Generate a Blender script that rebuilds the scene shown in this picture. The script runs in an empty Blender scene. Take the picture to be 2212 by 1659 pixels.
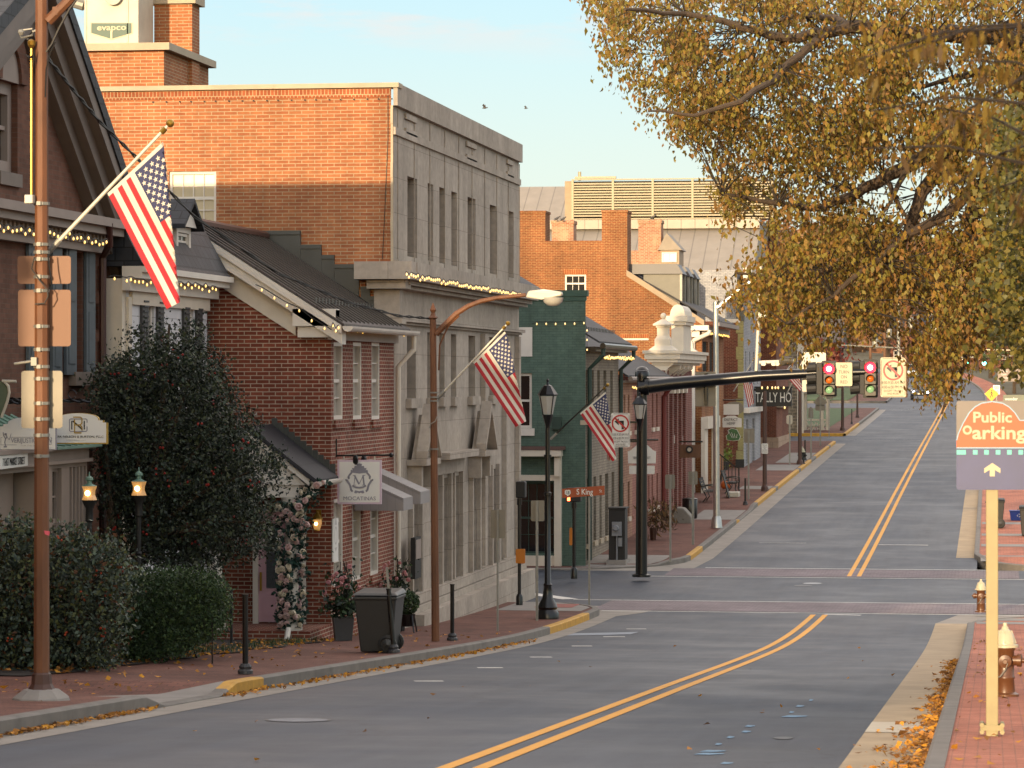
import bpy, bmesh, math, random
import numpy as np
from mathutils import Vector, Matrix
random.seed(7); RNG = np.random.default_rng(7)
V = Vector
SC = bpy.context.scene
COL = SC.collection
# ------------------------------------------------------------------ camera model
FPX, CXP, HY = 6850.0, 1106.0, 815.0          # focal length, centre column and horizon row on a 2212 wide picture
ZC = 6.0                                      # eye height in world units (the dip of the street is near z = 0)
TH = math.atan(1034.0 / FPX); CT, ST = math.cos(TH), math.sin(TH)
def ratio(px):                                # X / Y of everything seen in that column
    u = (px - CXP) / FPX; t = ST / CT
    return (u - t) / (1 + u * t)
def depth(X, Y): return -ST * X + CT * Y
def yx(px, X): return X / ratio(px)           # Y where a plane X = const shows in column px
def xy(px, Y): return ratio(px) * Y
def hz(X, Y, py): return ZC + (HY - py) / FPX * depth(X, Y)
def onX(px, py, X): Y = yx(px, X); return V((X, Y, hz(X, Y, py)))
def onY(px, py, Y): X = xy(px, Y); return V((X, Y, hz(X, Y, py)))
KY = [-60, 0, 20, 40, 58, 66, 75, 83, 92, 110, 134, 178, 243, 320, 450, 600, 1500]
KZ = [1.7, -1.70, -2.84, -3.98, -5.0, -5.35, -5.58, -5.68, -5.62, -5.32, -4.85, -4.05, -2.95, -1.5, 1.0, 4.0, 14.0]
def road(Y):
    i = 0
    while i < len(KY) - 2 and Y > KY[i + 1]: i += 1
    def slope(k):
        if k <= 0: return (KZ[1] - KZ[0]) / (KY[1] - KY[0])
        if k >= len(KY) - 1: return (KZ[-1] - KZ[-2]) / (KY[-1] - KY[-2])
        return (KZ[k + 1] - KZ[k - 1]) / (KY[k + 1] - KY[k - 1])
    h = KY[i + 1] - KY[i]; t = (Y - KY[i]) / h; m0, m1 = slope(i) * h, slope(i + 1) * h
    return ZC + (2*t**3 - 3*t*t + 1) * KZ[i] + (t**3 - 2*t*t + t) * m0 + (-2*t**3 + 3*t*t) * KZ[i+1] + (t**3 - t*t) * m1
def onG(px, py, lift=0.0):
    lo, hi = 8.0, 600.0; r = ratio(px)
    for _ in range(60):
        Y = (lo + hi) / 2
        if hz(r * Y, Y, py) > road(Y) + lift: lo = Y
        else: hi = Y
    return V((r * Y, Y, road(Y) + lift))
# ------------------------------------------------------------------ materials
def C(h, k=1.0):
    h = h.lstrip('#'); o = []
    for i in (0, 2, 4):
        c = int(h[i:i+2], 16) / 255
        o.append((c / 12.92 if c <= .04045 else ((c + .055) / 1.055) ** 2.4) * k)
    return (*o, 1)
def newmat(name):
    m = bpy.data.materials.new(name); m.use_nodes = True
    nt = m.node_tree; b = nt.nodes['Principled BSDF']
    return m, nt, b
def node(nt, typ, **kw):
    n = nt.nodes.new(typ)
    for k, v in kw.items():
        if k in n.inputs.keys() if isinstance(k, str) else False: n.inputs[k].default_value = v
        else: setattr(n, k, v)
    return n
def noise(nt, scale, detail=4, vec=None, rough=.6):
    n = nt.nodes.new('ShaderNodeTexNoise'); n.inputs['Scale'].default_value = scale
    n.inputs['Detail'].default_value = detail; n.inputs['Roughness'].default_value = rough
    if vec: nt.links.new(vec, n.inputs['Vector'])
    return n
def ramp(nt, src, a, b, lo=(0, 0, 0, 1), hi=(1, 1, 1, 1)):
    r = nt.nodes.new('ShaderNodeValToRGB'); e = r.color_ramp.elements
    e[0].position, e[1].position = a, b; e[0].color, e[1].color = lo, hi
    nt.links.new(src, r.inputs['Fac']); return r.outputs['Color']
def mix(nt, a, b, fac, mode='MIX'):
    m = nt.nodes.new('ShaderNodeMixRGB'); m.blend_type = mode
    for i, v in ((0, fac), (1, a), (2, b)):
        if hasattr(v, 'links') or hasattr(v, 'is_linked'): nt.links.new(v, m.inputs[i])
        else: m.inputs[i].default_value = v
    return m.outputs[0]
def coords(nt, kind='Object', scale=None):
    t = nt.nodes.new('ShaderNodeTexCoord').outputs[kind]
    if scale:
        mp = nt.nodes.new('ShaderNodeMapping'); mp.inputs['Scale'].default_value = scale
        nt.links.new(t, mp.inputs['Vector']); t = mp.outputs[0]
    return t
def plain(name, col, rough=.6, var=.18, scale=3.0, metal=0.0, spec=None, bump=0.0, streak=False, emit=None, es=0):
    m, nt, b = newmat(name)
    col = C(col) if isinstance(col, str) else col
    v = coords(nt, 'Object', (1, 1, .18) if streak else None)
    n = noise(nt, scale, 6, v)
    f = ramp(nt, n.outputs['Fac'], .3, .75, (1 - var,) * 3 + (1,), (1 + var * .6,) * 3 + (1,))
    nt.links.new(mix(nt, col, f, 1.0, 'MULTIPLY'), b.inputs['Base Color'])
    b.inputs['Roughness'].default_value = rough; b.inputs['Metallic'].default_value = metal
    if spec is not None: b.inputs['Specular IOR Level'].default_value = spec
    if bump:
        bp = nt.nodes.new('ShaderNodeBump'); bp.inputs['Strength'].default_value = bump; bp.inputs['Distance'].default_value = .02
        n2 = noise(nt, scale * 8, 4, coords(nt)); nt.links.new(n2.outputs['Fac'], bp.inputs['Height']); nt.links.new(bp.outputs[0], b.inputs['Normal'])
    if emit:
        b.inputs['Emission Color'].default_value = C(emit) if isinstance(emit, str) else emit; b.inputs['Emission Strength'].default_value = es
    return m
def brick(name, c1, c2, mortar, w=.225, h=.075, ms=.009, stain=.35, rough=.85, big=.35, bump=.5, extra=None, soft=.1):
    m, nt, b = newmat(name)
    uv = coords(nt, 'UV')
    wob = noise(nt, 9, 2, uv); 
    t = nt.nodes.new('ShaderNodeTexBrick'); t.offset = .5
    va = nt.nodes.new('ShaderNodeVectorMath'); va.operation = 'MULTIPLY_ADD'
    nt.links.new(wob.outputs['Color'], va.inputs[0]); va.inputs[1].default_value = (.008, .008, 0); nt.links.new(uv, va.inputs[2])
    nt.links.new(va.outputs[0], t.inputs['Vector'])
    for k, v in (('Scale', 1.0), ('Mortar Size', ms), ('Mortar Smooth', soft), ('Bias', 0), ('Brick Width', w), ('Row Height', h)): t.inputs[k].default_value = v
    t.inputs['Color1'].default_value = C(c1); t.inputs['Color2'].default_value = C(c2); t.inputs['Mortar'].default_value = C(mortar)
    ob = coords(nt)
    n1 = noise(nt, big, 5, ob); n2 = noise(nt, 6, 4, uv)
    f1 = ramp(nt, n1.outputs['Fac'], .3, .72, (1 - stain,) * 3 + (1,), (1.12,) * 3 + (1,))
    f2 = ramp(nt, n2.outputs['Fac'], .3, .75, (.82, .82, .82, 1), (1.12, 1.1, 1.08, 1))
    n5 = noise(nt, 1.3, 6, coords(nt, 'Object', (1, 1, .16)), .65); f5 = ramp(nt, n5.outputs['Fac'], .34, .7, (1 - stain*.8,) * 3 + (1,), (1.1,) * 3 + (1,))
    c = mix(nt, t.outputs['Color'], f1, 1.0, 'MULTIPLY'); c = mix(nt, c, f2, 1.0, 'MULTIPLY'); c = mix(nt, c, f5, 1.0, 'MULTIPLY')
    if extra:
        n3 = noise(nt, .9, 8, ob, .7); c = mix(nt, c, C(extra), ramp(nt, n3.outputs['Fac'], .5, .66))
    nt.links.new(c, b.inputs['Base Color']); b.inputs['Roughness'].default_value = rough
    b.inputs['Specular IOR Level'].default_value = .25
    if bump:
        bp = nt.nodes.new('ShaderNodeBump'); bp.invert = True; bp.inputs['Strength'].default_value = bump; bp.inputs['Distance'].default_value = .012
        nt.links.new(t.outputs['Fac'], bp.inputs['Height']); nt.links.new(bp.outputs[0], b.inputs['Normal'])
    return m
def seams(name, col, period, axis, rough=.5, var=.2, metal=0.0, dark=.6):   # standing seam or board lines along one UV direction
    m, nt, b = newmat(name); uv = coords(nt, 'UV'); sx = nt.nodes.new('ShaderNodeSeparateXYZ'); nt.links.new(uv, sx.inputs[0])
    d = nt.nodes.new('ShaderNodeMath'); d.operation = 'DIVIDE'; nt.links.new(sx.outputs[axis], d.inputs[0]); d.inputs[1].default_value = period
    fr = nt.nodes.new('ShaderNodeMath'); fr.operation = 'FRACT'; nt.links.new(d.outputs[0], fr.inputs[0])
    line = ramp(nt, fr.outputs[0], .9, .96, (1, 1, 1, 1), (dark,) * 3 + (1,))
    n = noise(nt, 1.2, 6, coords(nt)); f = ramp(nt, n.outputs['Fac'], .3, .75, (1 - var,) * 3 + (1,), (1 + var * .5,) * 3 + (1,))
    c = mix(nt, mix(nt, C(col), f, 1.0, 'MULTIPLY'), line, 1.0, 'MULTIPLY')
    nt.links.new(c, b.inputs['Base Color']); b.inputs['Roughness'].default_value = rough; b.inputs['Metallic'].default_value = metal
    return m
def leafmat(name, col, rough=.45, trans=.25, spec=.4):
    m, nt, b = newmat(name); n = noise(nt, 2.5, 3, coords(nt)); f = ramp(nt, n.outputs['Fac'], .3, .7, (.7, .7, .7, 1), (1.2, 1.2, 1.2, 1))
    c = mix(nt, C(col), f, 1.0, 'MULTIPLY'); nt.links.new(c, b.inputs['Base Color'])
    b.inputs['Roughness'].default_value = rough; b.inputs['Specular IOR Level'].default_value = spec
    if trans:
        tr = nt.nodes.new('ShaderNodeBsdfTranslucent'); nt.links.new(c, tr.inputs['Color']); mx = nt.nodes.new('ShaderNodeMixShader')
        mx.inputs[0].default_value = trans; out = nt.nodes['Material Output']
        nt.links.new(b.outputs[0], mx.inputs[1]); nt.links.new(tr.outputs[0], mx.inputs[2]); nt.links.new(mx.outputs[0], out.inputs['Surface'])
    return m
def glow(name, col, s, base='#ffffff'):
    return plain(name, base, .4, 0, 1, emit=col, es=s)
# ------------------------------------------------------------------ mesh builder
ORG = {}
class MB:
    def __init__(s): s.v, s.f, s.m = [], [], []
    def poly(s, pts, m=0):
        i = len(s.v); s.v += [tuple(p) for p in pts]; s.f.append(tuple(range(i, i + len(pts)))); s.m.append(m)
    def hexa(s, p, m=0):           # 8 corners: 4 of one end, then the 4 of the other
        i = len(s.v); s.v += [tuple(q) for q in p]
        for f in ((0,1,2,3), (7,6,5,4), (0,4,5,1), (1,5,6,2), (2,6,7,3), (3,7,4,0)): s.f.append(tuple(i + k for k in f)); s.m.append(m)
    def box(s, x0, x1, y0, y1, z0, z1, m=0):
        s.hexa([(x0,y0,z0),(x1,y0,z0),(x1,y1,z0),(x0,y1,z0),(x0,y0,z1),(x1,y0,z1),(x1,y1,z1),(x0,y1,z1)], m)
    def prism(s, pts, ext, m=0, m2=None):
        n = len(pts); i = len(s.v); ext = V(ext)
        s.v += [tuple(V(p)) for p in pts] + [tuple(V(p) + ext) for p in pts]
        s.f.append(tuple(range(i, i + n))); s.m.append(m); s.f.append(tuple(range(i + 2*n - 1, i + n - 1, -1))); s.m.append(m)
        for k in range(n):
            s.f.append((i + k, i + (k+1) % n, i + n + (k+1) % n, i + n + k)); s.m.append(m if m2 is None else m2)
    def tube(s, pts, r, n=8, m=0, cap=True):
        pts = [V(p) for p in pts]; k = len(pts); rs = r if isinstance(r, (list, tuple)) else [r] * k; i0 = len(s.v); up = None
        for j, p in enumerate(pts):
            d = (pts[min(j+1, k-1)] - pts[max(j-1, 0)]).normalized()
            if up is None: up = V((0,0,1)) if abs(d.z) < .9 else V((1,0,0))
            a = d.cross(up).normalized(); b = a.cross(d).normalized(); up = b
            for q in range(n):
                t = 2*math.pi*(q + .5)/n; s.v.append(tuple(p + (a*math.cos(t) + b*math.sin(t)) * rs[j]))
        for j in range(k-1):
            for q in range(n):
                s.f.append((i0+j*n+q, i0+j*n+(q+1)%n, i0+(j+1)*n+(q+1)%n, i0+(j+1)*n+q)); s.m.append(m)
        if cap:
            s.f.append(tuple(i0+q for q in range(n))[::-1]); s.m.append(m); s.f.append(tuple(i0+(k-1)*n+q for q in range(n))); s.m.append(m)
    def lathe(s, prof, c=(0,0,0), n=14, m=0, rot=0, ax=None):
        c = V(c); i0 = len(s.v); R = V((0,0,1)).rotation_difference(V(ax)).to_matrix() if ax is not None else None
        for r, z in prof:
            for q in range(n):
                t = 2*math.pi*q/n + rot; p = V((r*math.cos(t), r*math.sin(t), z)); s.v.append(tuple(c + (R @ p if R else p)))
        for j in range(len(prof)-1):
            for q in range(n):
                s.f.append((i0+j*n+q, i0+j*n+(q+1)%n, i0+(j+1)*n+(q+1)%n, i0+(j+1)*n+q)); s.m.append(m)
        s.f.append(tuple(i0+q for q in range(n))[::-1]); s.m.append(m); s.f.append(tuple(i0+(len(prof)-1)*n+q for q in range(n))); s.m.append(m)
    def ball(s, c, r, n=8, m=0, sq=1.0):
        s.lathe([(max(r*math.sin(math.pi*k/n), 1e-4), -r*sq*math.cos(math.pi*k/n)) for k in range(n+1)], c, max(6, n), m)
    def build(s, name, mats, parent=None, smooth=False, bevel=0.0, recalc=True):
        o = ORG.get(parent.name, V((0,0,0))) if parent else V((0,0,0))
        me = bpy.data.meshes.new(name); me.from_pydata([(a-o.x, b-o.y, c-o.z) for a, b, c in s.v], [], s.f)
        if not isinstance(mats, (list, tuple)): mats = [mats]
        for q in mats: me.materials.append(q)
        me.polygons.foreach_set('material_index', s.m)
        if recalc:
            bm = bmesh.new(); bm.from_mesh(me); bmesh.ops.recalc_face_normals(bm, faces=bm.faces); bm.to_mesh(me); bm.free()
        box_uv(me, o)
        if smooth:
            me.polygons.foreach_set('use_smooth', [True]*len(me.polygons)); me.set_sharp_from_angle(angle=math.radians(40))
        ob = bpy.data.objects.new(name, me); COL.objects.link(ob)
        if parent: ob.parent = parent; ORG[ob.name] = o
        if bevel:
            b = ob.modifiers.new('bevel', 'BEVEL'); b.width = bevel; b.segments = 2; b.limit_method = 'ANGLE'
        return ob
def box_uv(me, o):
    uv = me.uv_layers.new(name='UVMap'); n = len(me.loops)
    vi = np.empty(n, int); me.loops.foreach_get('vertex_index', vi)
    co = np.empty(len(me.vertices)*3); me.vertices.foreach_get('co', co); co = co.reshape(-1, 3) + np.array(o)
    fn = np.empty(len(me.polygons)*3); me.polygons.foreach_get('normal', fn); fn = np.abs(fn.reshape(-1, 3)) * np.array([1, 1, .85])
    lt = np.empty(len(me.polygons), int); me.polygons.foreach_get('loop_total', lt)
    ax = np.repeat(np.argmax(fn, axis=1), lt); p = co[vi]
    u = np.where(ax == 0, p[:, 1], p[:, 0]); w = np.where(ax == 2, p[:, 1], p[:, 2])
    uv.data.foreach_set('uv', np.stack([u, w], 1).ravel())
def tag(o, label=None, cat=None, group=None, kind=None):
    if label: o['label'] = label
    if cat: o['category'] = cat
    if group: o['group'] = group
    if kind: o['kind'] = kind
    return o
def thing(name, label, cat, loc, group=None):
    o = bpy.data.objects.new(name, None); COL.objects.link(o); o.location = loc; o.empty_display_size = .2
    ORG[o.name] = V(loc); return tag(o, label, cat, group)
def copy_tree(o, parent=None):
    c = o.copy(); COL.objects.link(c); c.parent = parent
    for ch in list(o.children): copy_tree(ch, c)
    return c
def place(src, loc, label, rz=0, scale=None):
    c = copy_tree(src); c.location = loc; c.rotation_euler = (0, 0, rz); c['label'] = label; ORG[c.name] = V(loc)
    if scale: c.scale = scale
    return c
class Fr:                                     # a wall frame: origin, horizontal direction, outward normal
    def __init__(s, o, u, n): s.o, s.u, s.n = V(o), V(u), V(n)
    def p(s, a, b, d=0): return s.o + s.u*a + V((0,0,1))*b + s.n*d
    def box(s, mb, a0, a1, b0, b1, d0, d1, m=0):
        mb.hexa([s.p(a0,b0,d0), s.p(a1,b0,d0), s.p(a1,b1,d0), s.p(a0,b1,d0), s.p(a0,b0,d1), s.p(a1,b0,d1), s.p(a1,b1,d1), s.p(a0,b1,d1)], m)
    def wall(s, mb, a0, a1, b0, b1, ops=(), dep=.2, m=0, mr=None):
        A = sorted({a0, a1, *[x for o in ops for x in o[:2]]}); B = sorted({b0, b1, *[x for o in ops for x in o[2:4]]})
        for i in range(len(A)-1):
            for j in range(len(B)-1):
                ca, cb = (A[i]+A[i+1])/2, (B[j]+B[j+1])/2
                if any(o[0] < ca < o[1] and o[2] < cb < o[3] for o in ops): continue
                mb.poly([s.p(A[i],B[j]), s.p(A[i+1],B[j]), s.p(A[i+1],B[j+1]), s.p(A[i],B[j+1])], m)
        mr = m if mr is None else mr
        for o in ops:
            for q in ((o[0],o[2],o[1],o[2]), (o[1],o[2],o[1],o[3]), (o[1],o[3],o[0],o[3]), (o[0],o[3],o[0],o[2])):
                mb.poly([s.p(q[0],q[1]), s.p(q[2],q[3]), s.p(q[2],q[3],-dep), s.p(q[0],q[1],-dep)], mr)
    def window(s, T, o, dep=.12, fw=.06, cols=2, rows=4, fm=None, gm=None, th=.05, name='window', sill=None, sm=None, so=.06, bw=.02):
        a0, a1, b0, b1 = o[:4]; mb = MB(); d = -dep
        s.box(mb, a0, a0+fw, b0, b1, d-.02, d+th); s.box(mb, a1-fw, a1, b0, b1, d-.02, d+th)
        s.box(mb, a0+fw, a1-fw, b0, b0+fw, d-.02, d+th); s.box(mb, a0+fw, a1-fw, b1-fw, b1, d-.02, d+th)
        for k in range(1, cols):
            a = a0+fw+(a1-a0-2*fw)*k/cols; s.box(mb, a-bw/2, a+bw/2, b0+fw, b1-fw, d-.005, d+th*.6)
        for k in range(1, rows):
            b = b0+fw+(b1-b0-2*fw)*k/rows; w = bw*1.6 if k == rows//2 else bw/2; s.box(mb, a0+fw, a1-fw, b-w, b+w, d-.006, d+th*.62)
        W = mb.build(name, fm, T)
        g = MB(); g.poly([s.p(a0+.01,b0+.01,d), s.p(a1-.01,b0+.01,d), s.p(a1-.01,b1-.01,d), s.p(a0+.01,b1-.01,d)]); g.build('pane', gm, W, recalc=False)
        if sill:
            q = MB(); s.box(q, a0-so, a1+so, b0-sill, b0-.003, -dep+.002, .06); q.build('sill', sm or fm, W)
        return W
def FX(X): return Fr((X, 0, 0), (0, 1, 0), (1, 0, 0))      # wall facing the street, a = Y, b = z
def FY(Y): return Fr((0, Y, 0), (1, 0, 0), (0, -1, 0))     # wall facing the camera, a = X, b = z
def text(s, at, u, up, h, mat, parent, name='lettering', align='CENTER', ext=.002, squash=1.0, bold=0.0, shear=0.0):
    cu = bpy.data.curves.new('t', 'FONT'); cu.body = s; cu.size = 1.0; cu.align_x = align; cu.align_y = 'CENTER'; cu.extrude = .01; cu.offset = bold; cu.shear = shear
    cu.resolution_u = 3; cu.space_line = .95
    t = bpy.data.objects.new('t', cu); me = bpy.data.meshes.new_from_object(t); bpy.data.objects.remove(t)
    u, up = V(u).normalized(), V(up).normalized(); n = u.cross(up); o = ORG.get(parent.name, V((0,0,0))); me.materials.clear(); me.materials.append(mat); me.name = name
    k = h * 1.38                                # cap height to font size
    M = Matrix(((u.x*k*squash, up.x*k, n.x*ext*100, at[0]-o.x), (u.y*k*squash, up.y*k, n.y*ext*100, at[1]-o.y), (u.z*k*squash, up.z*k, n.z*ext*100, at[2]-o.z), (0,0,0,1)))
    me.transform(M); ob = bpy.data.objects.new(name, me); COL.objects.link(ob); ob.parent = parent; ORG[ob.name] = o
    return ob
XA, ZA = (1, 0, 0), (0, 0, 1)
def rrect(x0, x1, y0, y1, r, n=4):            # rounded rectangle outline in picture pixels
    o = []
    for cx, cy, a in ((x1-r, y1-r, 0), (x0+r, y1-r, 90), (x0+r, y0+r, 180), (x1-r, y0+r, 270)):
        for k in range(n+1): t = math.radians(a + 90*k/n); o.append((cx + r*math.cos(t), cy + r*math.sin(t)))
    return o
def disc(cx, cy, rx, ry=None, n=24): ry = ry or rx; return [(cx + rx*math.cos(2*math.pi*k/n), cy + ry*math.sin(2*math.pi*k/n)) for k in range(n)]
def plate(mb, pix, Y, th=.005, m=0): mb.prism([onY(x, y, Y) for x, y in pix], (0, th, 0), m)
def flat(pix, Y, name, mat, parent, th=.004): mb = MB(); plate(mb, pix, Y, th); return mb.build(name, mat, parent)
def ring(mb, cx, cy, r0, r1, Y, th=.003, n=28, m=0):
    for k in range(n):
        a, b = 2*math.pi*k/n, 2*math.pi*(k+1)/n
        plate(mb, [(cx+r0*math.cos(a), cy+r0*math.sin(a)), (cx+r1*math.cos(a), cy+r1*math.sin(a)), (cx+r1*math.cos(b), cy+r1*math.sin(b)), (cx+r0*math.cos(b), cy+r0*math.sin(b))], Y, th, m)
def stroke(mb, pts, w, Y, th=.003, m=0):
    for (x0, y0), (x1, y1) in zip(pts, pts[1:]):
        d = math.hypot(x1-x0, y1-y0) or 1; nx, ny = -(y1-y0)/d*w/2, (x1-x0)/d*w/2
        plate(mb, [(x0+nx,y0+ny), (x1+nx,y1+ny), (x1-nx,y1-ny), (x0-nx,y0-ny)], Y, th, m)
def ptext(s, px, py, hpx, Y, mat, parent, **k):   # lettering on a plate that faces the camera, centred on a picture point
    p = onY(px, py, Y - .004); return text(s, p, XA, ZA, hpx/FPX*depth(p.x, Y), mat, parent, **k)
# ------------------------------------------------------------------ foliage
def inpoly(P, x, y):
    c = np.zeros(len(x), bool); n = len(P)
    for i in range(n):
        x0, y0 = P[i]; x1, y1 = P[(i+1) % n]
        if y0 == y1: continue
        k = ((y0 > y) != (y1 > y)) & (x < (x1-x0)*(y-y0)/(y1-y0)+x0); c ^= k
    return c
def sample(P, n, holes=()):
    P = np.array(P, float); out = []; lo, hi = P.min(0), P.max(0); tot = 0
    while tot < n:
        q = RNG.uniform(lo, hi, (n*2, 2)); k = inpoly(P, q[:, 0], q[:, 1])
        for hx, hy, rx, ry, pr in holes:
            k &= ~((((q[:,0]-hx)/rx)**2 + ((q[:,1]-hy)/ry)**2 < 1) & (RNG.random(len(q)) < pr))
        out.append(q[k]); tot += k.sum()
    return np.concatenate(out)[:n]
def world(q, Y):                               # picture samples at given distances
    u = (q[:,0]-CXP)/FPX; t = ST/CT; X = (u-t)/(1+u*t)*Y
    return np.stack([X, Y, ZC + (HY-q[:,1])/FPX*(-ST*X + CT*Y)], 1)
def leaves(name, P, L, W, mats, parent=None, down=.8, jit=.3, kind=None, flatness=0.0):
    n = len(P); o = np.array(ORG.get(parent.name, V((0,0,0)))) if parent else np.zeros(3)
    a = RNG.normal(0, 1, (n, 3)); a[:, 2] -= down*3; a /= np.linalg.norm(a, axis=1)[:, None]
    b = RNG.normal(0, 1, (n, 3))
    if flatness: b[:, 2] *= 1-flatness; a[:, 2] *= 1-flatness; a /= np.linalg.norm(a, axis=1)[:, None]
    b -= a*(a*b).sum(1)[:, None]; b /= np.linalg.norm(b, axis=1)[:, None]; nn = np.cross(a, b)
    s = (1 + RNG.normal(0, jit, n)).clip(.45, 1.9)[:, None]
    v = np.stack([P - a*L*.5*s, P + b*W*.5*s + nn*W*.18*s - a*L*.08*s, P + a*L*.5*s, P - b*W*.5*s + nn*W*.18*s - a*L*.08*s], 1).reshape(-1, 3) - o
    me = bpy.data.meshes.new(name); me.vertices.add(4*n); me.vertices.foreach_set('co', v.ravel())
    me.loops.add(4*n); me.loops.foreach_set('vertex_index', np.arange(4*n)); me.polygons.add(n); me.polygons.foreach_set('loop_start', np.arange(n)*4)
    for m in mats: me.materials.append(m)
    me.polygons.foreach_set('material_index', RNG.integers(0, len(mats), n).astype(np.int32)); me.update(calc_edges=True); me.validate()
    ob = bpy.data.objects.new(name, me); COL.objects.link(ob)
    if parent: ob.parent = parent; ORG[ob.name] = V(o)
    if kind: ob['kind'] = kind
    return ob
def clump(cs, n, sig): return np.repeat(cs, n, 0) + RNG.normal(0, 1, (len(cs)*n, 3))*np.array(sig)
# ------------------------------------------------------------------ materials in use
M = {}
M['brick_bank'] = brick('brick_bank', '#9a5c3c', '#ab6e48', '#b09b7c', w=.27, h=.072, ms=.008, stain=.28, big=.25)
M['brick_old'] = brick('brick_old', '#743a2c', '#8d4c3a', '#b3a391', w=.235, h=.0745, ms=.009, stain=.3)
M['brick_brown'] = brick('brick_brown', '#6b4a3c', '#7d5747', '#705c50', w=.23, h=.074, ms=.006, stain=.3)
M['brick_orange'] = brick('brick_orange', '#8f5433', '#7a462c', '#a3835a', w=.21, h=.07, ms=.010, stain=.3)
M['brick_red'] = brick('brick_red', '#74403a', '#834b43', '#9c8478', w=.21, h=.07, ms=.008)
M['brick_far'] = brick('brick_far', '#7d4230', '#6b3527', '#9a7f6a', w=.21, h=.07, ms=.008)
M['brick_green'] = brick('brick_green', '#53695e', '#596f64', '#475b51', w=.23, h=.075, ms=.006, stain=.25, rough=.6)
M['brick_gray'] = brick('brick_gray', '#8a8173', '#978d7e', '#7a7063', w=.23, h=.085, ms=.010, stain=.25)
M['brick_pink'] = brick('brick_pink', '#a07a66', '#ad8872', '#8c6a58', w=.23, h=.085, ms=.010, stain=.2)
M['brick_rose'] = brick('brick_rose', '#8f6156', '#9b6e63', '#7c554b', w=.23, h=.085, ms=.008, stain=.2)
M['brick_wash'] = brick('brick_wash', '#9c5a42', '#ad765c', '#b09d84', w=.21, h=.07, ms=.012, stain=.3, extra='#a89679')
M['brick_white'] = brick('brick_white', '#9ea0a4', '#aeb0b3', '#83858a', w=.22, h=.075, ms=.010, stain=.2)
M['brick_grayblue'] = brick('brick_grayblue', '#767470', '#7f7d78', '#686662', w=.22, h=.075, ms=.006, stain=.2)
M['brick_yellow'] = brick('brick_yellow', '#979062', '#a0996b', '#837c55', w=.22, h=.075, ms=.006, stain=.15)
M['stone'] = brick('bank_stone', '#a0968a', '#aaa094', '#847a70', w=1.5, h=.72, ms=.006, stain=.17, rough=.8, big=.8, bump=.2)
M['granite'] = brick('granite_base', '#a08a76', '#ab9581', '#7e6c5c', w=1.2, h=.6, ms=.008, stain=.15)
M['rubble'] = brick('rubble_stone', '#7d7468', '#978a74', '#b3a48c', w=.42, h=.2, ms=.03, stain=.4, big=2)
M['white'] = plain('white_paint', '#cfc8bd', .55, .12, 2)
M['cream'] = plain('cream_paint', '#c9bfae', .6, .12, 2)
M['clap'] = seams('white_clapboard', '#c3c4c8', .19, 1, .6, .08, dark=.55)
M['taupe'] = plain('taupe_trim', '#8a7d74', .6, .12, 2)
M['darktrim'] = plain('dark_brown_trim', '#6b5f56', .6, .2, 2)
M['shutter'] = plain('blue_gray_shutter', '#4d565c', .6, .2, 4)
M['shutter_dark'] = plain('charcoal_shutter', '#37383a', .6, .2, 4)
M['bronze'] = plain('bronze_frame', '#3b332c', .5, .2, 2)
M['glass'] = plain('window_glass', '#161a1d', .06, 0, 1, spec=.6)
M['glass_lit'] = plain('blind_behind_glass', '#b9ac90', .2, .1, 1)
M['curtain'] = plain('curtained_glass', '#5a5148', .15, .3, 2)
M['roof_brown'] = seams('brown_metal_roof', '#4b4440', .42, 0, .75, .2, 0)
M['roof_black'] = seams('black_metal_roof', '#26252a', .42, 0, .75, .25, 0)
M['roof_black_y'] = seams('black_seam_roof', '#2b2a2d', .35, 0, .75, .25, 0, dark=1.5)
M['roof_seam_y'] = seams('brown_seam_roof', '#4a4340', .38, 0, .75, .2, 0, dark=.45)
M['roof_gray'] = seams('gray_metal_roof', '#8d857a', .75, 0, .55, .15, .2, dark=.6)
M['slate'] = brick('slate_shingles', '#2d3036', '#383b41', '#1c1e22', w=.3, h=.22, ms=.012, stain=.3, rough=.6)
M['copper'] = plain('copper_patina', '#6f8d7f', .6, .25, 3, streak=True)
M['flash'] = plain('dark_flashing', '#3a3d3b', .45, .3, 1.5)
M['tan_flash'] = plain('tan_coping', '#8f7c63', .6, .2, 2)
M['coping'] = plain('limestone_coping', '#a89a84', .75, .15, 2)
M['louver'] = plain('louver_cream', '#8f856a', .5, .08, 2)
M['dark'] = plain('dark_void', '#1b1917', .8, .2, 2)
M['steel'] = plain('galvanised_steel', '#85847d', .5, .2, 3, metal=.3)
M['sign_back'] = plain('aluminium_sign_back', '#7b766a', .5, .14, 2, metal=.2)
M['rust'] = plain('weathered_brown_pole', '#6d452a', .65, .4, 6, streak=True)
M['brown_pole'] = plain('dark_brown_pole', '#4a3128', .55, .25, 4, streak=True)
M['orange_back'] = plain('brown_sign_back', '#755038', .55, .10, 1.2)
M['black'] = plain('black_gloss_paint', '#0d0d0e', .28, .15, 5)
M['black_matt'] = plain('black_matt', '#151515', .6, .2, 5)
M['plastic'] = plain('charcoal_plastic', '#2a2b2b', .45, .12, 5)
M['aluminium'] = plain('brushed_aluminium', '#b4b4b0', .35, .15, 4, metal=.8)
M['off_white'] = plain('off_white_enamel', '#b8b2a2', .4, .06, 2)
M['sign_white'] = plain('sign_white', '#d9d8d2', .45, .04, 2)
M['sign_cream'] = plain('sign_cream', '#aaa182', .45, .04, 2)
M['sign_red'] = plain('sign_red', '#b3211d', .45, .06, 2)
M['sign_black'] = plain('sign_black', '#1a1a1a', .5, .06, 2)
M['sign_gray'] = plain('sign_gray_ink', '#83828c', .5, .06, 2)
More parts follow.
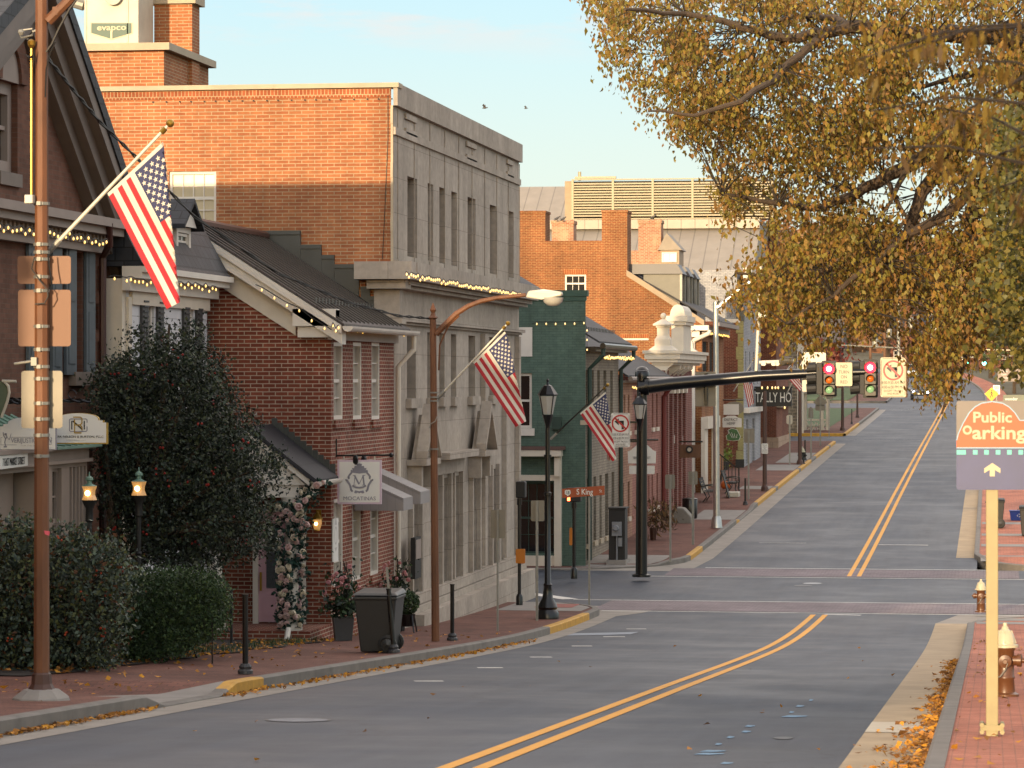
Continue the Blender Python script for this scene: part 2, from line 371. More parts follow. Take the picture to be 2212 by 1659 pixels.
M['ink_faint'] = plain('sign_faint_ink', '#b9b7b4', .5, .06, 2)
M['lilac'] = plain('lilac_border', '#c7b2c0', .5, .05, 2)
M['gold'] = plain('gold_trim', '#a98a2e', .4, .1, 3, metal=.3)
M['brass'] = plain('brass', '#9a7a34', .3, .1, 3, metal=.8)
M['pinkdoor'] = plain('mauve_door', '#bf9aa4', .5, .06, 2)
M['orange_sign'] = plain('orange_sheeting', '#b04a1c', .5, .08, 3)
M['navy'] = plain('faded_navy_sheeting', '#333c68', .5, .22, 2)
M['grayback'] = plain('gray_sheeting', '#6a635e', .5, .12, 2)
M['skyblue'] = plain('pale_blue_line', '#7fa9c0', .5, .06, 2)
M['turq'] = plain('turquoise_square', '#58b6b0', .5, .1, 8)
M['brownsign'] = plain('street_sign_brown', '#9c4a26', .5, .06, 2)
M['yellow_paint'] = plain('yellow_kerb_paint', '#b98a2a', .7, .3, 5)
M['yellow_line'] = plain('yellow_road_line', '#d9982a', .7, .12, 4)
M['white_line'] = plain('white_road_line', '#c2c0ba', .7, .25, 6)
M['blue_mark'] = plain('blue_spray_paint', '#6d8da6', .8, .3, 12)
M['yellow_sign'] = plain('yellow_sign', '#e0b400', .5, .05, 2)
M['amber_box'] = plain('amber_push_button', '#b56a14', .5, .08, 2)
M['pot'] = plain('gray_planter', '#3b3b3c', .6, .15, 3)
M['blue_bin'] = plain('blue_recycling_bin', '#1e3f8c', .45, .08, 3)
M['hyd_brown'] = plain('brown_hydrant_paint', '#5d3a22', .35, .12, 4)
M['hyd_white'] = plain('hydrant_white_bonnet', '#b3ab90', .35, .06, 3)
M['post_cream'] = plain('cream_sign_post', '#92865f', .55, .12, 6)
M['flag_red'] = plain('flag_red', '#a01c26', .75, .08, 5)
M['flag_white'] = plain('flag_white', '#c4beb0', .75, .06, 5)
M['flag_blue'] = plain('flag_blue', '#2b3054', .75, .1, 5)
M['bulb'] = glow('warm_bulb', '#ffc040', .55)
M['lamp'] = glow('lamp_filament', '#ffcf80', 5)
M['lamp_glass'] = plain('lamp_glass', '#8f7a5e', .2, .1, 3, emit='#ffb764', es=.12)
M['lens_clear'] = plain('lantern_glass', '#a8a69e', .12, .1, 3)
M['red_lit'] = glow('red_signal_light', '#ff1220', 5, '#ff2020')
M['red_core'] = glow('red_signal_core', '#ffb0a0', 3, '#ffffff')
M['amber'] = plain('amber_lens', '#b8601c', .3, .08, 8)
M['green_lens'] = plain('green_lens', '#7fae86', .3, .08, 8)
M['green_lit'] = glow('green_signal_light', '#10e0b0', 6)
M['hand'] = glow('orange_hand_signal', '#ff5010', 5)
M['head'] = glow('headlight', '#f4f6ff', 8)
M['signal_body'] = plain('signal_housing', '#3a352a', .5, .1, 3)
M['wire'] = plain('black_cable', '#14120f', .6, .1, 5)
M['concrete'] = plain('concrete', '#85807a', .85, .2, 2.2, bump=.15)
M['kerb'] = plain('kerb_concrete', '#716c66', .85, .28, 2.5, bump=.15)
M['gutter'] = plain('gutter_concrete', '#8a837a', .85, .2, 1.5, bump=.1)
M['soil'] = plain('planting_soil', '#2c241e', .95, .4, 8, bump=.5)
M['stone_urn'] = plain('stone_gray', '#77736a', .85, .2, 5)
M['pumpkin'] = plain('pumpkin', '#b3561a', .5, .1, 8)
M['bark'] = plain('bark', '#473a2d', .9, .35, 10, bump=.4)
M['bark_dark'] = plain('dark_bark', '#2a231d', .9, .3, 10)
M['wood_pole'] = plain('wooden_utility_pole', '#6b4c36', .8, .25, 6, streak=True)
M['rose'] = plain('rose_petals', '#c9aca5', .7, .15, 20)
M['rose_cream'] = plain('cream_rose_petals', '#cfc2aa', .7, .15, 20)
M['rose_blush'] = plain('blush_rose_petals', '#c4a29b', .7, .15, 20)
M['rose_pink'] = plain('pink_rose_petals', '#c98d90', .7, .15, 20)
M['berry'] = plain('red_berries', '#8f1a12', .4, .1, 20)
M['grass'] = plain('grass', '#3d5226', .9, .35, 3, bump=.5)
M['car_dark'] = plain('dark_blue_car_paint', '#232a38', .2, .04, 1, spec=.7)
M['car_white'] = plain('pale_car_paint', '#b9c2c4', .2, .04, 1, spec=.7)
M['tyre'] = plain('tyre_rubber', '#161616', .8, .1, 5)
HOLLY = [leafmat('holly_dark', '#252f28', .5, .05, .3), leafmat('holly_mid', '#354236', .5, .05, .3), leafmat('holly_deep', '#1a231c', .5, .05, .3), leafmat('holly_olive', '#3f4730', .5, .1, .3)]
BUSH = [leafmat('bush_gray_green', '#3d4a40', .5, .08, .35), leafmat('bush_mid', '#4d5a4a', .5, .08, .35), leafmat('bush_deep', '#27322a', .5, .05, .3), leafmat('bush_olive', '#555c3a', .5, .1, .3), leafmat('bush_rust', '#5a3d2a', .6, .1, .2)]
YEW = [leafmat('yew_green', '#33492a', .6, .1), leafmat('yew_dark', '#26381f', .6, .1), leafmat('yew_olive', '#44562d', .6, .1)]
AUT = [leafmat('autumn_tan', '#8a6d2e', .6, .28), leafmat('autumn_gold', '#84752c', .6, .28), leafmat('autumn_brown', '#6a5224', .6, .3), leafmat('autumn_olive', '#736b2e', .6, .28), leafmat('autumn_rust', '#835f2d', .6, .28)]
NEAR = [leafmat('near_amber', '#6a5220', .6, .45), leafmat('near_russet', '#5a4320', .6, .4), leafmat('near_gold', '#745f22', .6, .45)]
GINK = [leafmat('ginkgo_green', '#65632f', .5, .4), leafmat('ginkgo_lime', '#7d7232', .5, .45), leafmat('ginkgo_dark', '#4a4a27', .5, .35)]
WOOD = [leafmat('wood_rust', '#7d5438', .8, .2), leafmat('wood_tan', '#86684a', .8, .2), leafmat('wood_umber', '#5c4634', .8, .2)]
FARG = [leafmat('far_green', '#3f4e2a', .8, .2), leafmat('far_olive', '#5d5c30', .8, .2), leafmat('far_dark', '#2f3a24', .8, .2)]
LITTER = [leafmat('litter_gold', '#c48a2c', .8, .2), leafmat('litter_tan', '#b07a3c', .8, .2), leafmat('litter_brown', '#7d5428', .8, .2)]
def asphalt():
    m, nt, b = newmat('asphalt'); ob = coords(nt)
    n1 = noise(nt, 70, 3, ob); n2 = noise(nt, .42, 7, ob, .62); n3 = noise(nt, .1, 4, coords(nt, 'Object', (1, .6, 1))); n4 = noise(nt, 1.4, 6, coords(nt, 'Object', (2.2, .12, 1)), .6)
    c = mix(nt, C('#343b46'), ramp(nt, n1.outputs['Fac'], .25, .8, (.75,.75,.75,1), (1.25,1.25,1.25,1)), 1, 'MULTIPLY')
    c = mix(nt, c, ramp(nt, n2.outputs['Fac'], .36, .66, (.58,.62,.70,1), (1.36,1.32,1.26,1)), 1, 'MULTIPLY')
    c = mix(nt, c, ramp(nt, n3.outputs['Fac'], .38, .62, (.84,.86,.9,1), (1.16,1.12,1.06,1)), 1, 'MULTIPLY')
    c = mix(nt, c, ramp(nt, n4.outputs['Fac'], .3, .7, (.74,.75,.77,1), (1.18,1.17,1.15,1)), 1, 'MULTIPLY')
    vo = nt.nodes.new('ShaderNodeTexVoronoi'); vo.feature = 'DISTANCE_TO_EDGE'; vo.inputs['Scale'].default_value = .16
    va = nt.nodes.new('ShaderNodeVectorMath'); va.operation = 'MULTIPLY_ADD'; nt.links.new(noise(nt, .8, 5, ob).outputs['Color'], va.inputs[0]); va.inputs[1].default_value = (2.2, 2.2, 0); nt.links.new(ob, va.inputs[2]); nt.links.new(va.outputs[0], vo.inputs['Vector'])
    c = mix(nt, c, ramp(nt, vo.outputs['Distance'], .002, .006, (.62,.62,.64,1), (1,1,1,1)), 1, 'MULTIPLY')
    nt.links.new(c, b.inputs['Base Color']); b.inputs['Roughness'].default_value = .6; b.inputs['Specular IOR Level'].default_value = .4
    nt.links.new(ramp(nt, n2.outputs['Fac'], .35, .65, (.52,)*3+(1,), (.72,)*3+(1,)), b.inputs['Roughness'])
    bp = nt.nodes.new('ShaderNodeBump'); bp.inputs['Strength'].default_value = .25; bp.inputs['Distance'].default_value = .006
    nt.links.new(n1.outputs['Fac'], bp.inputs['Height']); nt.links.new(bp.outputs[0], b.inputs['Normal']); return m
M['asphalt'] = asphalt()
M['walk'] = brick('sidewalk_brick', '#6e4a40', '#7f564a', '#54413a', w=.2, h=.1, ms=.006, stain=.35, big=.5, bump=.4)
M['pavers'] = brick('crosswalk_pavers', '#7c7276', '#877d80', '#675c60', w=.2, h=.1, ms=.008, stain=.2, big=.4)
M['terrain'] = plain('dry_grass_ground', '#4f4a34', .95, .35, .05)
# ------------------------------------------------------------------ camera, sky, sun
cd = bpy.data.cameras.new('camera'); cam = bpy.data.objects.new('camera', cd); COL.objects.link(cam); SC.camera = cam
cam.location = (0, 0, ZC); cam.rotation_euler = (math.pi/2, 0, TH)
cd.sensor_width = 36; cd.lens = FPX/2212*36; cd.shift_y = (HY - 829.5)/2212; cd.clip_end = 6000; cd.clip_start = .5
cd.dof.use_dof = True; cd.dof.focus_distance = 66; cd.dof.aperture_fstop = 8.0
EL = math.radians(8.0); AZ = math.radians(9.1)
sun = bpy.data.lights.new('sun', 'SUN'); sun.energy = 2.05; sun.angle = math.radians(.5); sun.color = (1, .74, .45)
so = bpy.data.objects.new('sun', sun); COL.objects.link(so)
SUND = V((math.sin(AZ)*math.cos(EL), math.cos(AZ)*math.cos(EL), -math.sin(EL)))
so.rotation_euler = SUND.to_track_quat('-Z', 'Y').to_euler(); so.location = (-20, -60, 40)
w = bpy.data.worlds.new('World'); SC.world = w; w.use_nodes = True; nt = w.node_tree
bg = nt.nodes['Background']; sky = nt.nodes.new('ShaderNodeTexSky'); sky.sky_type = 'NISHITA'; sky.sun_disc = False
sky.sun_elevation = EL; sky.sun_rotation = math.pi + AZ; sky.air_density = 1.0; sky.dust_density = 1.2; sky.ozone_density = 1.5
tc = coords(nt, 'Generated', (1, 1, 5.5)); n = noise(nt, 9, 7, tc, .62)
sep = nt.nodes.new('ShaderNodeSeparateXYZ'); nt.links.new(coords(nt, 'Generated'), sep.inputs[0])
band = ramp(nt, sep.outputs[2], .098, .116)
cl = mix(nt, (0,0,0,1), ramp(nt, n.outputs['Fac'], .5, .6), band)
grad_n = nt.nodes.new('ShaderNodeValToRGB'); nt.links.new(sep.outputs[2], grad_n.inputs['Fac']); e = grad_n.color_ramp.elements
e[0].position, e[0].color = 0, (1.88, 1.88, 1.62, 1); e[1].position, e[1].color = .45, (6.1, 5.3, 4.7, 1)
for p_, c_ in ((.07, (1.5, 1.76, 1.72, 1)), (.125, (1.16, 1.68, 1.92, 1)), (.2, (2.4, 2.6, 2.7, 1))): q = e.new(p_); q.color = c_
grad = grad_n.outputs['Color']
front = ramp(nt, sep.outputs[1], -.6, .5, (.25,)*3+(1,), (.9,)*3+(1,))
base = mix(nt, sky.outputs[0], grad, front)
nt.links.new(mix(nt, base, (2.05, 1.82, 1.7, 1), mix(nt, (0,0,0,1), cl, .75)), bg.inputs['Color']); bg.inputs['Strength'].default_value = .15
SC.view_settings.view_transform = 'Standard'; SC.view_settings.look = 'None'; SC.view_settings.gamma = 1; SC.view_settings.exposure = 1.65
SC.cycles.max_bounces = 6; SC.cycles.transparent_max_bounces = 4; SC.cycles.caustics_reflective = False; SC.cycles.caustics_refractive = False
SC.cycles.use_denoising = True
# ------------------------------------------------------------------ the ground
def bend(Y): return 0 if Y < 285 else -.00028*(Y-285)**2
def sheet(name, xa, xb, Ys, lift, mat, nx=1, z=None, skirt=False):
    mb = MB(); g = []
    for Y in Ys:
        a, b = (f(Y) if callable(f) else f for f in (xa, xb)); L = lift(Y) if callable(lift) else lift
        g.append([len(mb.v) + k for k in range(nx+1)]); mb.v += [(a+(b-a)*k/nx, Y, (z(a+(b-a)*k/nx, Y) if z else road(Y)+L)) for k in range(nx+1)]
    for r0, r1 in zip(g, g[1:]):
        for k in range(nx): mb.f.append((r0[k], r0[k+1], r1[k+1], r1[k])); mb.m.append(0)
    if skirt:
        a, b = [V(mb.v[k]) for k in (g[0][0], g[0][-1])]; dn = V((0, 0, -1)); mb.poly([a+dn, b+dn, b, a])
    return tag(mb.build(name, mat, recalc=False), kind='structure')
def fr(a, b, st): n = max(1, int((b-a)/st)); return [a+(b-a)*k/n for k in range(n+1)]
def hill(x, Y):
    z = road(min(Y, 600)) - .4
    if Y > 330: z += max(0, (Y-330))*.012*min(1, abs(x+10)/60)
    if Y > 620: z += (Y-620)*.046*(1+.25*math.sin(x*.012+1.5))*(1-max(0, (Y-1250))/1800)
    if abs(x) > 30 and Y < 330: z += min(2, (abs(x)-30)*.03)
    return z
sheet('ground', -900, 900, fr(-80, 60, 20)+fr(64, 110, 6)+fr(120, 1700, 40), 0, M['terrain'], 60, hill)
sheet('road', lambda Y: -9.1+bend(Y), lambda Y: -.4+bend(Y), fr(-60, 10, 5)+fr(11, 120, .75)+fr(122, 300, 2)+fr(304, 620, 5), 0, M['asphalt'])
sheet('side_street', -70, -9.05, fr(76, 93, 1), 0, M['asphalt']); sheet('side_street', -.45, 70, fr(76, 93, 1), 0, M['asphalt'])
sheet('side_street', -70, -9.05, fr(188, 199, 2), 0, M['asphalt']); sheet('side_street', -90, lambda Y: -9.05, fr(262, 279, 3), 0, M['asphalt'])
# kerb lines as paths: (x, y) points; the sidewalks fill the space behind them
def arc(cx, cy, r, a0, a1, n=8): return [(cx+r*math.cos(math.radians(a0+(a1-a0)*k/n)), cy+r*math.sin(math.radians(a0+(a1-a0)*k/n))) for k in range(n+1)]
def lift(Y, dips):
    h = .15
    for y0, y1, lo in dips:
        if y0-.8 < Y < y1+.8: t = min(1, (Y-y0+.8)/.8, (y1+.8-Y)/.8); h = min(h, .15+(lo-.15)*t)
    return h
DIPS = [(34.0, 36.6, .02), (77, 91.5, .05)]
def kerb(path, side, mat, name='kerb', w=.16, dips=DIPS, extra=0.012):
    mb = MB(); P = [V((x, y, 0)) for x, y in path]; rows = []
    for i, p in enumerate(P):
        d = (P[min(i+1, len(P)-1)]-P[max(i-1, 0)]).normalized(); nrm = V((-d.y, d.x, 0))*side; h = lift(p.y, dips)+extra; z = road(p.y)
        q = p+nrm*w
        rows.append([(p.x, p.y, z-.2), (p.x, p.y, z+h-.02), (p.x+nrm.x*.03, p.y+nrm.y*.03, z+h), (q.x, q.y, z+h), (q.x, q.y, z-.2)])
    for r0, r1 in zip(rows, rows[1:]):
        for k in range(4): mb.poly([r0[k], r1[k], r1[k+1], r0[k+1]])
    for r in (rows[0], rows[-1]): mb.poly(r)
    return tag(mb.build(name, mat, smooth=False), kind='structure')
XL0, XR0 = -9.0, -.5
LK = [(XL0, y) for y in fr(-40, 32, .8)+fr(32.2, 39, .2)+fr(39.8, 73, .8)] + arc(XL0-4.5, 73, 4.5, 8, 90, 8) + [(-20, 77.5), (-40, 77.5)]
ylw = [(36.9, 38.6), (64.5, 70.6)]
def split(path, segs):
    out = []; cur = [path[0]]; ins = lambda y: any(a <= y <= b for a, b in segs)
    for p, q in zip(path, path[1:]):
        cur.append(q)
        if ins(p[1]) != ins(q[1]): out.append((cur, ins(p[1]))); cur = [q]
    out.append((cur, ins(cur[-1][1]))); return [o for o in out if len(o[0]) > 1]
for p, y in split(LK[:-2], ylw): kerb(p, 1, M['yellow_paint'] if y else M['kerb'], 'painted_kerb' if y else 'kerb')
kerb(LK[-3:], 1, M['kerb'])
LK2 = [(-40, 91.5), (-20, 91.5)] + arc(XL0-4.5, 96, 4.5, -90, 0, 8) + [(XL0, y) for y in fr(97, 187, 1.5)]
for p, y in split(LK2[1:], [(96, 99.5), (113, 114.5), (124, 133), (136, 150), (152, 160), (165, 178), (180, 187)]): kerb(p, 1, M['yellow_paint'] if y else M['kerb'], 'painted_kerb' if y else 'kerb', dips=[(77, 93.5, .05), (114.6, 121, .05)])
LK3 = [(XL0, y) for y in fr(200, 260, 3)]
kerb(LK3[:8], 1, M['yellow_paint'], 'painted_kerb', dips=[]); kerb(LK3[7:], 1, M['kerb'], dips=[])
kerb([(XL0+bend(y), y) for y in fr(281, 420, 5)], 1, M['kerb'], dips=[])
kerb([(XR0, y) for y in fr(-40, 70.5, 1.5)] + arc(XR0+5, 70.5, 5, 180, 90, 8) + [(40, 75.5)], -1, M['kerb'], dips=[(70.5, 91, .05)])
kerb([(40, 93), (XR0+5, 93)] + arc(XR0+5, 98, 5, -90, -180, 8) + [(XR0, y) for y in fr(99, 285, 3)] + [(XR0+bend(y), y) for y in fr(288, 420, 6)], -1, M['kerb'], dips=[(70.5, 96, .05)])
# sidewalks
def kx_left(Y):
    if Y <= 73: return XL0-.155
    return XL0-4.5+math.sqrt(max(0, 4.34**2-(Y-73)**2)) if Y < 77.35 else XL0-4.5
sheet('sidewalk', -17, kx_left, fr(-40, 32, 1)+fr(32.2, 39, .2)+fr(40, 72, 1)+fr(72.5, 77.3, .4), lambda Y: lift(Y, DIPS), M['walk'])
sheet('sidewalk', -70, -13.4, fr(73.2, 77.3, .8), lambda Y: lift(Y, DIPS)-.003, M['walk'])
def kx_left2(Y): return XL0-.155 if Y >= 96 else XL0-4.5+math.sqrt(max(0, 4.34**2-(96-Y)**2))
D2 = [(77, 93.5, .05), (114.6, 121, .05)]
sheet('sidewalk', -17, kx_left2, fr(91.7, 96, .5)+fr(96.5, 187, 1), lambda Y: lift(Y, D2), M['walk'])
sheet('sidewalk', -17, XL0-.155, fr(200.16, 260, 3), .15, M['walk'], skirt=True)
kerb([(-60, 200), (XL0, 200)], 1, M['yellow_paint'], 'painted_kerb', dips=[]); kerb([(-60, 281), (XL0, 281)], 1, M['kerb'], dips=[]); sheet('sidewalk', lambda Y: -14+bend(Y), lambda Y: XL0-.155+bend(Y), fr(281, 420, 6), .15, M['walk'])
D3 = [(70.5, 96, .05)]
def kx_right(Y): return XR0+.155 if Y <= 70.5 else XR0+5-math.sqrt(max(0, 4.84**2-(Y-70.5)**2))
def kx_right2(Y): return XR0+.155+bend(Y) if Y >= 98 else XR0+5-math.sqrt(max(0, 4.84**2-(98-Y)**2))
M['walk_right'] = brick('sidewalk_brick_sunlit', '#b5705a', '#c37e66', '#8c6656', w=.2, h=.1, ms=.006, stain=.3, big=.5, bump=.6)  # lighter and more orange than the left walk: low sunlight put into the colour
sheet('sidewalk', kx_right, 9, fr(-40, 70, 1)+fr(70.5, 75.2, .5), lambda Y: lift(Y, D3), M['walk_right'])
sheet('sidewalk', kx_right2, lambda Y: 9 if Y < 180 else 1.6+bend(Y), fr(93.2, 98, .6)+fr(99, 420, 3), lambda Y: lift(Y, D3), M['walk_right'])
sheet('apron', lambda Y: XL0-.17-max(.01, 1.5-abs(Y-35.3)*.7), XL0-.165, fr(33.2, 37.4, .1), lambda Y: lift(Y, DIPS)+.006, M['concrete'])
for a, b, x0, x1 in ((72.2, 76.6, -11.3, -9.3), (92.4, 96, -12.2, -9.6), (114.2, 121.5, -10.8, -9.17), (133.5, 136, -10.5, -9.17), (150, 156, -11, -9.17), (158, 170, -10.6, -9.17)):
    sheet('concrete_ramp', x0, (lambda Y: max(x0, min(x1, kx_left(Y)-.05))) if a < 80 else (lambda Y: max(x0, min(x1, kx_left2(Y)-.05))), fr(a, b, .5), lambda Y: lift(Y, DIPS if Y < 80 else D2)+.006, M['concrete'])
sheet('tactile_strip', -10.6, -9.7, fr(73.6, 75.2, .4), lambda Y: lift(Y, DIPS)+.012, plain('tactile_red', '#8f5248', .8, .15, 4))
for y0 in (72, 96, 101, 106, 112): sheet('concrete_band', -.3, 3, [y0, y0+1.1], lambda Y: lift(Y, D3)+.006, M['concrete'])
sheet('concrete_band', -.3, 3, [68.6, 69.8], lambda Y: lift(Y, D3)+.006, M['concrete'])
# gutters
sheet('gutter', XL0, XL0+.42, fr(-40, 73, 2), .004, M['gutter']); sheet('gutter', XL0, XL0+.6, fr(97, 187, 2), .004, M['gutter'])
sheet('gutter', XL0, XL0+.6, fr(200, 260, 5), .004, M['gutter'])
M['gutter_tan'] = plain('dusty_sunlit_gutter', '#a18d70', .85, .22, 1.5, bump=.1)  # dirt tan, with the warmth of the low sun put into the colour
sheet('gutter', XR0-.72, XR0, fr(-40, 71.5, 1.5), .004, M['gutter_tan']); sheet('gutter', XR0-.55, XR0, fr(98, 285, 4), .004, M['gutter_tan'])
sheet('gutter_patch', XR0-.72, XR0-.05, [31.2, 33.2], .008, plain('new_concrete', '#b8ad98', .85, .1, 3))
sheet('gutter', lambda Y: XL0-1.2-(Y-73)*.7, lambda Y: XL0+.42+.55*math.sin((Y-73)/5.6*math.pi), fr(73, 77.4, .4), .004, M['gutter'])
sheet('gutter', lambda Y: XL0-1.2-(96-Y)*.9, lambda Y: XL0+.6-(97-Y)*.05, fr(91.6, 97, .5), .004, M['gutter'])
sheet('gutter', lambda Y: XR0-.72+.5*(Y-71.5)/4, lambda Y: XR0+1+(Y-71.5)*.9, fr(71.5, 75.4, .5), .004, M['gutter'])
# crosswalks and paint
sheet('crosswalk', -9.5, 1.5, fr(75.6, 79.8, .6), .006, M['pavers']); sheet('crosswalk', -9.2, .8, fr(89.9, 92.8, .6), .006, M['pavers'])
def strip(name, pts, w, mat, lf=.006):        # painted line through ground points
    mb = MB(); R = []
    for i, (x, y) in enumerate(pts):
        a, b = pts[max(i-1, 0)], pts[min(i+1, len(pts)-1)]; d = V((b[0]-a[0], b[1]-a[1], 0)).normalized(); nn = V((-d.y, d.x, 0))*w/2
        R.append([(x+nn.x, y+nn.y, road(y)+lf), (x-nn.x, y-nn.y, road(y)+lf)])
    for r0, r1 in zip(R, R[1:]): mb.poly([r0[0], r1[0], r1[1], r0[1]])
    return tag(mb.build(name, mat), kind='structure')
for off in (-.14, .14):
    strip('yellow_line', [(-4.27+.3*(y/75)+off, y) for y in fr(10, 74.6, 1.5)], .125, M['yellow_line'])
    strip('yellow_line', [(-3.83+off+bend(y), y) for y in fr(90.2, 420, 3)], .125, M['yellow_line'])
for y, a, b, w_ in ((75.3, -9.2, 1, .14), (80.0, -10.5, 1.2, .14), (89.6, -9.6, 1.5, .16), (93.1, -8.3, .2, .2), (193, -9, -.5, .12), (262, -8.6, -.6, .5), (258, -8.6, -4.2, .14)):
    strip('white_line', [(a+(b-a)*k/8, y) for k in range(9)], w_, M['white_line'])
strip('white_line', [(-3.85, 74.8), (-3.0, 74.6)], .22, M['white_line']); strip('white_line', [(-3.6, 103.5), (-2.0, 103.5)], .25, M['white_line'])
strip('white_line', [(xy(1640, 104), 104), (xy(1742, 104), 104)], .12, M['white_line'])
strip('white_line', [(-10.6, 80.2), (-12.4, 83), (-13, 86)], .45, M['white_line'])
strip('white_line', [(2.2, 79), (2.2, 88)], .6, M['white_line'])
for x0, x1, y in ((895, 958, 1472), (1031, 1086, 1443), (1145, 1192, 1420), (1235, 1279, 1396), (1303, 1350, 1376), (1353, 1396, 1359)):
    a, b = onG(x0, y), onG(x1, y); strip('parking_mark', [(a.x, a.y), (b.x, b.y)], .12, M['white_line'])
def ground_poly(name, pix, mat, lf=.006):
    mb = MB(); mb.poly([onG(x, y, lf) for x, y in pix]); return tag(mb.build(name, mat), kind='structure')
ground_poly('parking_mark', [(1223, 1373), (1240, 1368), (1380, 1365), (1362, 1370)], plain('worn_stencil', '#8b929b', .8, .2, 3))
for cx, cy, rx, ry, c in ((644, 1555, 72, 4.5, '#666a72'), (1755, 1260, 22, 2, '#8a8d90'), (1735, 1265, 20, 2, '#3b3e44'), (1692, 1594, 22, 3, '#4e5156')):
    ground_poly('manhole_rim', disc(cx, cy, rx, ry, 28), plain('manhole_rim_iron', '#2c2d30', .5, .3, 9), .0045)
    ground_poly('manhole_cover', disc(cx, cy, rx*.9, ry*.86, 28), plain('manhole_iron', c, .55, .35, 9), .007)
r2 = random.Random(3)
for cx, cy, L in ((1620, 1568, 24), (1612, 1580, 22), (1578, 1592, 18), (1552, 1607, 16), (1540, 1622, 60), (1532, 1628, 70), (1570, 1648, 30), (1728, 1525, 20), (1710, 1538, 12), (1716, 1547, 60), (1752, 1512, 10)):
    ground_poly('spray_mark', [(cx-L/2, cy+1.5), (cx-L/5, cy-2.2), (cx+L/2, cy-1.0), (cx+L/2.4, cy+.6), (cx, cy+2.2)], M['blue_mark'], .005+r2.random()*.002)
# planting bed and driveway slabs by the left houses
sheet('planting_bed', -14.6, lambda Y: -11.75+.12*math.sin(Y*2.1), fr(38.0, 56.0, .5), .165, M['soil'])
def gz(Y): return road(Y) - .6                # foundations start below the ground
def bulbs(T, pts, r=.032):
    r *= .5                    # hanging bulbs sharing one mesh
    src = None
    for p in pts:
        if src is None:
            mb = MB(); mb.lathe([(.1*r, 1.4*r), (.4*r, 1.1*r), (r*.75, .5*r), (r, -.4*r), (r*.7, -1.4*r), (.1*r, -1.9*r)], p, 7); src = mb.build('bulb', M['bulb'], T, smooth=True); p0 = V(p)
        else:
            c = src.copy(); COL.objects.link(c); c.parent = T; c.location = V(p) - p0
def lights(label, path, n, r=.032, sag=.05, jit=.03, group='strings of warm bulbs along the eaves'):
    path = [V(p) for p in path]; T = thing('string_lights', label, 'string lights', path[0], group)
    L = [0]
    for a, b in zip(path, path[1:]): L.append(L[-1]+(b-a).length)
    pts = []
    for k in range(n):
        s = L[-1]*(k+.5)/n
        for i in range(len(path)-1):
            if L[i] <= s <= L[i+1]+1e-6:
                t = (s-L[i])/(L[i+1]-L[i]); p = path[i].lerp(path[i+1], t); p.z += -sag*abs(math.sin(k*1.3)) + random.uniform(-jit, jit); pts.append(p); break
    mb = MB(); mb.tube([path[0]]+[p+V((0,0,.05)) for p in pts]+[path[-1]], .009, 5); mb.build('cable', M['wire'], T)
    bulbs(T, pts, r); return T
# ================================================================== gabled brick house on the left
XLB = -14.5; Yc = yx(233, XLB); Y0 = 38.6
T = thing('gabled_house', 'brown brick house with a steep front gable and a copper roofed shop bay', 'house', (XLB, 46, road(46)))
F = FX(XLB); eave = hz(XLB, Yc, 496); ym = yx(42, XLB); ridge = ZC + 6.15
zw = lambda py, px: hz(XLB, yx(px, XLB), py)
w1 = (yx(74, XLB), yx(104, XLB), zw(808, 90), zw(560, 90)); w2 = (yx(154, XLB), yx(177, XLB), zw(803, 165), zw(545, 165))
wa = (yx(-4, XLB), yx(38, XLB), zw(372, 15), zw(175, 15))
mb = MB(); F.wall(mb, Y0, Yc, gz(46), eave, [w1, w2], .22)
F.wall(mb, yx(-30, XLB), yx(75, XLB), eave, ZC+5.0, [wa], .22)
mb.poly([F.p(Y0, eave), F.p(yx(-30, XLB), eave), F.p(yx(-30, XLB), ZC+5.0), F.p(yx(-30, XLB)+.2, ZC+5.0), F.p(ym, ridge)][:4]); 
mb.poly([F.p(yx(75, XLB), eave), F.p(Yc, eave), F.p(yx(75, XLB), ZC+5.0)])
mb.poly([F.p(yx(-30, XLB), ZC+5.0), F.p(yx(75, XLB), ZC+5.0), F.p(ym, ridge)])
mb.box(-34, XLB-.3, Y0, Yc, gz(46), eave, 0)
for k in range(7):                            # quoins at the far corner
    z = zw(790, 205) + k*.62; F.box(mb, Yc-.62-.1*(k % 2), Yc-.02, z, z+.4, .001, .05)
mb.build('wall', M['brick_brown'], T)
mb = MB()
for yy, s in ((Y0-.4, 1), (Yc+.3, -1)):       # roof slopes run back from the street
    z0 = eave - .15
    mb.prism([(XLB+.55, yy, z0), (XLB+.55, ym, ridge), (XLB+.55, ym, ridge+.25), (XLB+.55, yy-s*.05, z0+.25)], (-20, 0, 0))
mb.build('roof', M['slate'], T)
mb = MB()                                     # raking cornice, three stepped boards
for yy in (Y0-.1, Yc+.22):
    for d0, d1, t0, t1 in ((0, .52, -.30, -.02), (0, .36, -.62, -.30), (0, .2, -.9, -.62)):
        mb.prism([(XLB+d0, yy, eave+t0), (XLB+d0, ym, ridge+t0-.02), (XLB+d0, ym, ridge+t1), (XLB+d0, yy, eave+t1)], (d1, 0, 0))
mb.build('raking_cornice', M['darktrim'], T)
mb = MB(); ce = zw(478, 120)
for z0, z1, d in ((ce-.02, ce+.12, .5), (ce-.14, ce-.02, .4), (ce-.42, ce-.14, .16)): F.box(mb, Y0, Yc+.1, z0, z1, .002, d)
for k in range(60):
    a = Y0+.1+k*.21; F.box(mb, a, a+.09, ce-.3, ce-.142, .161, .24) if a < Yc else None
mb.build('eave_cornice', M['taupe'], T)
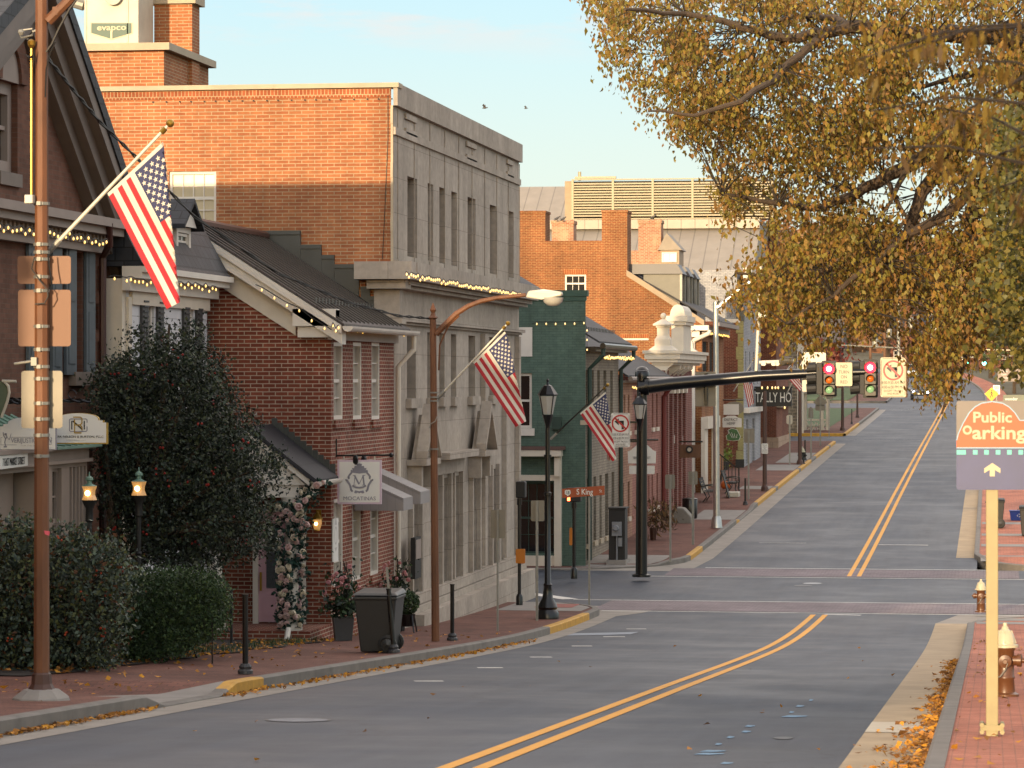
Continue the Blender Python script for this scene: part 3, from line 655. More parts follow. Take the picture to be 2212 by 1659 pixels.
for o in (w1, w2):
    F.window(T, o, .16, .1, 1, 2, M['taupe'], M['curtain'], .06)
    mb = MB(); F.box(mb, o[0]-.15, o[1]+.2, o[2]-.22, o[2]-.003, -.02, .12); mb.build('window_sill', M['darktrim'], T)
    for a0, a1, d in ((o[0]-.46, o[0]-.03, .05), (o[1]+.06, o[1]+.4, .06)):
        mb = MB(); b0, b1 = o[2]-.05, o[3]+.25
        mb.hexa([F.p(a0,b0,.01), F.p(a1,b0,.01 if d < .1 else d), F.p(a1,b1,.01 if d < .1 else d), F.p(a0,b1,.01), F.p(a0,b0,.06), F.p(a1,b0,d+.05), F.p(a1,b1,d+.05), F.p(a0,b1,.06)])
        for q in (.08, .53):
            h = (b1-b0); mb.hexa([F.p(a0+.08,b0+h*q,.062), F.p(a1-.08,b0+h*q,d+.03), F.p(a1-.08,b0+h*(q+.38),d+.03), F.p(a0+.08,b0+h*(q+.38),.062), F.p(a0+.08,b0+h*q,.08), F.p(a1-.08,b0+h*q,d+.07), F.p(a1-.08,b0+h*(q+.38),d+.07), F.p(a0+.08,b0+h*(q+.38),.08)])
        mb.build('shutter', M['shutter'], T)
F.window(T, wa, .2, .18, 2, 2, M['taupe'], M['curtain'], .1, sill=.2, sm=M['darktrim'])
mb = MB(); ca = (wa[0]+wa[1])/2; ra = (wa[1]-wa[0])/2        # brick arch over the upper window
for k in range(12):
    t0, t1 = math.pi*k/12, math.pi*(k+1)/12
    mb.prism([F.p(ca+math.cos(t)*r*1.0, wa[3]+math.sin(t)*r*1.15, .002) for t, r in ((t0, ra), (t0, ra+.32), (t1, ra+.32), (t1, ra))], (.07, 0, 0))
mb.build('window_arch', M['brick_brown'], T)
mb = MB(); mb.prism([F.p(ca+math.cos(math.pi*k/12)*ra, wa[3]+math.sin(math.pi*k/12)*ra*1.15, .004) for k in range(13)], (.02, 0, 0)); mb.build('arch_panel', M['taupe'], T)
mb = MB(); xd = XLB+.16; yd = yx(222, xd); mb.tube([onX(236, 482, XLB+.45), onX(236, 530, XLB+.4), (xd, yd, zw(560, 222)), (xd, yd, gz(50)+.6)], .062, 8); mb.build('downspout', plain('oxblood_pipe', '#3d1d18', .5, .15, 5), T)
# shop bay and entrance
XB = -13.45; FB = FX(XB); zb = lambda py, px: hz(XB, yx(px, XB), py)
ya, yb2 = yx(-20, XB), yx(188, XB); sb0 = yx(108, XB)
mb = MB(); tp = zb(1004, 105)
ops = [(yx(113, XB), yx(133, XB), zb(1245, 120), zb(1012, 120))] + [(yx(150+k*7.6, XB), yx(155.5+k*7.6, XB), zb(1245, 165), zb(1008, 165)) for k in range(5)]
FB.wall(mb, sb0, yb2, gz(45), tp, ops, .12); FB.box(mb, ya, sb0, zb(1020, 50), tp, -.9, -.02); FB.box(mb, ya, yx(80, XB), gz(43), zb(1020, 50), -.9, -.35)
mb.poly([(XB, yb2, gz(45)), (XLB, yb2+.5, gz(45)), (XLB, yb2+.5, tp), (XB, yb2, tp)]); mb.poly([(XB, sb0, gz(45)), (XLB, sb0, gz(45)), (XLB, sb0, tp), (XB, sb0, tp)])
FB.box(mb, sb0-.45, sb0-.02, gz(44), tp, -.4, .03); FB.box(mb, ya, yb2+.05, tp+.002, tp+.05, -.9, .08); FB.box(mb, ya, yb2+.04, tp+.05, tp+.2, -.9, .02); FB.box(mb, ya, yb2+.08, tp+.2, tp+.26, -.9, .12)
for z0 in (0, 1): FB.box(mb, yx(2, XB), yx(40, XB), zb(1185, 20)+z0*1.15, zb(1185, 20)+z0*1.15+.8, -.349, -.33)
mb.build('shop_bay', M['taupe'], T)
for o in ops: FB.window(T, o, .1, .05, 1, 4, M['taupe'], M['curtain'], .04, bw=.03)
mb = MB(); n = 8
for k in range(n):
    a, b = k/n, (k+1)/n; f = lambda t: (XB+.18-(XB+.18-XLB)*t, tp+.26+.42*t**1.7)
    (xa, za), (xb_, zb_) = f(a), f(b); mb.prism([(xa, sb0-.2, za), (xa, yb2+.2, za), (xb_, yb2+.2-.6*b, zb_), (xb_, sb0-.2, zb_)], (0, 0, -.04))
for q in range(6):
    y = sb0+(yb2-sb0)*(q+.5)/6; mb.tube([(f(k/n)[0], y-.3*(k/n), f(k/n)[1]+.02) for k in range(n+1)], .025, 5)
mb.build('bay_roof', M['copper'], T)
mb = MB(); mb.box(-32, XLB+.02, yx(234, XLB)-.02, yx(234, XLB)+.02, eave, eave+.05); mb.build('eave_flashing', M['copper'], T)
# hung along the cornice
lights('string of warm bulbs under the dark cornice of the steep gabled house', [onX(-6, 486, XLB+.55), onX(110, 500, XLB+.55), onX(234, 522, XLB+.55)], 28, .034)
# signs hung from the twisted bars in front of the gabled house
def scroll_sign(name, label, pix, Y, edge, edge_m, face_m):
    T = thing(name, label, 'sign', onY(sum(p[0] for p in pix)/len(pix), max(p[1] for p in pix), Y))
    cx = sum(p[0] for p in pix)/len(pix); cy = sum(p[1] for p in pix)/len(pix)
    flat(pix, Y, 'board', edge_m, T, .05)
    sx, sy = [max(abs(p[i]-c) for p in pix) for i, c in ((0, cx), (1, cy))]
    flat([(cx+(x-cx)*(1-edge/sx), cy+(y-cy)*(1-edge/sy)) for x, y in pix], Y-.004, 'face', face_m, T, .003); return T
def archtop(x0, x1, yt, ys, yb, step=8):
    mid = (x0+x1)/2; w = (x1-x0)/2-step*2.2
    return [(x0, yb), (x0, ys+3), (x0+step, ys+3), (x0+step, ys-2), (mid-w, ys-2)]+[(mid-w*math.cos(math.pi*k/12), ys-2-(ys-2-yt)*math.sin(math.pi*k/12)**.8) for k in range(1, 12)]+[(mid+w, ys-2), (x1-step, ys-2), (x1-step, ys+3), (x1, ys+3), (x1, yb)]
YS1, YS2 = 43.4, 42.6
T = scroll_sign('hanging_sign', 'arched white attorney sign with a gold edge and monogram', archtop(104, 232, 892, 910, 959), YS1, 2.6, M['gold'], M['sign_white'])
ptext('CLARK NELSON & BURTON, PLLC', 167, 943.5, 5.0, YS1-.006, M['sign_black'], T, squash=1.12); ptext('ATTORNEYS AT LAW', 164, 950.5, 2.2, YS1-.006, M['ink_faint'], T, squash=1.5)
mb = MB(); stroke(mb, [(150, 926), (150, 907), (152, 905), (186, 905), (188, 907), (188, 913)], 2, YS1-.01); stroke(mb, [(188, 921), (188, 930), (186, 932), (152, 932), (150, 930), (150, 926)], 2, YS1-.01); mb.build('monogram_frame', M['sign_gray'], T)
mb = MB(); stroke(mb, [(155, 928), (155, 909)], 2.6, YS1-.013); stroke(mb, [(157, 909), (178, 928)], 3, YS1-.013); stroke(mb, [(182, 928), (182, 909)], 2.6, YS1-.013); mb.build('monogram_letter', M['sign_black'], T)
mb = MB(); stroke(mb, [(158, 901), (174, 901), (177, 904), (177, 914), (173, 918), (161, 918)], 2.2, YS1-.016); stroke(mb, [(173, 918), (177, 922), (177, 930)], 2.2, YS1-.016); stroke(mb, [(161, 906), (161, 935), (176, 935)], 2.2, YS1-.016); mb.build('monogram_letter', M['gold'], T)
T = scroll_sign('hanging_sign', 'arched white law sign with a gray edge, half behind the tall brown pole', archtop(-2, 121, 901, 918, 972), YS2, 1.6, M['sign_gray'], M['sign_white'])
ptext('VERIJUSTICE LAW', 68, 952, 10.5, YS2-.006, M['sign_gray'], T, squash=.8); ptext('FOR THE PEOPLE', 68, 962.5, 3.5, YS2-.006, M['ink_faint'], T, squash=1.3)
mb = MB(); stroke(mb, [(36, 961), (2, 961), (2, 945), (5, 945)], .9, YS2-.008); stroke(mb, [(22, 944.5), (111, 944.5), (111, 960), (100, 960)], .9, YS2-.008); mb.build('rule', M['sign_gray'], T)
mb = MB(); stroke(mb, [(7, 934), (8, 941), (12, 948), (10, 956), (12, 963)], 2, YS2-.01); stroke(mb, [(12, 948), (15, 944), (12, 937)], 2, YS2-.01); stroke(mb, [(15, 944), (20, 950), (24, 937)], 1, YS2-.01); stroke(mb, [(8, 965), (15, 965)], 3, YS2-.01); plate(mb, disc(12, 938, 2.6), YS2-.01); mb.build('justice_figure', M['sign_gray'], T)
def twisted_bar(label, p0, p1, r=.03):
    d = V(p1)-V(p0); pts = [V(p0)+d*t for t in np.linspace(0, 1, 40)]; mb = MB()
    for ph in (0, math.pi):
        mb.tube([p+V((0, math.cos(k*1.1+ph)*r*.6, math.sin(k*1.1+ph)*r*.6)) for k, p in enumerate(pts)], r*.6, 6)
    mb.tube([V(p0)+d*.86+V((0, 0, .09))+V((math.cos(t)*.06, 0, math.sin(t)*.06)) for t in np.linspace(0, 5.5, 14)], .008, 5)
    return tag(mb.build('sign_bracket', M['black'], smooth=True), label, 'sign bracket', 'twisted iron sign brackets')
twisted_bar('upper twisted black iron bar carrying the gold edged attorney sign', (XLB, YS1, hz(XLB, YS1, 861)), onY(196, 866, YS1))
twisted_bar('lower twisted black iron bar carrying the gray edged law sign', (XLB, YS2, hz(XLB, YS2, 862)), onY(112, 872, YS2))
T = thing('address_board', 'long white address board above the entrance of the gabled house', 'sign', onX(20, 1010, XB))
mb = MB(); mb.hexa([onX(*q, XB+d) for d in (.06, .1) for q in ((-14, 1016), (60, 1006), (60, 979), (-14, 986))]); mb.build('board', M['sign_white'], T)
text('7 EAST MARKET STREET', onX(30, 997.5, XB+.104), (0, 1, 0), ZA, .11, M['sign_black'], T, squash=.62)
mb = MB(); YG = 41.5                           # curved green sign
pr = [(4, 823), (10, 826), (17, 834), (19, 848), (15, 866), (9, 884), (2, 902)]
for (xa, ya_), (xb_, yb_) in zip(pr, pr[1:]): mb.hexa([onY(x, y, YG+d) for d in (0, .5) for x, y in ((xa-30, ya_), (xa, ya_), (xb_, yb_), (xb_-34, yb_))])
o = mb.build('hanging_scroll_sign', plain('faded_green_canvas', '#54604c', .7, .2, 2)); mb = MB(); mb.tube([onY(x+1, y, YG-.02) for x, y in [(34, 824)]+pr], .02, 6); e = mb.build('edging', M['off_white'], o)
tag(o, 'faded green scroll shaped sign with a white edge left of the tall brown pole', 'sign')
# ================================================================== white clapboard house with mansard roof
XW = -14.14; Ya, Yb = yx(272, XW), yx(447, XW); FW = FX(XW); zww = lambda py, px: hz(XW, yx(px, XW), py)
T = thing('clapboard_house', 'narrow white clapboard house with a dark slate mansard roof', 'house', (XW, (Ya+Yb)/2, road(55)))
ze = zww(612, 360)
wn = [(yx(316, XW), yx(333, XW), zww(800, 324), zww(650, 324)), (yx(405, XW), yx(418, XW), zww(815, 411), zww(664, 411)), (yx(316, XW), yx(333, XW), zww(1215, 324), zww(1020, 324)), (yx(405, XW), yx(418, XW), zww(1215, 411), zww(1020, 411))]
mb = MB(); FW.wall(mb, Ya, Yb, gz(54), ze, wn, .12); mb.build('wall', M['clap'], T)
mb = MB(); mb.box(-24, XW-.002, Ya-.22, Ya, gz(54), ze); FW.box(mb, Ya, Ya+.2, gz(54), ze-.3, .002, .05); FW.box(mb, Ya+.2, Yb, ze-.42, ze-.02, .002, .06); mb.build('corner_wall', M['cream'], T)
for o in wn:
    FW.window(T, o, .1, .08, 1, 2, M['white'], M['glass'], .06)
    for a0, a1 in ((o[0]-.42, o[0]-.03), (o[1]+.1, o[1]+.48)):
        mb = MB(); FW.box(mb, a0, a1, o[2], o[3]+.1, .003, .05)
        for k in range(14): z = o[2]+.05+(o[3]-o[2])*k/14; FW.box(mb, a0+.04, a1-.04, z, z+.03, .051, .075)
        mb.build('shutter', M['shutter_dark'], T)
mb = MB()
for z0, z1, d in ((ze+.1, ze+.2, .42), (ze, ze+.1, .34), (ze-.2, ze-.002, .14)): FW.box(mb, Ya-.25, Yb+.35, z0, z1, .003, d)
mb.build('cornice', M['white'], T)
zr = zww(432, 400); mb = MB(); zs = ze+.2
mb.prism([(XW+.4, Ya-.25, zs), (XW+.34, Ya-.25, zs+.06), (XW-.35, Ya-.25, zr), (XW-.5, Ya-.25, zr+.08), (-24, Ya-.25, zr+.5), (-24, Ya-.25, zs)], (0, Yb-Ya+.5, 0)); mb.build('mansard_roof', M['slate'], T)
for px0, px1, pt, pb in ((287, 312, 492, 545), (373, 404, 488, 556)):
    a0, a1 = yx(px0, XW+.05), yx(px1, XW+.05); b0, b1 = hz(XW, a0, pb), hz(XW, a0, pt); FD = FX(XW+.12)
    D = MB(); FD.wall(D, a0, a1, b0, b1, [(a0+.12, a1-.12, b0+.12, b1-.1)], .08); FD.box(D, a0, a0+.05, b0, b1, -1.2, -.002); FD.box(D, a1-.05, a1, b0, b1, -1.2, -.002); d = D.build('dormer', M['white'], T)
    FD.window(d, (a0+.13, a1-.13, b0+.13, b1-.11), .06, .05, 2, 2, M['white'], M['glass'], .03)
    am = (a0+a1)/2; R = MB()
    for aa in (a0-.2, a1+.2): R.prism([FD.p(aa, b1-.05, .2), FD.p(am, b1+.42, .2), FD.p(am, b1+.5, .2), FD.p(aa, b1+.03, .2)], (-1.4, 0, 0))
    R.build('dormer_roof', M['slate'], T)
    R = MB(); R.poly([FD.p(a0-.02, b1, .1), FD.p(a1+.02, b1, .1), FD.p(am, b1+.4, .1)]); R.build('dormer_pediment', M['white'], T)
lights('string of warm bulbs under the white cornice below the slate mansard roof', [onX(232, 598, XW+.2), onX(272, 600, XW+.45), onX(372, 610, XW+.45), onX(470, 622, XW+.45)], 26, .034)
# ================================================================== red brick cottage with the white porch
XF = -12.0; YC_ = yx(715, XF); YD = yx(851, XF); FC = FX(XF); FG = FY(YC_)
T = thing('brick_cottage', 'small red brick cottage with white gable trim and a brown metal roof', 'house', (XF, YC_, road(58)))
zc = lambda py, px: hz(XF, yx(px, XF), py); zg = lambda px, py: hz(xy(px, YC_), YC_, py)
ez = zc(735, 730); up = []
for j in (741, 781.5, 820.5): y1 = yx(j, XF); up.append((y1-.85, y1, zc(905, j), zc(738, j)-.02))
lw = []
for j, b in ((741, 1262), (780, 1250), (818, 1238)): y1 = yx(j, XF); lw.append((y1-.85, y1, zc(b, j), zc(1075, j)))
mb = MB(); FC.wall(mb, YC_, YD, gz(60), ez, up+lw, .16)
rx = xy(418, YC_)-.05; rz = hz(rx, YC_, 486); ex = XF+.28; ezr = zg(722, 702); sl = (rz-ezr)/(rx-ex)
zroof = lambda x: rz+(x-rx)*sl
mb.poly([(-16.6, YC_, gz(57)), (XF, YC_, gz(57)), (XF, YC_, zroof(XF)-.1), (rx, YC_, rz-.1), (-16.6, YC_, zroof(2*rx+16.6)-.1)])
mb.build('wall', M['brick_old'], T, recalc=False)
for o in up+lw:
    W = FC.window(T, o, .13, .07, 2, 4, M['white'], M['glass'], .12)
    q = MB(); FC.box(q, o[0]-.1, o[1]+.22, o[2]-.16, o[2]-.003, -.12, .06); q.build('sill', M['brick_old'], W)
mb = MB(); e0 = YC_-.42
mb.prism([(ex+.05, e0, zroof(ex+.05)), (rx, e0, rz), (rx, e0, rz+.05), (ex+.05, e0, zroof(ex+.05)+.05)], (0, YD-e0+.05, 0)); mb.prism([(2*rx-ex, e0, zroof(ex)), (rx, e0, rz), (rx, e0, rz+.05), (2*rx-ex, e0, zroof(ex)+.05)], (0, YD-e0+.05, 0))
mb.build('roof', M['roof_seam_y'], T)
mb = MB()
for k in range(15):
    y = e0+.12+k*.42
    if y < YD: mb.prism([(ex, y, zroof(ex)+.05), (rx, y, rz+.05), (rx, y, rz+.085), (ex, y, zroof(ex)+.085)], (0, .03, 0))
mb.build('roof_seam', plain('dark_seam', '#2f2b29', .5, .1, 2), T)
mb = MB(); mb.tube([(rx, e0-.02, rz+.07), (rx, YD, rz+.07)], .09, 8); mb.build('ridge_cap', plain('rust_ridge', '#4e3730', .6, .2, 2), T)
mb = MB()
for k in range(19): y = e0+.3+k*.3; x = ex-.55; mb.box(x-.01, x+.01, y, y+.07, zroof(x)+.06, zroof(x)+.16)
mb.build('snow_guard', M['flash'], T)
mb = MB()                                     # white rake boards and boxed return
for d0, t0, t1 in ((-.42, -.16, -.01), (-.36, -.36, -.16), (-.06, -.78, -.36)):
    xe = ex if d0 < -.1 else XF-.65
    mb.prism([(xe, YC_+d0, zroof(xe)+t0), (rx, YC_+d0, rz+t0), (rx, YC_+d0, rz+t1), (xe, YC_+d0, zroof(xe)+t1)], (0, -d0-.003, 0))
    mb.prism([(2*rx-xe, YC_+d0, zroof(xe)+t0), (rx, YC_+d0, rz+t0), (rx, YC_+d0, rz+t1), (2*rx-xe, YC_+d0, zroof(xe)+t1)], (0, -d0-.003, 0))
x0, x1 = xy(641, YC_), xy(716, YC_); mb.box(x0, XF+.16, YC_-.36, YC_-.004, zg(680, 705), zg(680, 668)); mb.prism([(x0, YC_-.34, zg(680, 668)-.02), (XF+.16, YC_-.34, zg(680, 668)-.02), (XF+.16, YC_-.34, zroof(XF+.16)-.3), (x0, YC_-.34, zroof(x0)-.3)], (0, .335, 0)); mb.box(xy(650, YC_), XF+.09, YC_-.28, YC_-.004, zg(680, 729), zg(680, 706))
mb.build('rake_board', M['white'], T)
mb = MB(); FC.box(mb, YC_-.28, YD-.02, ez, zg(715, 706)-.003, .003, .1); mb.build('frieze_board', M['taupe'], T)
mb = MB(); gy = [(ex+.12+.1*math.cos(t), zroof(ex)-.03+.1*math.sin(t)) for t in np.linspace(math.pi, 2*math.pi, 9)]
mb.prism([(x, e0, z) for x, z in gy], (0, YD-e0+.25, 0)); mb.build('gutter', M['white'], T)
mb = MB(); xd = XF+.11; yd = YD-.12; mb.tube([(ex+.12, YD+.05, zroof(ex)-.12), (ex+.12, YD+.05, zroof(ex)-.4), (xd, yd, zroof(ex)-.75), (xd, yd, road(YD)+.2)], .055, 8); mb.build('downspout', M['cream'], T)
# porch
yp = YC_-1.75; zp = lambda px, py: hz(xy(px, yp), yp, py)
pxa, pza = xy(540, yp), zp(540, 930); pxr, pzr = xy(682, yp), zp(682, 1042); ps = (pzr-pza)/(pxr-pxa); zpf = lambda x: pza+(x-pxa)*ps
mb = MB(); mb.prism([(pxr+.05, yp-.15, zpf(pxr+.05)), (pxa, yp-.15, pza), (pxa, yp-.15, pza+.09), (pxr+.05, yp-.15, zpf(pxr+.05)+.09)], (0, 1.9, 0)); mb.prism([(2*pxa-pxr, yp-.15, pzr), (pxa, yp-.15, pza), (pxa, yp-.15, pza+.09), (2*pxa-pxr, yp-.15, pzr+.09)], (0, 1.9, 0)); mb.build('porch_roof', M['roof_black'], T)
mb = MB()
for k in range(11): x = pxa+(pxr-pxa)*(k/11); mb.box(x, x+(pxr-pxa)/11-.004, YC_-.02, YC_-.003, zpf(x)-.1, zpf(x)+.2)
mb.build('step_flashing', M['flash'], T)
mb = MB(); zpb = zp(620, 1075); xcol = xy(630, yp+.25)
mb.prism([(2*pxa-pxr+.15, yp, pzr-.05), (pxr-.18, yp, pzr-.05), (pxa, yp, pza-.05)], (0, .12, 0)); mb.prism([(pxr-.02, yp-.1, pzr-.12), (pxa, yp-.1, pza-.12), (pxa, yp-.1, pza-.003), (pxr-.02, yp-.1, pzr-.003)], (0, .098, 0))
mb.prism([(2*pxa-pxr, yp-.1, pzr-.12), (pxa, yp-.1, pza-.12), (pxa, yp-.1, pza-.003), (2*pxa-pxr, yp-.1, pzr-.003)], (0, .098, 0))
mb.box(2*pxa-xcol-.2, xcol+.18, yp+.05, YC_-.003, zpb, pzr-.052); mb.build('porch_pediment', M['white'], T)
mb = MB(); gl = [(pxr+.09+.09*math.cos(t), pzr+.02+.09*math.sin(t)) for t in np.linspace(math.pi, 2*math.pi, 8)]; mb.prism([(x, yp-.15, z) for x, z in gl], (0, 1.75, 0)); mb.build('porch_gutter', M['white'], T)
zf = road(YC_)+.42
mb = MB(); mb.lathe([(.2, 0), (.2, .1), (.15, .14), (.13, .3), (.115, zpb-zf-.25), (.13, zpb-zf-.2), (.18, zpb-zf-.1), (.2, zpb-zf-.002)], (xcol, yp+.25, zf+.002), 14); mb.lathe([(.2, 0), (.2, .1), (.15, .14), (.115, zpb-zf-.25), (.18, zpb-zf-.1), (.2, zpb-zf-.002)], (2*pxa-xcol, yp+.25, zf+.002), 14); mb.build('porch_column', M['white'], T, smooth=True)
mb = MB(); mb.box(2*pxa-xcol-.4, xcol+.4, yp-.05, YC_-.003, gz(56), zf); mb.box(xcol-1.6, xcol-.3, yp-.7, yp-.053, gz(56), zf-.2); mb.build('porch_step', M['brick_old'], T)
FGd = FY(YC_-.05); dxa, dxb = xy(561, YC_), xy(612, YC_)
mb = MB(); zt = zg(585, 1105); FGd.box(mb, dxa-.1, dxa-.003, zf, zt, 0, .09); FGd.box(mb, xy(655, YC_), xy(662, YC_), zf, zt, 0, .09); FGd.box(mb, dxa-.1, xy(662, YC_), zt+.003, zt+.12, 0, .1); mb.build('door_frame', M['white'], T)
mb = MB(); FGd.box(mb, dxa, dxb+.02, zf+.03, zt, .01, .05); FGd.box(mb, dxb+.03, xy(655, YC_), zf+.03, zt, .005, .03); FGd.box(mb, dxa+.1, dxb-.06, zf+.15, zf+.5, .051, .065); d = mb.build('door', M['pinkdoor'], T)
mb = MB(); FGd.box(mb, dxa+.15, dxb-.03, zg(600, 1270), zg(600, 1130), .051, .058); mb.build('pane', M['glass'], d); mb = MB(); FGd.box(mb, dxa+.03, dxa+.07, zg(565, 1275), zg(565, 1235), .052, .09); mb.build('handle', M['brass'], d)
mb = MB(); dx = xy(625, yp-.1); mb.tube([(dx, yp-.3, gz(55)+.6), (dx, yp-.3, zf-.12), (dx, yp-.16, zf+.06)], .05, 8); mb.build('drain_pipe', M['white'], T)
# garland of roses winding up the porch column: a thing of its own
G = thing('rose_garland', 'garland of pale pink and cream roses wound up the white porch column', 'garland', (xcol, yp+.25, zf))
h = zpb-zf-.15; pts = []
for k in range(230): t = random.random()*h; a = random.uniform(math.pi*.95, math.pi*2.05); pts.append(V((xcol+.22*math.cos(a), yp+.25+.22*math.sin(a), zf+.1+t)))
for k in range(60): t = k/60; pts.append(V((xcol+.1+.45*t+random.gauss(0, .1), yp+random.gauss(-.05, .08), zpb-.6+.85*t+random.gauss(0, .1))))
leaves('foliage', clump(np.array([tuple(p) for p in pts]), 6, (.05, .05, .05)), .08, .06, [leafmat('garland_leaf', '#2c4a40', .5, .1), leafmat('garland_leaf_dark', '#1f362f', .5, .1)], G, .1)
def roses(T, P, mats, lo, hi, facing=-1):       # every bloom a part, copies share one mesh per colour
    src = {}
    for k, p in enumerate(P):
        m_ = mats[k % len(mats)]
        if m_ not in src:
            r = 1.0; mb = MB(); mb.lathe([(.004, -.5*r), (r*.8, -.25*r), (r, .3*r), (r*.72, .42*r), (r*.66, .1*r), (r*.5, .5*r), (r*.3, .15*r), (r*.2, .6*r), (.003, .5*r)], V(T.location), 7); o = mb.build('rose', m_, T, smooth=True); src[m_] = o
        else: o = src[m_].copy(); COL.objects.link(o); o.parent = T
        o.location = V(p)-V(T.location); f = random.uniform(lo, hi); o.scale = (f, f, f); o.rotation_euler = (math.pi/2+random.gauss(.2, .35), random.gauss(0, .3), random.gauss(0, .4))
roses(G, [p+V((0, -.06, 0)) for p in random.sample(pts, 98)], [M['rose'], M['rose_cream'], M['rose_blush'], M['rose_cream']], .045, .075)
# wall lantern, plaque, hanging sign, awnings
T = thing('wall_lantern', 'small lit brass lantern on the brick wall right of the porch', 'lantern', onY(685, 1140, YC_-.12))
lc = onY(685, 1131, YC_-.16); mb = MB(); mb.lathe([(.02, .2), (.05, .17), (.1, .1), (.11, .08)], lc, 8); mb.lathe([(.06, -.13), (.05, -.11)], lc, 8); mb.tube([lc+V((0, .15, .18)), lc+V((0, .02, .22)), lc+V((0, 0, .19))], .012, 6); mb.box(lc.x-.05, lc.x+.05, lc.y+.13, lc.y+.155, lc.z+.05, lc.z+.25); mb.build('bracket', M['brass'], T)
mb = MB(); mb.lathe([(.055, -.108), (.09, 0), (.085, .075)], lc, 10); mb.build('glass', M['lamp_glass'], T, smooth=True); mb = MB(); mb.ball(lc+V((0, -.1, 0)), .03, 8); mb.build('bulb', M['lamp'], T)
T = thing('wall_plaque', 'tall narrow white plaque with a faded gray crest on the brick corner', 'plaque', onX(718, 1215, XF+.02))
mb = MB(); y0, y1 = YC_+.03, YC_+.5; zt, zb_ = zc(1121, 716), zc(1214, 716); FC.box(mb, y0, y1, zb_, zt, .012, .035); mb.build('board', M['sign_white'], T)
mb = MB(); cy, cz = (y0+y1)/2, (zt+zb_)/2+.08
for k in range(18):
    a, b = 2*math.pi*k/18, 2*math.pi*(k+1)/18; mb.poly([FC.p(cy+math.cos(t)*.13*s, cz+math.sin(t)*.17*s, .037) for t, s in ((a, .8), (a, 1), (b, 1), (b, .8))])
mb.poly([FC.p(cy-.1, cz+.2, .037), FC.p(cy+.1, cz+.2, .037), FC.p(cy, cz+.36, .037)]); mb.poly([FC.p(cy-.12, cz-.22, .037), FC.p(cy+.12, cz-.22, .037), FC.p(cy, cz-.3, .037)]); mb.build('crest', M['ink_faint'], T)
YM = 57.6
T = thing('hanging_sign', 'square white shop sign with a lilac edge and gray crest on the brick cottage', 'sign', onY(777, 1089, YM))
flat([(729, 1089), (824, 1089), (824, 993.5), (729, 993.5)], YM, 'board', M['lilac'], T, .04); flat([(733, 1085), (820, 1085), (820, 997.5), (733, 997.5)], YM-.005, 'face', M['sign_white'], T, .004)
ptext('MOCATINAS', 776.5, 1077, 8.6, YM-.006, M['sign_gray'], T, squash=1.06)
mb = MB(); m_ = YM-.01                        # big serif M
stroke(mb, [(764.5, 1048), (767, 1027)], 1.6, m_); stroke(mb, [(766, 1027.5), (775.5, 1046)], 3.4, m_-.001); stroke(mb, [(775.5, 1046), (784.5, 1027.5)], 1.4, m_-.002); stroke(mb, [(784, 1027), (786.5, 1048)], 3.4, m_-.003)
for a, b, y in ((762, 769, 1048), (782, 790, 1048), (762, 768, 1027), (783, 789, 1027)): stroke(mb, [(a, y), (b, y)], 1.3, m_-.004)
mb.build('letter', M['sign_gray'], T)
mb = MB()                                     # crest: crown plume, two scrolls, two curved stems and a base
plate(mb, [(760, 1021), (758, 1016), (762, 1016), (760, 1011), (765, 1011), (766, 1006), (771, 1007), (770, 1002), (776, 1001), (782, 1002), (781, 1007), (786, 1006), (787, 1011), (792, 1011), (790, 1016), (794, 1016), (792, 1021), (776, 1023)], m_)
for s in (-1, 1):
    q = lambda x, y: (776+s*x, y)
    stroke(mb, [q(18, 1016), q(15.5, 1018), q(16.5, 1021), q(22, 1027), q(24, 1032), q(21, 1034)], 4.2, m_-.002); stroke(mb, [q(30, 1037), q(27, 1036.5), q(20, 1048), q(17, 1060), q(14, 1061)], 4.4, m_-.004)
    for a, b in zip([(0, 1053.5), (8, 1052.5), (13, 1050)], [(8, 1052.5), (13, 1050), (15, 1049)]): stroke(mb, [q(*a), q(*b)], 3.8, m_-.006-s*.001)
plate(mb, [(765, 1065), (767, 1059), (776, 1061), (785, 1059), (787, 1065), (783, 1066), (779, 1064), (776, 1066), (773, 1064), (769, 1066)], m_); mb.build('crest', M['sign_gray'], T)
mb = MB()
for x in (742.5, 809): stroke(mb, [(x, 994), (x, 986)], 3, YM-.004, .02)
mb.build('hanger', M['off_white'], T)
T = thing('sign_bracket', 'black iron arm with two spotlights above the square shop sign', 'sign bracket', onY(716, 985, YM))
mb = MB(); mb.tube([(XF, YM+.02, hz(XF, YM, 984.5)), onY(844, 983, YM+.02)], .017, 7); mb.ball(onY(845, 983, YM+.02), .045, 8); mb.tube([(XF+.01, YM+.02, hz(XF, YM, 948)), (XF+.01, YM+.02, hz(XF, YM, 988))], .014, 6); mb.build('arm', M['black'], T)
for x, d in ((768, -.25), (786, .3)):
    p = onY(x, 992, YM+d); mb = MB(); mb.lathe([(.03, -.08), (.052, -.02), (.05, .06), (.02, .1)], p, 9, ax=(0, -d*.8, -1)); mb.tube([p+V((0, 0, .05)), onY(x, 984, YM+.02)], .01, 5); mb.build('spotlight', M['black'], T)
aw = None
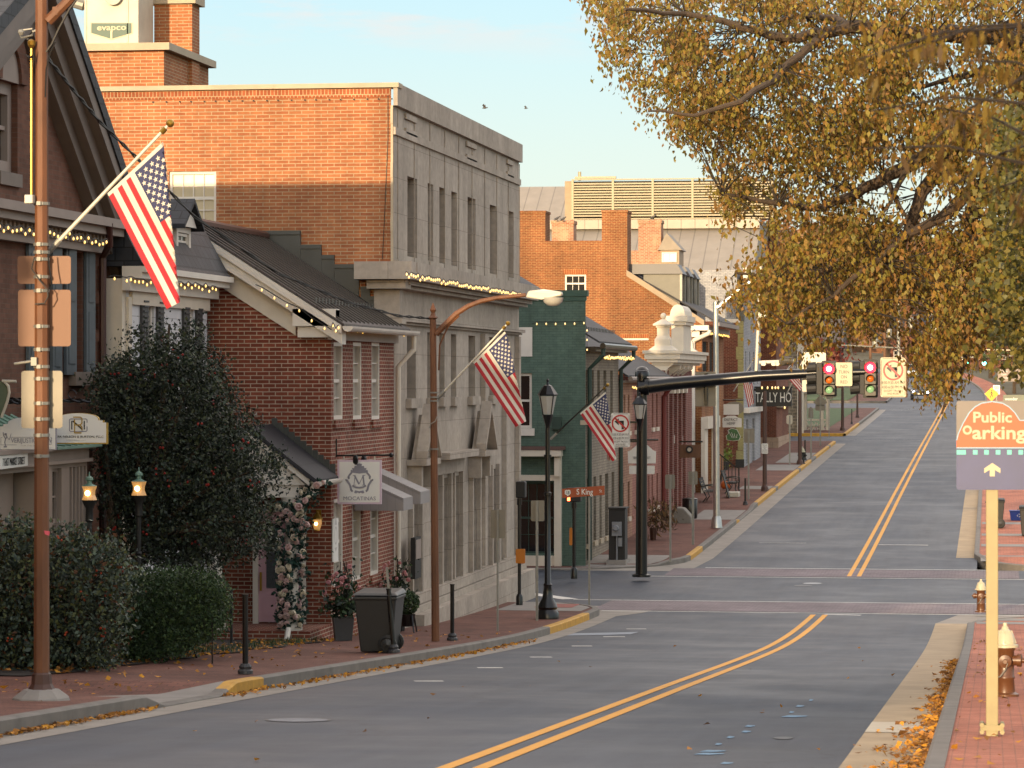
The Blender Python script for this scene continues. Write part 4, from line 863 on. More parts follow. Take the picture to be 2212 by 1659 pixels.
for k, (j, lb) in enumerate(((785, 'nearer of the two small gray shed awnings over the cottage windows'), (824, 'farther of the two small gray shed awnings, beside the white downspout'))):
    y1 = yx(j, XF)+.12; y0 = y1-1.0; zt = zc(1013 if k else 1025, j)+.0; mb = MB(); o_ = .95
    mb.hexa([(XF+.004, y0, zt), (XF+.004, y1, zt), (XF+o_, y1, zt-.42), (XF+o_, y0, zt-.42), (XF+.004, y0, zt-.04), (XF+.004, y1, zt-.04), (XF+o_, y1, zt-.46), (XF+o_, y0, zt-.46)])
    mb.box(XF+o_-.02, XF+o_, y0, y1, zt-.66, zt-.462)
    for y in (y0, y1-.02): mb.prism([(XF+.004, y, zt-.042), (XF+o_-.022, y, zt-.462), (XF+o_-.022, y, zt-.66), (XF+.004, y, zt-.66)], (0, .02, 0))
    tag(mb.build('awning', seams('gray_awning', '#8b8785', .16, 0, .7, .1, dark=.85)), lb, 'awning', 'small shed awnings')
lights('string of warm bulbs under the white gutter of the brick cottage', [onX(716, 706, ex-.05), onX(880, 716, ex-.05)], 30, .036)
lights('thin string of bulbs along the white cottage gable board', [onY(552, 615, YC_-.5), onY(610, 650, YC_-.5), onY(690, 702, YC_-.5), onY(716, 712, YC_-.5)], 6, .036, 0)
# ================================================================== the stone fronted bank
YBK = yx(850, XF)+.02; YBE = yx(1121, XF); FK = FX(XF); FS = FY(YBK); zk = lambda py: hz(XF, YBK+.2, py)
T = thing('stone_building', 'large three storey building with a gray limestone front and brick side wall', 'building', (XF, 70, road(70)))
ztop = zk(181)
pxs = [(880, 903), (924, 938), (949, 963), (975, 989), (1010, 1029), (1058, 1074), (1098, 1111)]
ops = []
for a, b in pxs: ya, yb2 = yx(a, XF), yx(b, XF)-.12; ops.append((ya, yb2, zk(548), zk(371)))
for a, b in [(879, 900), (923, 935), (949, 962), (974, 987), (1012, 1028), (1057, 1070)]: ya, yb2 = yx(a, XF), yx(b, XF)-.1; ops.append((ya, yb2, zk(862), zk(712)))
for a, b in [(885, 905), (936, 948), (950, 968), (976, 993), (1015, 1031), (1058, 1072)]:
    ya, yb2 = yx(a, XF), yx(b, XF)-.1; ops.append((ya, yb2, hz(XF, ya, 1300 if a > 1000 else 1330), zk(1052)))
mb = MB(); FK.wall(mb, YBK, YBE, gz(72), ztop-.45, ops, .6); mb.box(XF-.7, XF-.003, YBE-.01, YBE-.004, gz(75), ztop-.45); mb.build('stone_front', M['stone'], T)
for o in ops: FK.window(T, o, .58, .08, 1, 2, M['bronze'], M['glass'], .05)
for o in ops[7:13]:
    q = MB(); FK.box(q, o[0]-.12, o[1]+.12, o[2]-.2, o[2]-.003, -.3, .12); q.build('window_sill', M['stone'], T)
mb = MB()
for z0, z1, d in ((ztop-.46, ztop, .09), (zk(292), zk(276), .05), (zk(585), zk(562), .12), (zk(606), zk(568), .5), (zk(616), zk(607), .34), (zk(624), zk(617), .22), (zk(694), zk(686), .16), (zk(700), zk(695), .08)):
    FK.box(mb, YBK-.05, YBE+.05, z0, z1, .003, d)
x0, x1 = xy(775, YBK-.1), xy(875, YBK-.1)
for py0, py1, xx, d in ((605, 567, x0, .6), (625, 606, xy(800, YBK), .4), (687, 626, xy(812, YBK), .2), (700, 688, xy(806, YBK), .28)): mb.box(xx, XF+d*.8, YBK-d, YBK+.2, zk(py0), zk(py1)-.004)
for py in (236, 268):
    for a, b in ((873, 897), (1005, 1026), (1093, 1106)): FK.box(mb, yx(a, XF), yx(b, XF), zk(py+12), zk(py), .003, .05)
FK.box(mb, YBK+.05, YBE, zk(1320), zk(1296), .003, .14); FK.box(mb, YBK+.05, YBE, gz(72), zk(1322), .003, .2); FK.box(mb, YBK+1.2, YBE+.05, gz(76), road(YBE)+.75, .21, .42)
for o in (ops[13], ops[17]):                  # triangular pediments over two of the lower windows
    a0, a1, zt = o[0]-.35, o[1]+.4, zk(1052)+.4; am = (a0+a1)/2; FK.box(mb, a0, a1, zt, zt+.12, .003, .42)
    mb.prism([FK.p(a0, zt+.122, .1), FK.p(a1, zt+.122, .1), FK.p(am, zt+1.05, .1)], (.1, 0, 0))
    for aa in (a0, a1): mb.prism([FK.p(aa, zt+.122, .2), FK.p(am, zt+1.05, .2), FK.p(am, zt+1.28, .2), FK.p(aa+(.02 if aa == a0 else -.02), zt+.3, .2)], (.24, 0, 0))
    FK.box(mb, a0+.1, a0+.28, zt-.5, zt-.003, .003, .3); FK.box(mb, a1-.28, a1-.1, zt-.5, zt-.003, .003, .3)
FK.box(mb, ops[14][0]-.3, ops[16][1]+.3, zk(1052)+.45, zk(1052)+.6, .003, .42); FK.box(mb, ops[14][0]-.2, ops[16][1]+.2, zk(1052)+.1, zk(1052)+.447, .003, .1)
for o in ops[13:]:
    FK.box(mb, o[0]-.17, o[0]-.02, o[2], o[3]+.12, .003, .1); FK.box(mb, o[1]+.02, o[1]+.17, o[2], o[3]+.115, .003, .093)
for a in (1038, 1084, 1112): y = yx(a, XF); FK.box(mb, y, y+.28, zk(1290), zk(705), .003, .12)
for k, a in enumerate(np.linspace(YBK+.4, YBE, 10)): FK.box(mb, a, a+.03, zk(560), ztop-.5, .003, .02)
mb.build('stone_trim', M['stone'], T)
wb = (xy(365, YBK), xy(467, YBK), hz(xy(400, YBK), YBK, 486), hz(xy(400, YBK), YBK, 370))
zs2 = lambda px, py: hz(xy(px, YBK), YBK, py)
xp = xy(845, YBK)
mb = MB(); FS.wall(mb, -36, xp, gz(63), zs2(500, 194), [wb], .12); mb.build('side_wall', M['brick_bank'], T); mb = MB(); mb.box(-36, XF-.71, YBE-.1, YBE, gz(80), ztop-.5); mb.build('rear_wall', M['brick_bank'], T)
FS.window(T, wb, .1, .06, 4, 4, M['white'], M['glass_lit'], .05)
mb = MB(); FS.box(mb, xp, XF-.003, gz(63), ztop-.46, -.2, .06); 
for k in (1, 3, 5): z = zk(560)+k*.55; FS.box(mb, xp+.0, XF-.003, z, z+.3, .061, .085)
mb.build('corner_pilaster', M['coping'], T)
mb = MB(); FS.box(mb, -36, XF+.12, zs2(500, 194), ztop, -.35, .1)
for k in range(11): x = XF-.6-k*1.9; FS.box(mb, x, x+.025, zs2(500, 194)+.004, ztop-.006, .1, .106)
mb.build('parapet_coping', M['coping'], T)
mb = MB(); FS.box(mb, -36, xp-.02, zs2(500, 213), zs2(500, 196), .001, .02); mb.build('soldier_course', brick('soldier_brick', '#8c4d33', '#a55d3d', '#b59a78', w=.075, h=.24, ms=.008), T)
mb = MB(); FS.box(mb, -35.8, XF-.4, ztop-.9, ztop-.5, -16.5, -.36); mb.build('roof', M['dark'], T)
mb = MB(); y_ = YBK-.03                        # stepped flashing above the cottage roof
for a, b, t, bt in ((560, 650, 499, 560), (650, 695, 529, 600), (695, 723, 551, 640), (723, 776, 571, 650), (780, 800, 620, 668), (800, 850, 640, 690)): mb.box(xy(a, y_), xy(b, y_)-.004, YBK-.06, YBK-.002, zs2(a, bt), zs2(a, t)); mb.box(xy(a, y_), xy(b, y_)-.004, YBK-.09, YBK-.062, zs2(a, t)-.08, zs2(a, t))
mb.build('stepped_flashing', M['flash'], T)
mb = MB(); x = xy(792, YBK); mb.tube([onY(838, 205, YBK-.02), onY(838, 300, YBK-.02), onY(830, 480, YBK-.02), onY(826, 560, YBK-.02)], .008, 4)
for k in range(20): x = xy(330+k*27+(k*7 % 5), YBK); mb.box(x, x+.025, YBK-.05, YBK-.022, zs2(500, 220), zs2(500, 217))
mb.build('light_clip', M['wire'], T)
# rooftop brick housing, stack and condenser
YP = YBK+3.4; zp_ = lambda px, py: hz(xy(px, YP), YP, py); xr = xy(354, YP); yr = yx(403, xr)
mb = MB(); mb.box(-30, xr, YP, yr+2, ztop-.8, zp_(300, 110)); mb.build('penthouse_wall', M['brick_bank'], T)
mb = MB(); mb.box(-30.2, xr+.16, YP-.16, yr+2.1, zp_(300, 110)+.003, zp_(300, 94)); mb.build('penthouse_coping', M['coping'], T)
YQ = YP+2.1; mb = MB(); x0, x1 = xy(333, YQ), xy(415, YQ); zq = hz(x1, YQ, 8); mb.box(x0, x1, YQ, yx(431, x1), ztop-.8, zq); mb.build('chimney', M['brick_bank'], T)
mb = MB(); mb.box(x0-.1, x1+.1, YQ-.1, yx(431, x1)+.1, zq+.003, zq+.22); mb.build('chimney_cap', M['coping'], T)
T = thing('cooling_unit', 'white rooftop cooling unit with a dark green badge beside the brick stack', 'cooling unit', onY(240, 94, YP+.5))
YU = YP+.45; x0, x1 = xy(182, YU), xy(299, YU); z0 = hz(x0, YU, 93); mb = MB(); mb.box(x0, x1, YU, YU+1.25, z0-.1, z0+2.2, 0); mb.box(x0+.02, x0+.06, YU-.02, YU-.002, z0, z0+2.1); mb.box(x1-.26, x1-.22, YU-.02, YU-.002, z0, z0+1.5); mb.box(x0, x1, YU-.03, YU-.002, z0+1.42, z0+1.48); mb.build('casing', plain('ivory_casing', '#b5ad9c', .5, .18, 2), T, bevel=.015)
mb = MB(); mb.lathe([(.2, 0), (.2, .1)], onY(246, -8, YU-.02), 20, ax=(0, -1, 0)); P2_ = mb.build('fan_hub', M['steel'], T); mb = MB(); mb.tube([onY(150, 2, YU+.4), onY(182, 12, YU+.4)], .12, 10); mb.build('pipe', M['steel'], T)
pl = [(197, 50), (284, 50), (284, 71), (240, 84), (197, 71)]; flat([(240+(x-240)*1.06, 64+(y-64)*1.1) for x, y in pl], YU-.012, 'badge_edge', M['sign_cream'], T); flat(pl, YU-.02, 'badge', plain('badge_green', '#274a40', .5, .08, 2), T)
ptext('evapco', 241, 59.5, 13, YU-.024, M['sign_cream'], T, bold=.015, squash=1.3); mb = MB(); stroke(mb, [(240.5, 66), (240.5, 84)], 4, YU-.026); mb.build('badge_stem', M['sign_cream'], T)
lights('long string of warm bulbs along the limestone cornice of the big stone building', [onX(876, 588, XF+.55), onX(905, 596, XF+.55), onX(1126, 634, XF+.55)], 62, .04)
T = thing('notice_board', 'dark framed notice board on the limestone wall behind the white downspout', 'notice board', onX(871, 1250, XF))
mb = MB(); ya, yb2 = yx(866, XF), yx(879, XF); FK.box(mb, ya, yb2, zk(1255), zk(1165), .205, .3); mb.build('frame', M['black_matt'], T); mb = MB(); FK.box(mb, ya+.06, yb2-.05, zk(1212), zk(1170), .3, .31); mb.build('notice', M['taupe'], T)
XG = -11.8; FGf = FX(XG); zx = lambda px, py, X=XG: hz(X, yx(px, X), py)
def roofslope(mb, y0, y1, xe, ze, xr, zr, th=.06): mb.prism([(xe, y0, ze), (xr, y0, zr), (xr, y0, zr+th), (xe, y0, ze+th)], (0, y1-y0, 0))
def quickwin(T, F, ops, dep=.14, fm='white', gm='glass', cols=2, rows=4, fw=.06, sill=0, sm='white'):
    for o in ops: F.window(T, o, dep, fw, cols, rows, M[fm], M[gm], .05, sill=sill, sm=M[sm])
# ------------------------------------------------------------------ green painted corner building
Yg = yx(1265, XG); Yg2 = yx(1336, XG); FN = FY(Yg); zn = lambda px, py: hz(xy(px, Yg), Yg, py)
T = thing('green_building', 'dark green painted brick corner building with a cream shopfront and gray brick side', 'building', (XG, Yg, road(92)))
wu = (xy(1112, Yg), xy(1149, Yg), zn(1140, 925), zn(1140, 806)); wp = (xy(1112, Yg), xy(1150, Yg), zn(1140, 770), zn(1140, 707))
sh = (xy(1100, Yg), xy(1199, Yg), zn(1160, 1196), zn(1160, 1042))
mb = MB(); FN.wall(mb, -24, XG, gz(92), zn(1200, 640), [wu, sh], .2); mb.box(-24, XG-.3, Yg+.3, Yg2, gz(92), zn(1200, 760)); mb.build('wall', M['brick_green'], T)
mb = MB(); FN.box(mb, -24, XG+.06, zn(1200, 640), zn(1200, 627), -.3, .06); FN.box(mb, -24, XG+.03, zn(1200, 650), zn(1200, 640)-.003, -.02, .03); mb.build('parapet', plain('green_parapet', '#2b4a3e', .6, .2, 3), T)
lw = [(yx(a, XG), yx(b, XG)-.15, zx(1268, t-170+0*t), zx(1268, t)) for a, b, t in ()]
ups = [(yx(a, XG), yx(b, XG), zx(1290, 905), zx(1290, 800)) for a, b in ((1265.5, 1268.5), (1277, 1283), (1290, 1296), (1303.5, 1310), (1318, 1324))]
lws = [(yx(a, XG), yx(b, XG), zx(1290, 1166), zx(1290, 1028)) for a, b in ((1267, 1272), (1282, 1288), (1295, 1300), (1307, 1314), (1321, 1327))]
mb = MB(); zeave = zx(1290, 760); FGf.wall(mb, Yg, Yg2, gz(92), zeave, ups+lws, .2); mb.build('side_wall', M['brick_gray'], T)
gp = plain('green_frame', '#22382f', .6, .1, 2); M['green_frame'] = gp
quickwin(T, FGf, ups+lws, .16, 'green_frame', 'glass', 1, 2, .06, .14, 'coping')
FN.window(T, wu, .12, .08, 1, 2, M['white'], M['glass'], .05, sill=.22, sm=M['white'], so=.08)
mb = MB(); FN.box(mb, *wp, .004, .03); mb.build('blind_panel', M['white'], T)
FN.window(T, sh, .16, .06, 5, 4, gp, M['glass'], .05, name='shop_window')
mb = MB(); FN.box(mb, xy(1100, Yg), xy(1200, Yg), zn(1160, 1247), zn(1160, 1200), .004, .12); FN.box(mb, xy(1199, Yg), xy(1214, Yg), zn(1160, 1240), zn(1160, 985), .004, .2); FN.box(mb, xy(1100, Yg), xy(1216, Yg), zn(1160, 985), zn(1160, 972), .004, .45)
FN.box(mb, xy(1100, Yg), xy(1199, Yg), zn(1160, 1038), zn(1160, 1026), .004, .12); FN.box(mb, xy(1201, Yg), xy(1211, Yg), zn(1160, 1028), zn(1160, 988), .201, .36); FN.box(mb, xy(1142, Yg), xy(1212, Yg), zn(1160, 1252), zn(1160, 1225), .121, .4); mb.build('shopfront', M['cream'], T)
mb = MB(); mb.prism([FN.p(xy(1098, Yg), zn(1160, 971), .47), FN.p(xy(1098, Yg), zn(1160, 964), .004), FN.p(xy(1098, Yg), zn(1160, 971), .004)], (xy(1222, Yg)-xy(1098, Yg), 0, 0)); mb.build('shopfront_roof', plain('rust_metal', '#5a4038', .5, .2, 3), T)
mb = MB(); FN.box(mb, xy(1194, Yg), xy(1213, Yg), zn(1200, 927), zn(1200, 900), .004, .15); mb.build('meter_box', gp, T)
mb = MB(); zr0 = zx(1349, 746, -11.4); roofslope(mb, Yg+.04, Yg2+.3, -11.4, zr0, -17, zr0+3.4); mb.build('roof', M['roof_black_y'], T)
mb = MB()
for k in range(24): y = Yg+.3+k*.38; mb.box(-11.95, -11.93, y, y+.1, zr0+.4, zr0+.5) if y < Yg2 else None
mb.build('snow_guard', M['flash'], T)
mb = MB(); mb.tube([(-11.3, Yg+.1, zr0-.08), (-11.3, Yg2+.35, zr0-.08)], .09, 8); FGf.box(mb, Yg+.05, Yg2, zeave-.001, zr0-.1, -.1, .3); mb.build('gutter', M['black'], T)
for y in (Yg+.22, Yg2-.08):
    mb = MB(); mb.tube([(-11.3, y, zr0-.12), (-11.3, y, zr0-.35), (XG+.08, y+.1, zr0-.75), (XG+.08, y+.1, road(y)+.2)], .07, 8); mb.build('downspout', gp, T)
lights('string of warm bulbs under the black eave beside the green corner building', [(-11.3, Yg+.3, zr0-.38), (-11.3, Yg2+.2, zr0-.36)], 34, .05)
lights('thin string of bulbs crossing the upper green wall', [(xy(1150, Yg), Yg-.06, zn(1150, 700)), (xy(1262, Yg), Yg-.06, zn(1260, 698)), (XG+.05, Yg-.06, zn(1265, 700)), (XG+.05, Yg-.06, zn(1265, 765))], 9, .045, 0, .01)
# ------------------------------------------------------------------ pink brick house
Yk0, Yk1 = Yg2+.02, yx(1429, XG); T = thing('pink_house', 'low pinkish painted brick house with a black metal roof', 'house', (XG, 108, road(108)))
zke = zx(1380, 826); ym_ = yx(1366, XG)
w1 = [(yx(a, XG), yx(b, XG), zx(1400, 925), zx(1400, 851)) for a, b in ((1339, 1342.5), (1347, 1351), (1356, 1360), (1371, 1375), (1408, 1411.5), (1417, 1421))]
w2 = [(yx(a, XG), yx(b, XG), zx(1400, 1100), zx(1400, 1028)) for a, b in ((1344, 1348), (1356, 1360), (1400, 1403), (1407.5, 1411), (1418, 1421.5))]
for a, b, mt in ((Yk0, ym_, 'brick_pink'), (ym_, Yk1, 'brick_rose')):
    mb = MB(); FGf.wall(mb, a, b, gz(108), zke, [o for o in w1+w2 if a < o[0] < b], .16); mb.build('wall', M[mt], T)
quickwin(T, FGf, w1+w2, .12, 'taupe', 'curtain', 1, 2, .05, .14, 'cream')
zr1 = zx(1425, 815, -11.5); mb = MB(); roofslope(mb, Yk0+.02, Yk1+.1, -11.5, zr1, -17, zr1+3.3); mb.box(-24, -11.9, Yk0+.1, Yk1-.02, gz(108), zke); mb.build('roof', M['roof_black_y'], T)
mb = MB(); mb.tube([(-11.42, Yk0+.05, zr1-.05), (-11.42, Yk1, zr1-.05)], .08, 8); FGf.box(mb, Yk0, Yk1, zke-.001, zr1-.1, -.05, .2); mb.build('gutter', M['taupe'], T)
mb = MB(); mb.tube([(-11.42, Yk1-.1, zr1-.1), (-11.42, Yk1-.1, zr1-.3), (XG+.1, Yk1-.05, zr1-.7), (XG+.1, Yk1-.05, road(Yk1)+.2)], .09, 8); mb.build('downspout', plain('red_pipe', '#6a2420', .5, .1, 3), T)
lights('string of warm bulbs under the eave of the low pinkish house', [(-11.4, Yk0+.3, zr1-.3), (-11.4, Yk1-.2, zr1-.3)], 34, .05)
# ------------------------------------------------------------------ red brick shop with the white cornice
Yr0, Yr1 = Yk1+.03, yx(1492, XG)+.5; T = thing('red_brick_shop', 'narrow red brick shop crowned by an ornate white cornice with finials', 'building', (XG, 118, road(118)))
ws = [(yx(a, XG), yx(b, XG), zx(1455, bt), zx(1455, tp)) for a, b, tp, bt in ((1448, 1456, 860, 940), (1466, 1472, 870, 945), (1474, 1480, 870, 945), (1448, 1458, 1000, 1110), (1466, 1476, 1000, 1110))]
mb = MB(); FGf.wall(mb, Yr0, Yr1, gz(118), zx(1440, 800), ws, .2); mb.box(-24, XG-.3, Yr0+.1, Yr1, gz(118), zx(1440, 810)); mb.build('wall', M['brick_red'], T); quickwin(T, FGf, ws, .16, 'darktrim', 'glass', 1, 2, .06, .3, 'stone')
mb = MB()
for q in range(5): y = Yr0+.9+q*1.7; FGf.box(mb, y, y+.5, gz(118), zx(1440, 815), .003, .14)
mb.build('pilaster', M['brick_red'], T)
def level(py): return hz(-12, 116.3, py)
mb = MB(); yA = 115.6; yB = Yr1+.3
for t, b, x0, x1, e in ((757, 764, -12.62, -11.15, 0), (764, 776, -12.55, -11.24, .06), (776, 783, -12.47, -11.32, .12), (783, 788, -12.3, -11.5, .2)): mb.box(x0, x1, yA+e, yB, level(b), level(t)-.004)
prof = [(-12.28, 788), (-12.2, 795), (-12.12, 803), (-12.1, 810), (-11.79, 810), (-11.78, 803), (-11.7, 795), (-11.52, 788)]; mb.prism([(x, yA+.25, level(y)) for x, y in prof], (0, .5, 0))
for k in range(4): y = yA+1.5+k*1.6; mb.prism([(XG+.004, y, level(812)), (XG+.004, y, level(789)), (-11.36, y, level(789)), (-11.4, y, level(797)), (-11.62, y, level(804))], (0, .45, 0)); FGf.box(mb, y, y+.4, level(850), level(828), .004, .22)
mb.build('cornice', M['cream'], T)
def finial(px, Yf, s=1.0, ball=True):
    x = xy(px, Yf); z = level(757); k = 1/FPX*116; mb = MB(); R = lambda w, b, t: mb.box(x-w*k*s/2, x+w*k*s/2, Yf-w*k*s/2, Yf+w*k*s/2, z+b*k*s, z+t*k*s)
    mb.lathe([(62*k*s*.7, 0), (36*k*s*.7, 10*k*s)], (x, Yf, z), 4, rot=math.pi/4); R(35, 10, 24); mb.lathe([(34*k*s*.7, 24*k*s), (25*k*s*.7, 32*k*s)], (x, Yf, z), 4, rot=math.pi/4); R(25, 32, 50); R(30, 50, 54); mb.lathe([(42*k*s*.7, 54*k*s), (42*k*s*.7, 57*k*s), (1*k, 70*k*s)], (x, Yf, z), 4, rot=math.pi/4)
    if ball: mb.ball((x, Yf, z+75*k*s), 6.5*k*s, 10)
    mb.build('finial', M['cream'], T)
finial(1433, yA+.65); finial(1482, yB-.5, .96, False)
mb = MB(); x0, x1 = xy(1452, 118.5), xy(1478, 118.5); ys = [118.2, 121.2]; mb.box(x0, x1, ys[0], ys[1], level(757), level(700)); mb.box(x0-.12, x1+.1, ys[0]-.12, ys[1]+.1, level(700), level(693)); mb.box(x0-.2, x1+.16, ys[0]-.2, ys[1]+.15, level(693)+.003, level(680))
mb.prism([(x0-.05+.0, ys[0], level(680)+.003)]+[((x0+x1)/2-(x1-x0)*.62*math.cos(t), ys[0], level(680)+.003+.42*math.sin(t)) for t in np.linspace(.1, math.pi-.1, 9)]+[(x1+.05, ys[0], level(680)+.003)], (0, ys[1]-ys[0], 0)); mb.build('scroll_pediment', M['cream'], T)
# ------------------------------------------------------------------ tall orange brick gable
YO = yx(1516, XG); YO2 = 141.5; FO = FY(YO); zo = lambda px, py: hz(xy(px, YO), YO, py)
T = thing('brick_gable_house', 'tall sunlit orange brick gable end with two broad chimneys and dormers', 'house', (XG, YO, road(130)))
wo = [(xy(1220, YO), xy(1266, YO), zo(1240, 632), zo(1240, 593))]
mb = MB(); xl, xr = xy(1090, YO), xy(1355, YO); zt = zo(1240, 520); FO.wall(mb, xl, xr, gz(128), zt, wo, .15); mb.poly([(xr, YO, gz(128)), (XG, YO, gz(128)), (XG, YO, zo(1516, 692)), (xr, YO, zo(1355, 590))])
FGf.wall(mb, YO, YO2, gz(135), zo(1516, 722), [(yx(1518, XG), yx(1529, XG), zx(1524, 802), zx(1524, 738)), (yx(1533, XG), yx(1541, XG), zx(1524, 802), zx(1524, 738)), (yx(1521, XG), yx(1537, XG), zx(1524, 1044), zx(1524, 925))], .3)
mb.build('wall', M['brick_orange'], T); FO.window(T, wo[0], .1, .07, 3, 2, M['white'], M['glass'], .05)
mb = MB(); FO.box(mb, wo[0][0]-.05, wo[0][1]+.05, wo[0][3]+.003, wo[0][3]+.22, .002, .02); FO.box(mb, xy(1340, YO), xy(1402, YO), zo(1370, 730), zo(1370, 721), .002, .02); mb.build('flat_arch', brick('arch_brick', '#a3532c', '#95502f', '#c09a68', w=.075, h=.3), T)
mb = MB(); FO.box(mb, xy(1342, YO), xy(1401, YO), zo(1370, 735), zo(1370, 731), .002, .05); mb.build('blocked_lintel', M['cream'], T)
for (a, b, t, bt) in ((1122, 1178, 455, 521), (1300, 1355, 455, 586)):
    mb = MB(); FO.box(mb, xy(a, YO), xy(b, YO)-.001, zo(1200, bt)+.0, zo(1200, t+5), -1.4, .004); FO.box(mb, xy(a-1, YO), xy(b+1.5, YO), zo(1200, t+5)+.002, zo(1200, t), -1.45, .05); mb.build('chimney', M['brick_orange'], T)
mb = MB(); q = [(1355, 584), (1519, 690)]; mb.prism([onY(1353, 583, YO-.12), onY(1521, 692, YO-.12), onY(1521, 704, YO-.12), onY(1353, 596, YO-.12)], (0, .5, 0)); mb.build('rake_coping', M['tan_flash'], T)
xe, ze_ = -11.3, zo(1516, 692)-.05; zrg = zo(1355, 586); xrg = xy(1350, YO); sl = (zrg-ze_)/(xrg-xe)
mb = MB(); roofslope(mb, YO+.38, YO2, xe, ze_, xrg-.6, ze_+sl*(xrg-.6-xe)); mb.build('roof', M['roof_black_y'], T)
mb = MB(); mb.box(xe-.02, xe+.2, YO+.3, YO2, ze_-.18, ze_-.01); FGf.box(mb, YO, YO2, zo(1516, 722)-.001, ze_-.2, -.05, .28); mb.build('eave', M['taupe'], T)
mb = MB(); mb.box(xy(1484, YO), xy(1532, YO), YO-.4, YO-.003, zo(1500, 714), zo(1500, 703)); mb.box(xy(1484, YO), xy(1512, YO), YO-.2, YO-.003, zo(1500, 728), zo(1500, 716)); mb.build('eave_return', M['white'], T)
mb = MB(); mb.tube([onY(1533, 713, YO-.3), onY(1531, 720, YO-.3), onY(1499, 735, YO-.15), onY(1497, 745, YO-.12), onY(1497, 1182, YO-.12)], .09, 8); mb.build('downspout', M['white'], T)
mb = MB()
for a0, a1 in ((yx(1518, XG), yx(1529, XG)), (yx(1533, XG), yx(1541, XG))):
    for k in range(5): y = a0+(a1-a0)*(k+.5)/5; mb.box(XG-.1, XG-.06, y-.06, y+.06, zx(1524, 802), zx(1524, 738))
    mb.box(XG-.3, XG-.28, a0, a1, zx(1524, 802), zx(1524, 738))
mb.build('barred_window', M['black_matt'], T)
mb = MB(); FGf.box(mb, yx(1514, XG)+.05, yx(1541, XG), zx(1524, 925), zx(1524, 900), .003, .3); FGf.box(mb, yx(1514, XG)+.05, yx(1521, XG), gz(132), zx(1524, 925)-.003, .003, .16); FGf.box(mb, yx(1537, XG), yx(1541, XG), gz(132), zx(1524, 925)-.003, .003, .16); FGf.box(mb, yx(1521, XG), yx(1537, XG), gz(132), zx(1524, 925), -.28, -.2); mb.build('door_surround', M['cream'], T)
for k, (y0, y1) in enumerate(((YO+.9, YO+2.4), (YO+4.2, YO+5.6), (YO+7.4, YO+8.8))):
    xd = -12.8; zb_ = ze_+sl*(xd-xe); zt_ = hz(xd, YO+1, 592); D = MB(); D.box(xy(1385, YO) if k == 0 else xd-1.2, xd, y0, y1, zb_-.4, zt_); d = D.build('dormer', plain('lead_cheek', '#56544a', .5, .2, 2), T)
    R = MB(); R.prism([(xd+.15, y0-.15, zt_+.003), (xd-2.2, y0-.15, zt_+.003), (xd-2.2, y0-.15, zt_+.42), (xd-.1, y0-.15, zt_+.42)], (0, y1-y0+.3, 0)); R.build('dormer_roof', plain('lead_roof', '#3e3d42', .45, .15, 2), d)
    R = MB(); R.box(xd+.003, xd+.1, y0-.03, y0+.12, zb_, zt_); R.build('corner_post', M['steel'], d); R = MB(); R.box(xd+.003, xd+.1, y1-.12, y1+.03, zb_, zt_); R.build('corner_post', M['steel'], d); R = MB(); R.box(xd+.003, xd+.03, y0+.13, y1-.13, zb_+.1, zt_-.05); R.build('pane', M['glass'], d)
lights('string of warm bulbs under the eave of the tall orange brick gable house', [(XG+.3, YO+.4, ze_-.45), (XG+.3, YO2-.5, ze_-.45)], 26, .05)
# ------------------------------------------------------------------ whitewashed chimneys, gray metal roofed hall with louvres
YW = 150.0; FWh = FY(YW); zwh = lambda px, py: hz(xy(px, YW), YW, py)
T = thing('whitewashed_house', 'faded whitewashed brick house with two tall chimneys behind the orange gable', 'house', (-16, YW, road(150)))
mb = MB(); FWh.box(mb, -30, xy(1492, YW), gz(150), zwh(1400, 600), -8, 0); FWh.box(mb, xy(1350, YW), xy(1431, YW), zwh(1400, 600), zwh(1400, 541), -.6, .01); mb.build('wall', M['brick_wash'], T)
for a, b, t, bt in ((1192, 1239, 478, 602), (1379, 1428, 478, 598)):
    mb = MB(); FWh.box(mb, xy(a, YW), xy(b, YW), zwh(1400, bt), zwh(1400, t+4), -1.1, .02); FWh.box(mb, xy(a-1.5, YW), xy(b+1.5, YW), zwh(1400, t+4)+.002, zwh(1400, t-3), -1.15, .07); mb.build('chimney', M['brick_wash'], T)
d = MB(); xa, xb_ = xy(1428, YW), xy(1478, YW); FWh.box(d, xa, xy(1468, YW), zwh(1400, 600), zwh(1400, 541), -2, .2); D = d.build('dormer', M['tan_flash'], T)
d = MB(); xm = xy(1441, YW); d.prism([FWh.p(xy(1422, YW), zwh(1400, 541)+.003, .3), FWh.p(xy(1474, YW), zwh(1400, 541)+.003, .3), FWh.p(xm, zwh(1400, 504), .3)], (0, 2.5, 0)); d.build('dormer_roof', plain('dormer_lead', '#83786a', .6, .2, 2), D); FWh.window(D, (xy(1431, YW), xy(1463, YW), zwh(1400, 567), zwh(1400, 546)), -.24, .06, 2, 1, M['white'], M['glass_lit'], .05)
YH = 166.0; FH = FY(YH); zh = lambda px, py, Y=YH: hz(xy(px, Y), Y, py)
T = thing('metal_roof_hall', 'large hall with a gray standing seam roof and a rooftop louvre screen', 'building', (-18, YH, road(166)))
xL, xR = xy(1040, YH), -13.6
mb = MB(); FH.box(mb, xL, xR, gz(166), zh(1500, 592), -14, 0); mb.build('wall', M['brick_grayblue'], T)
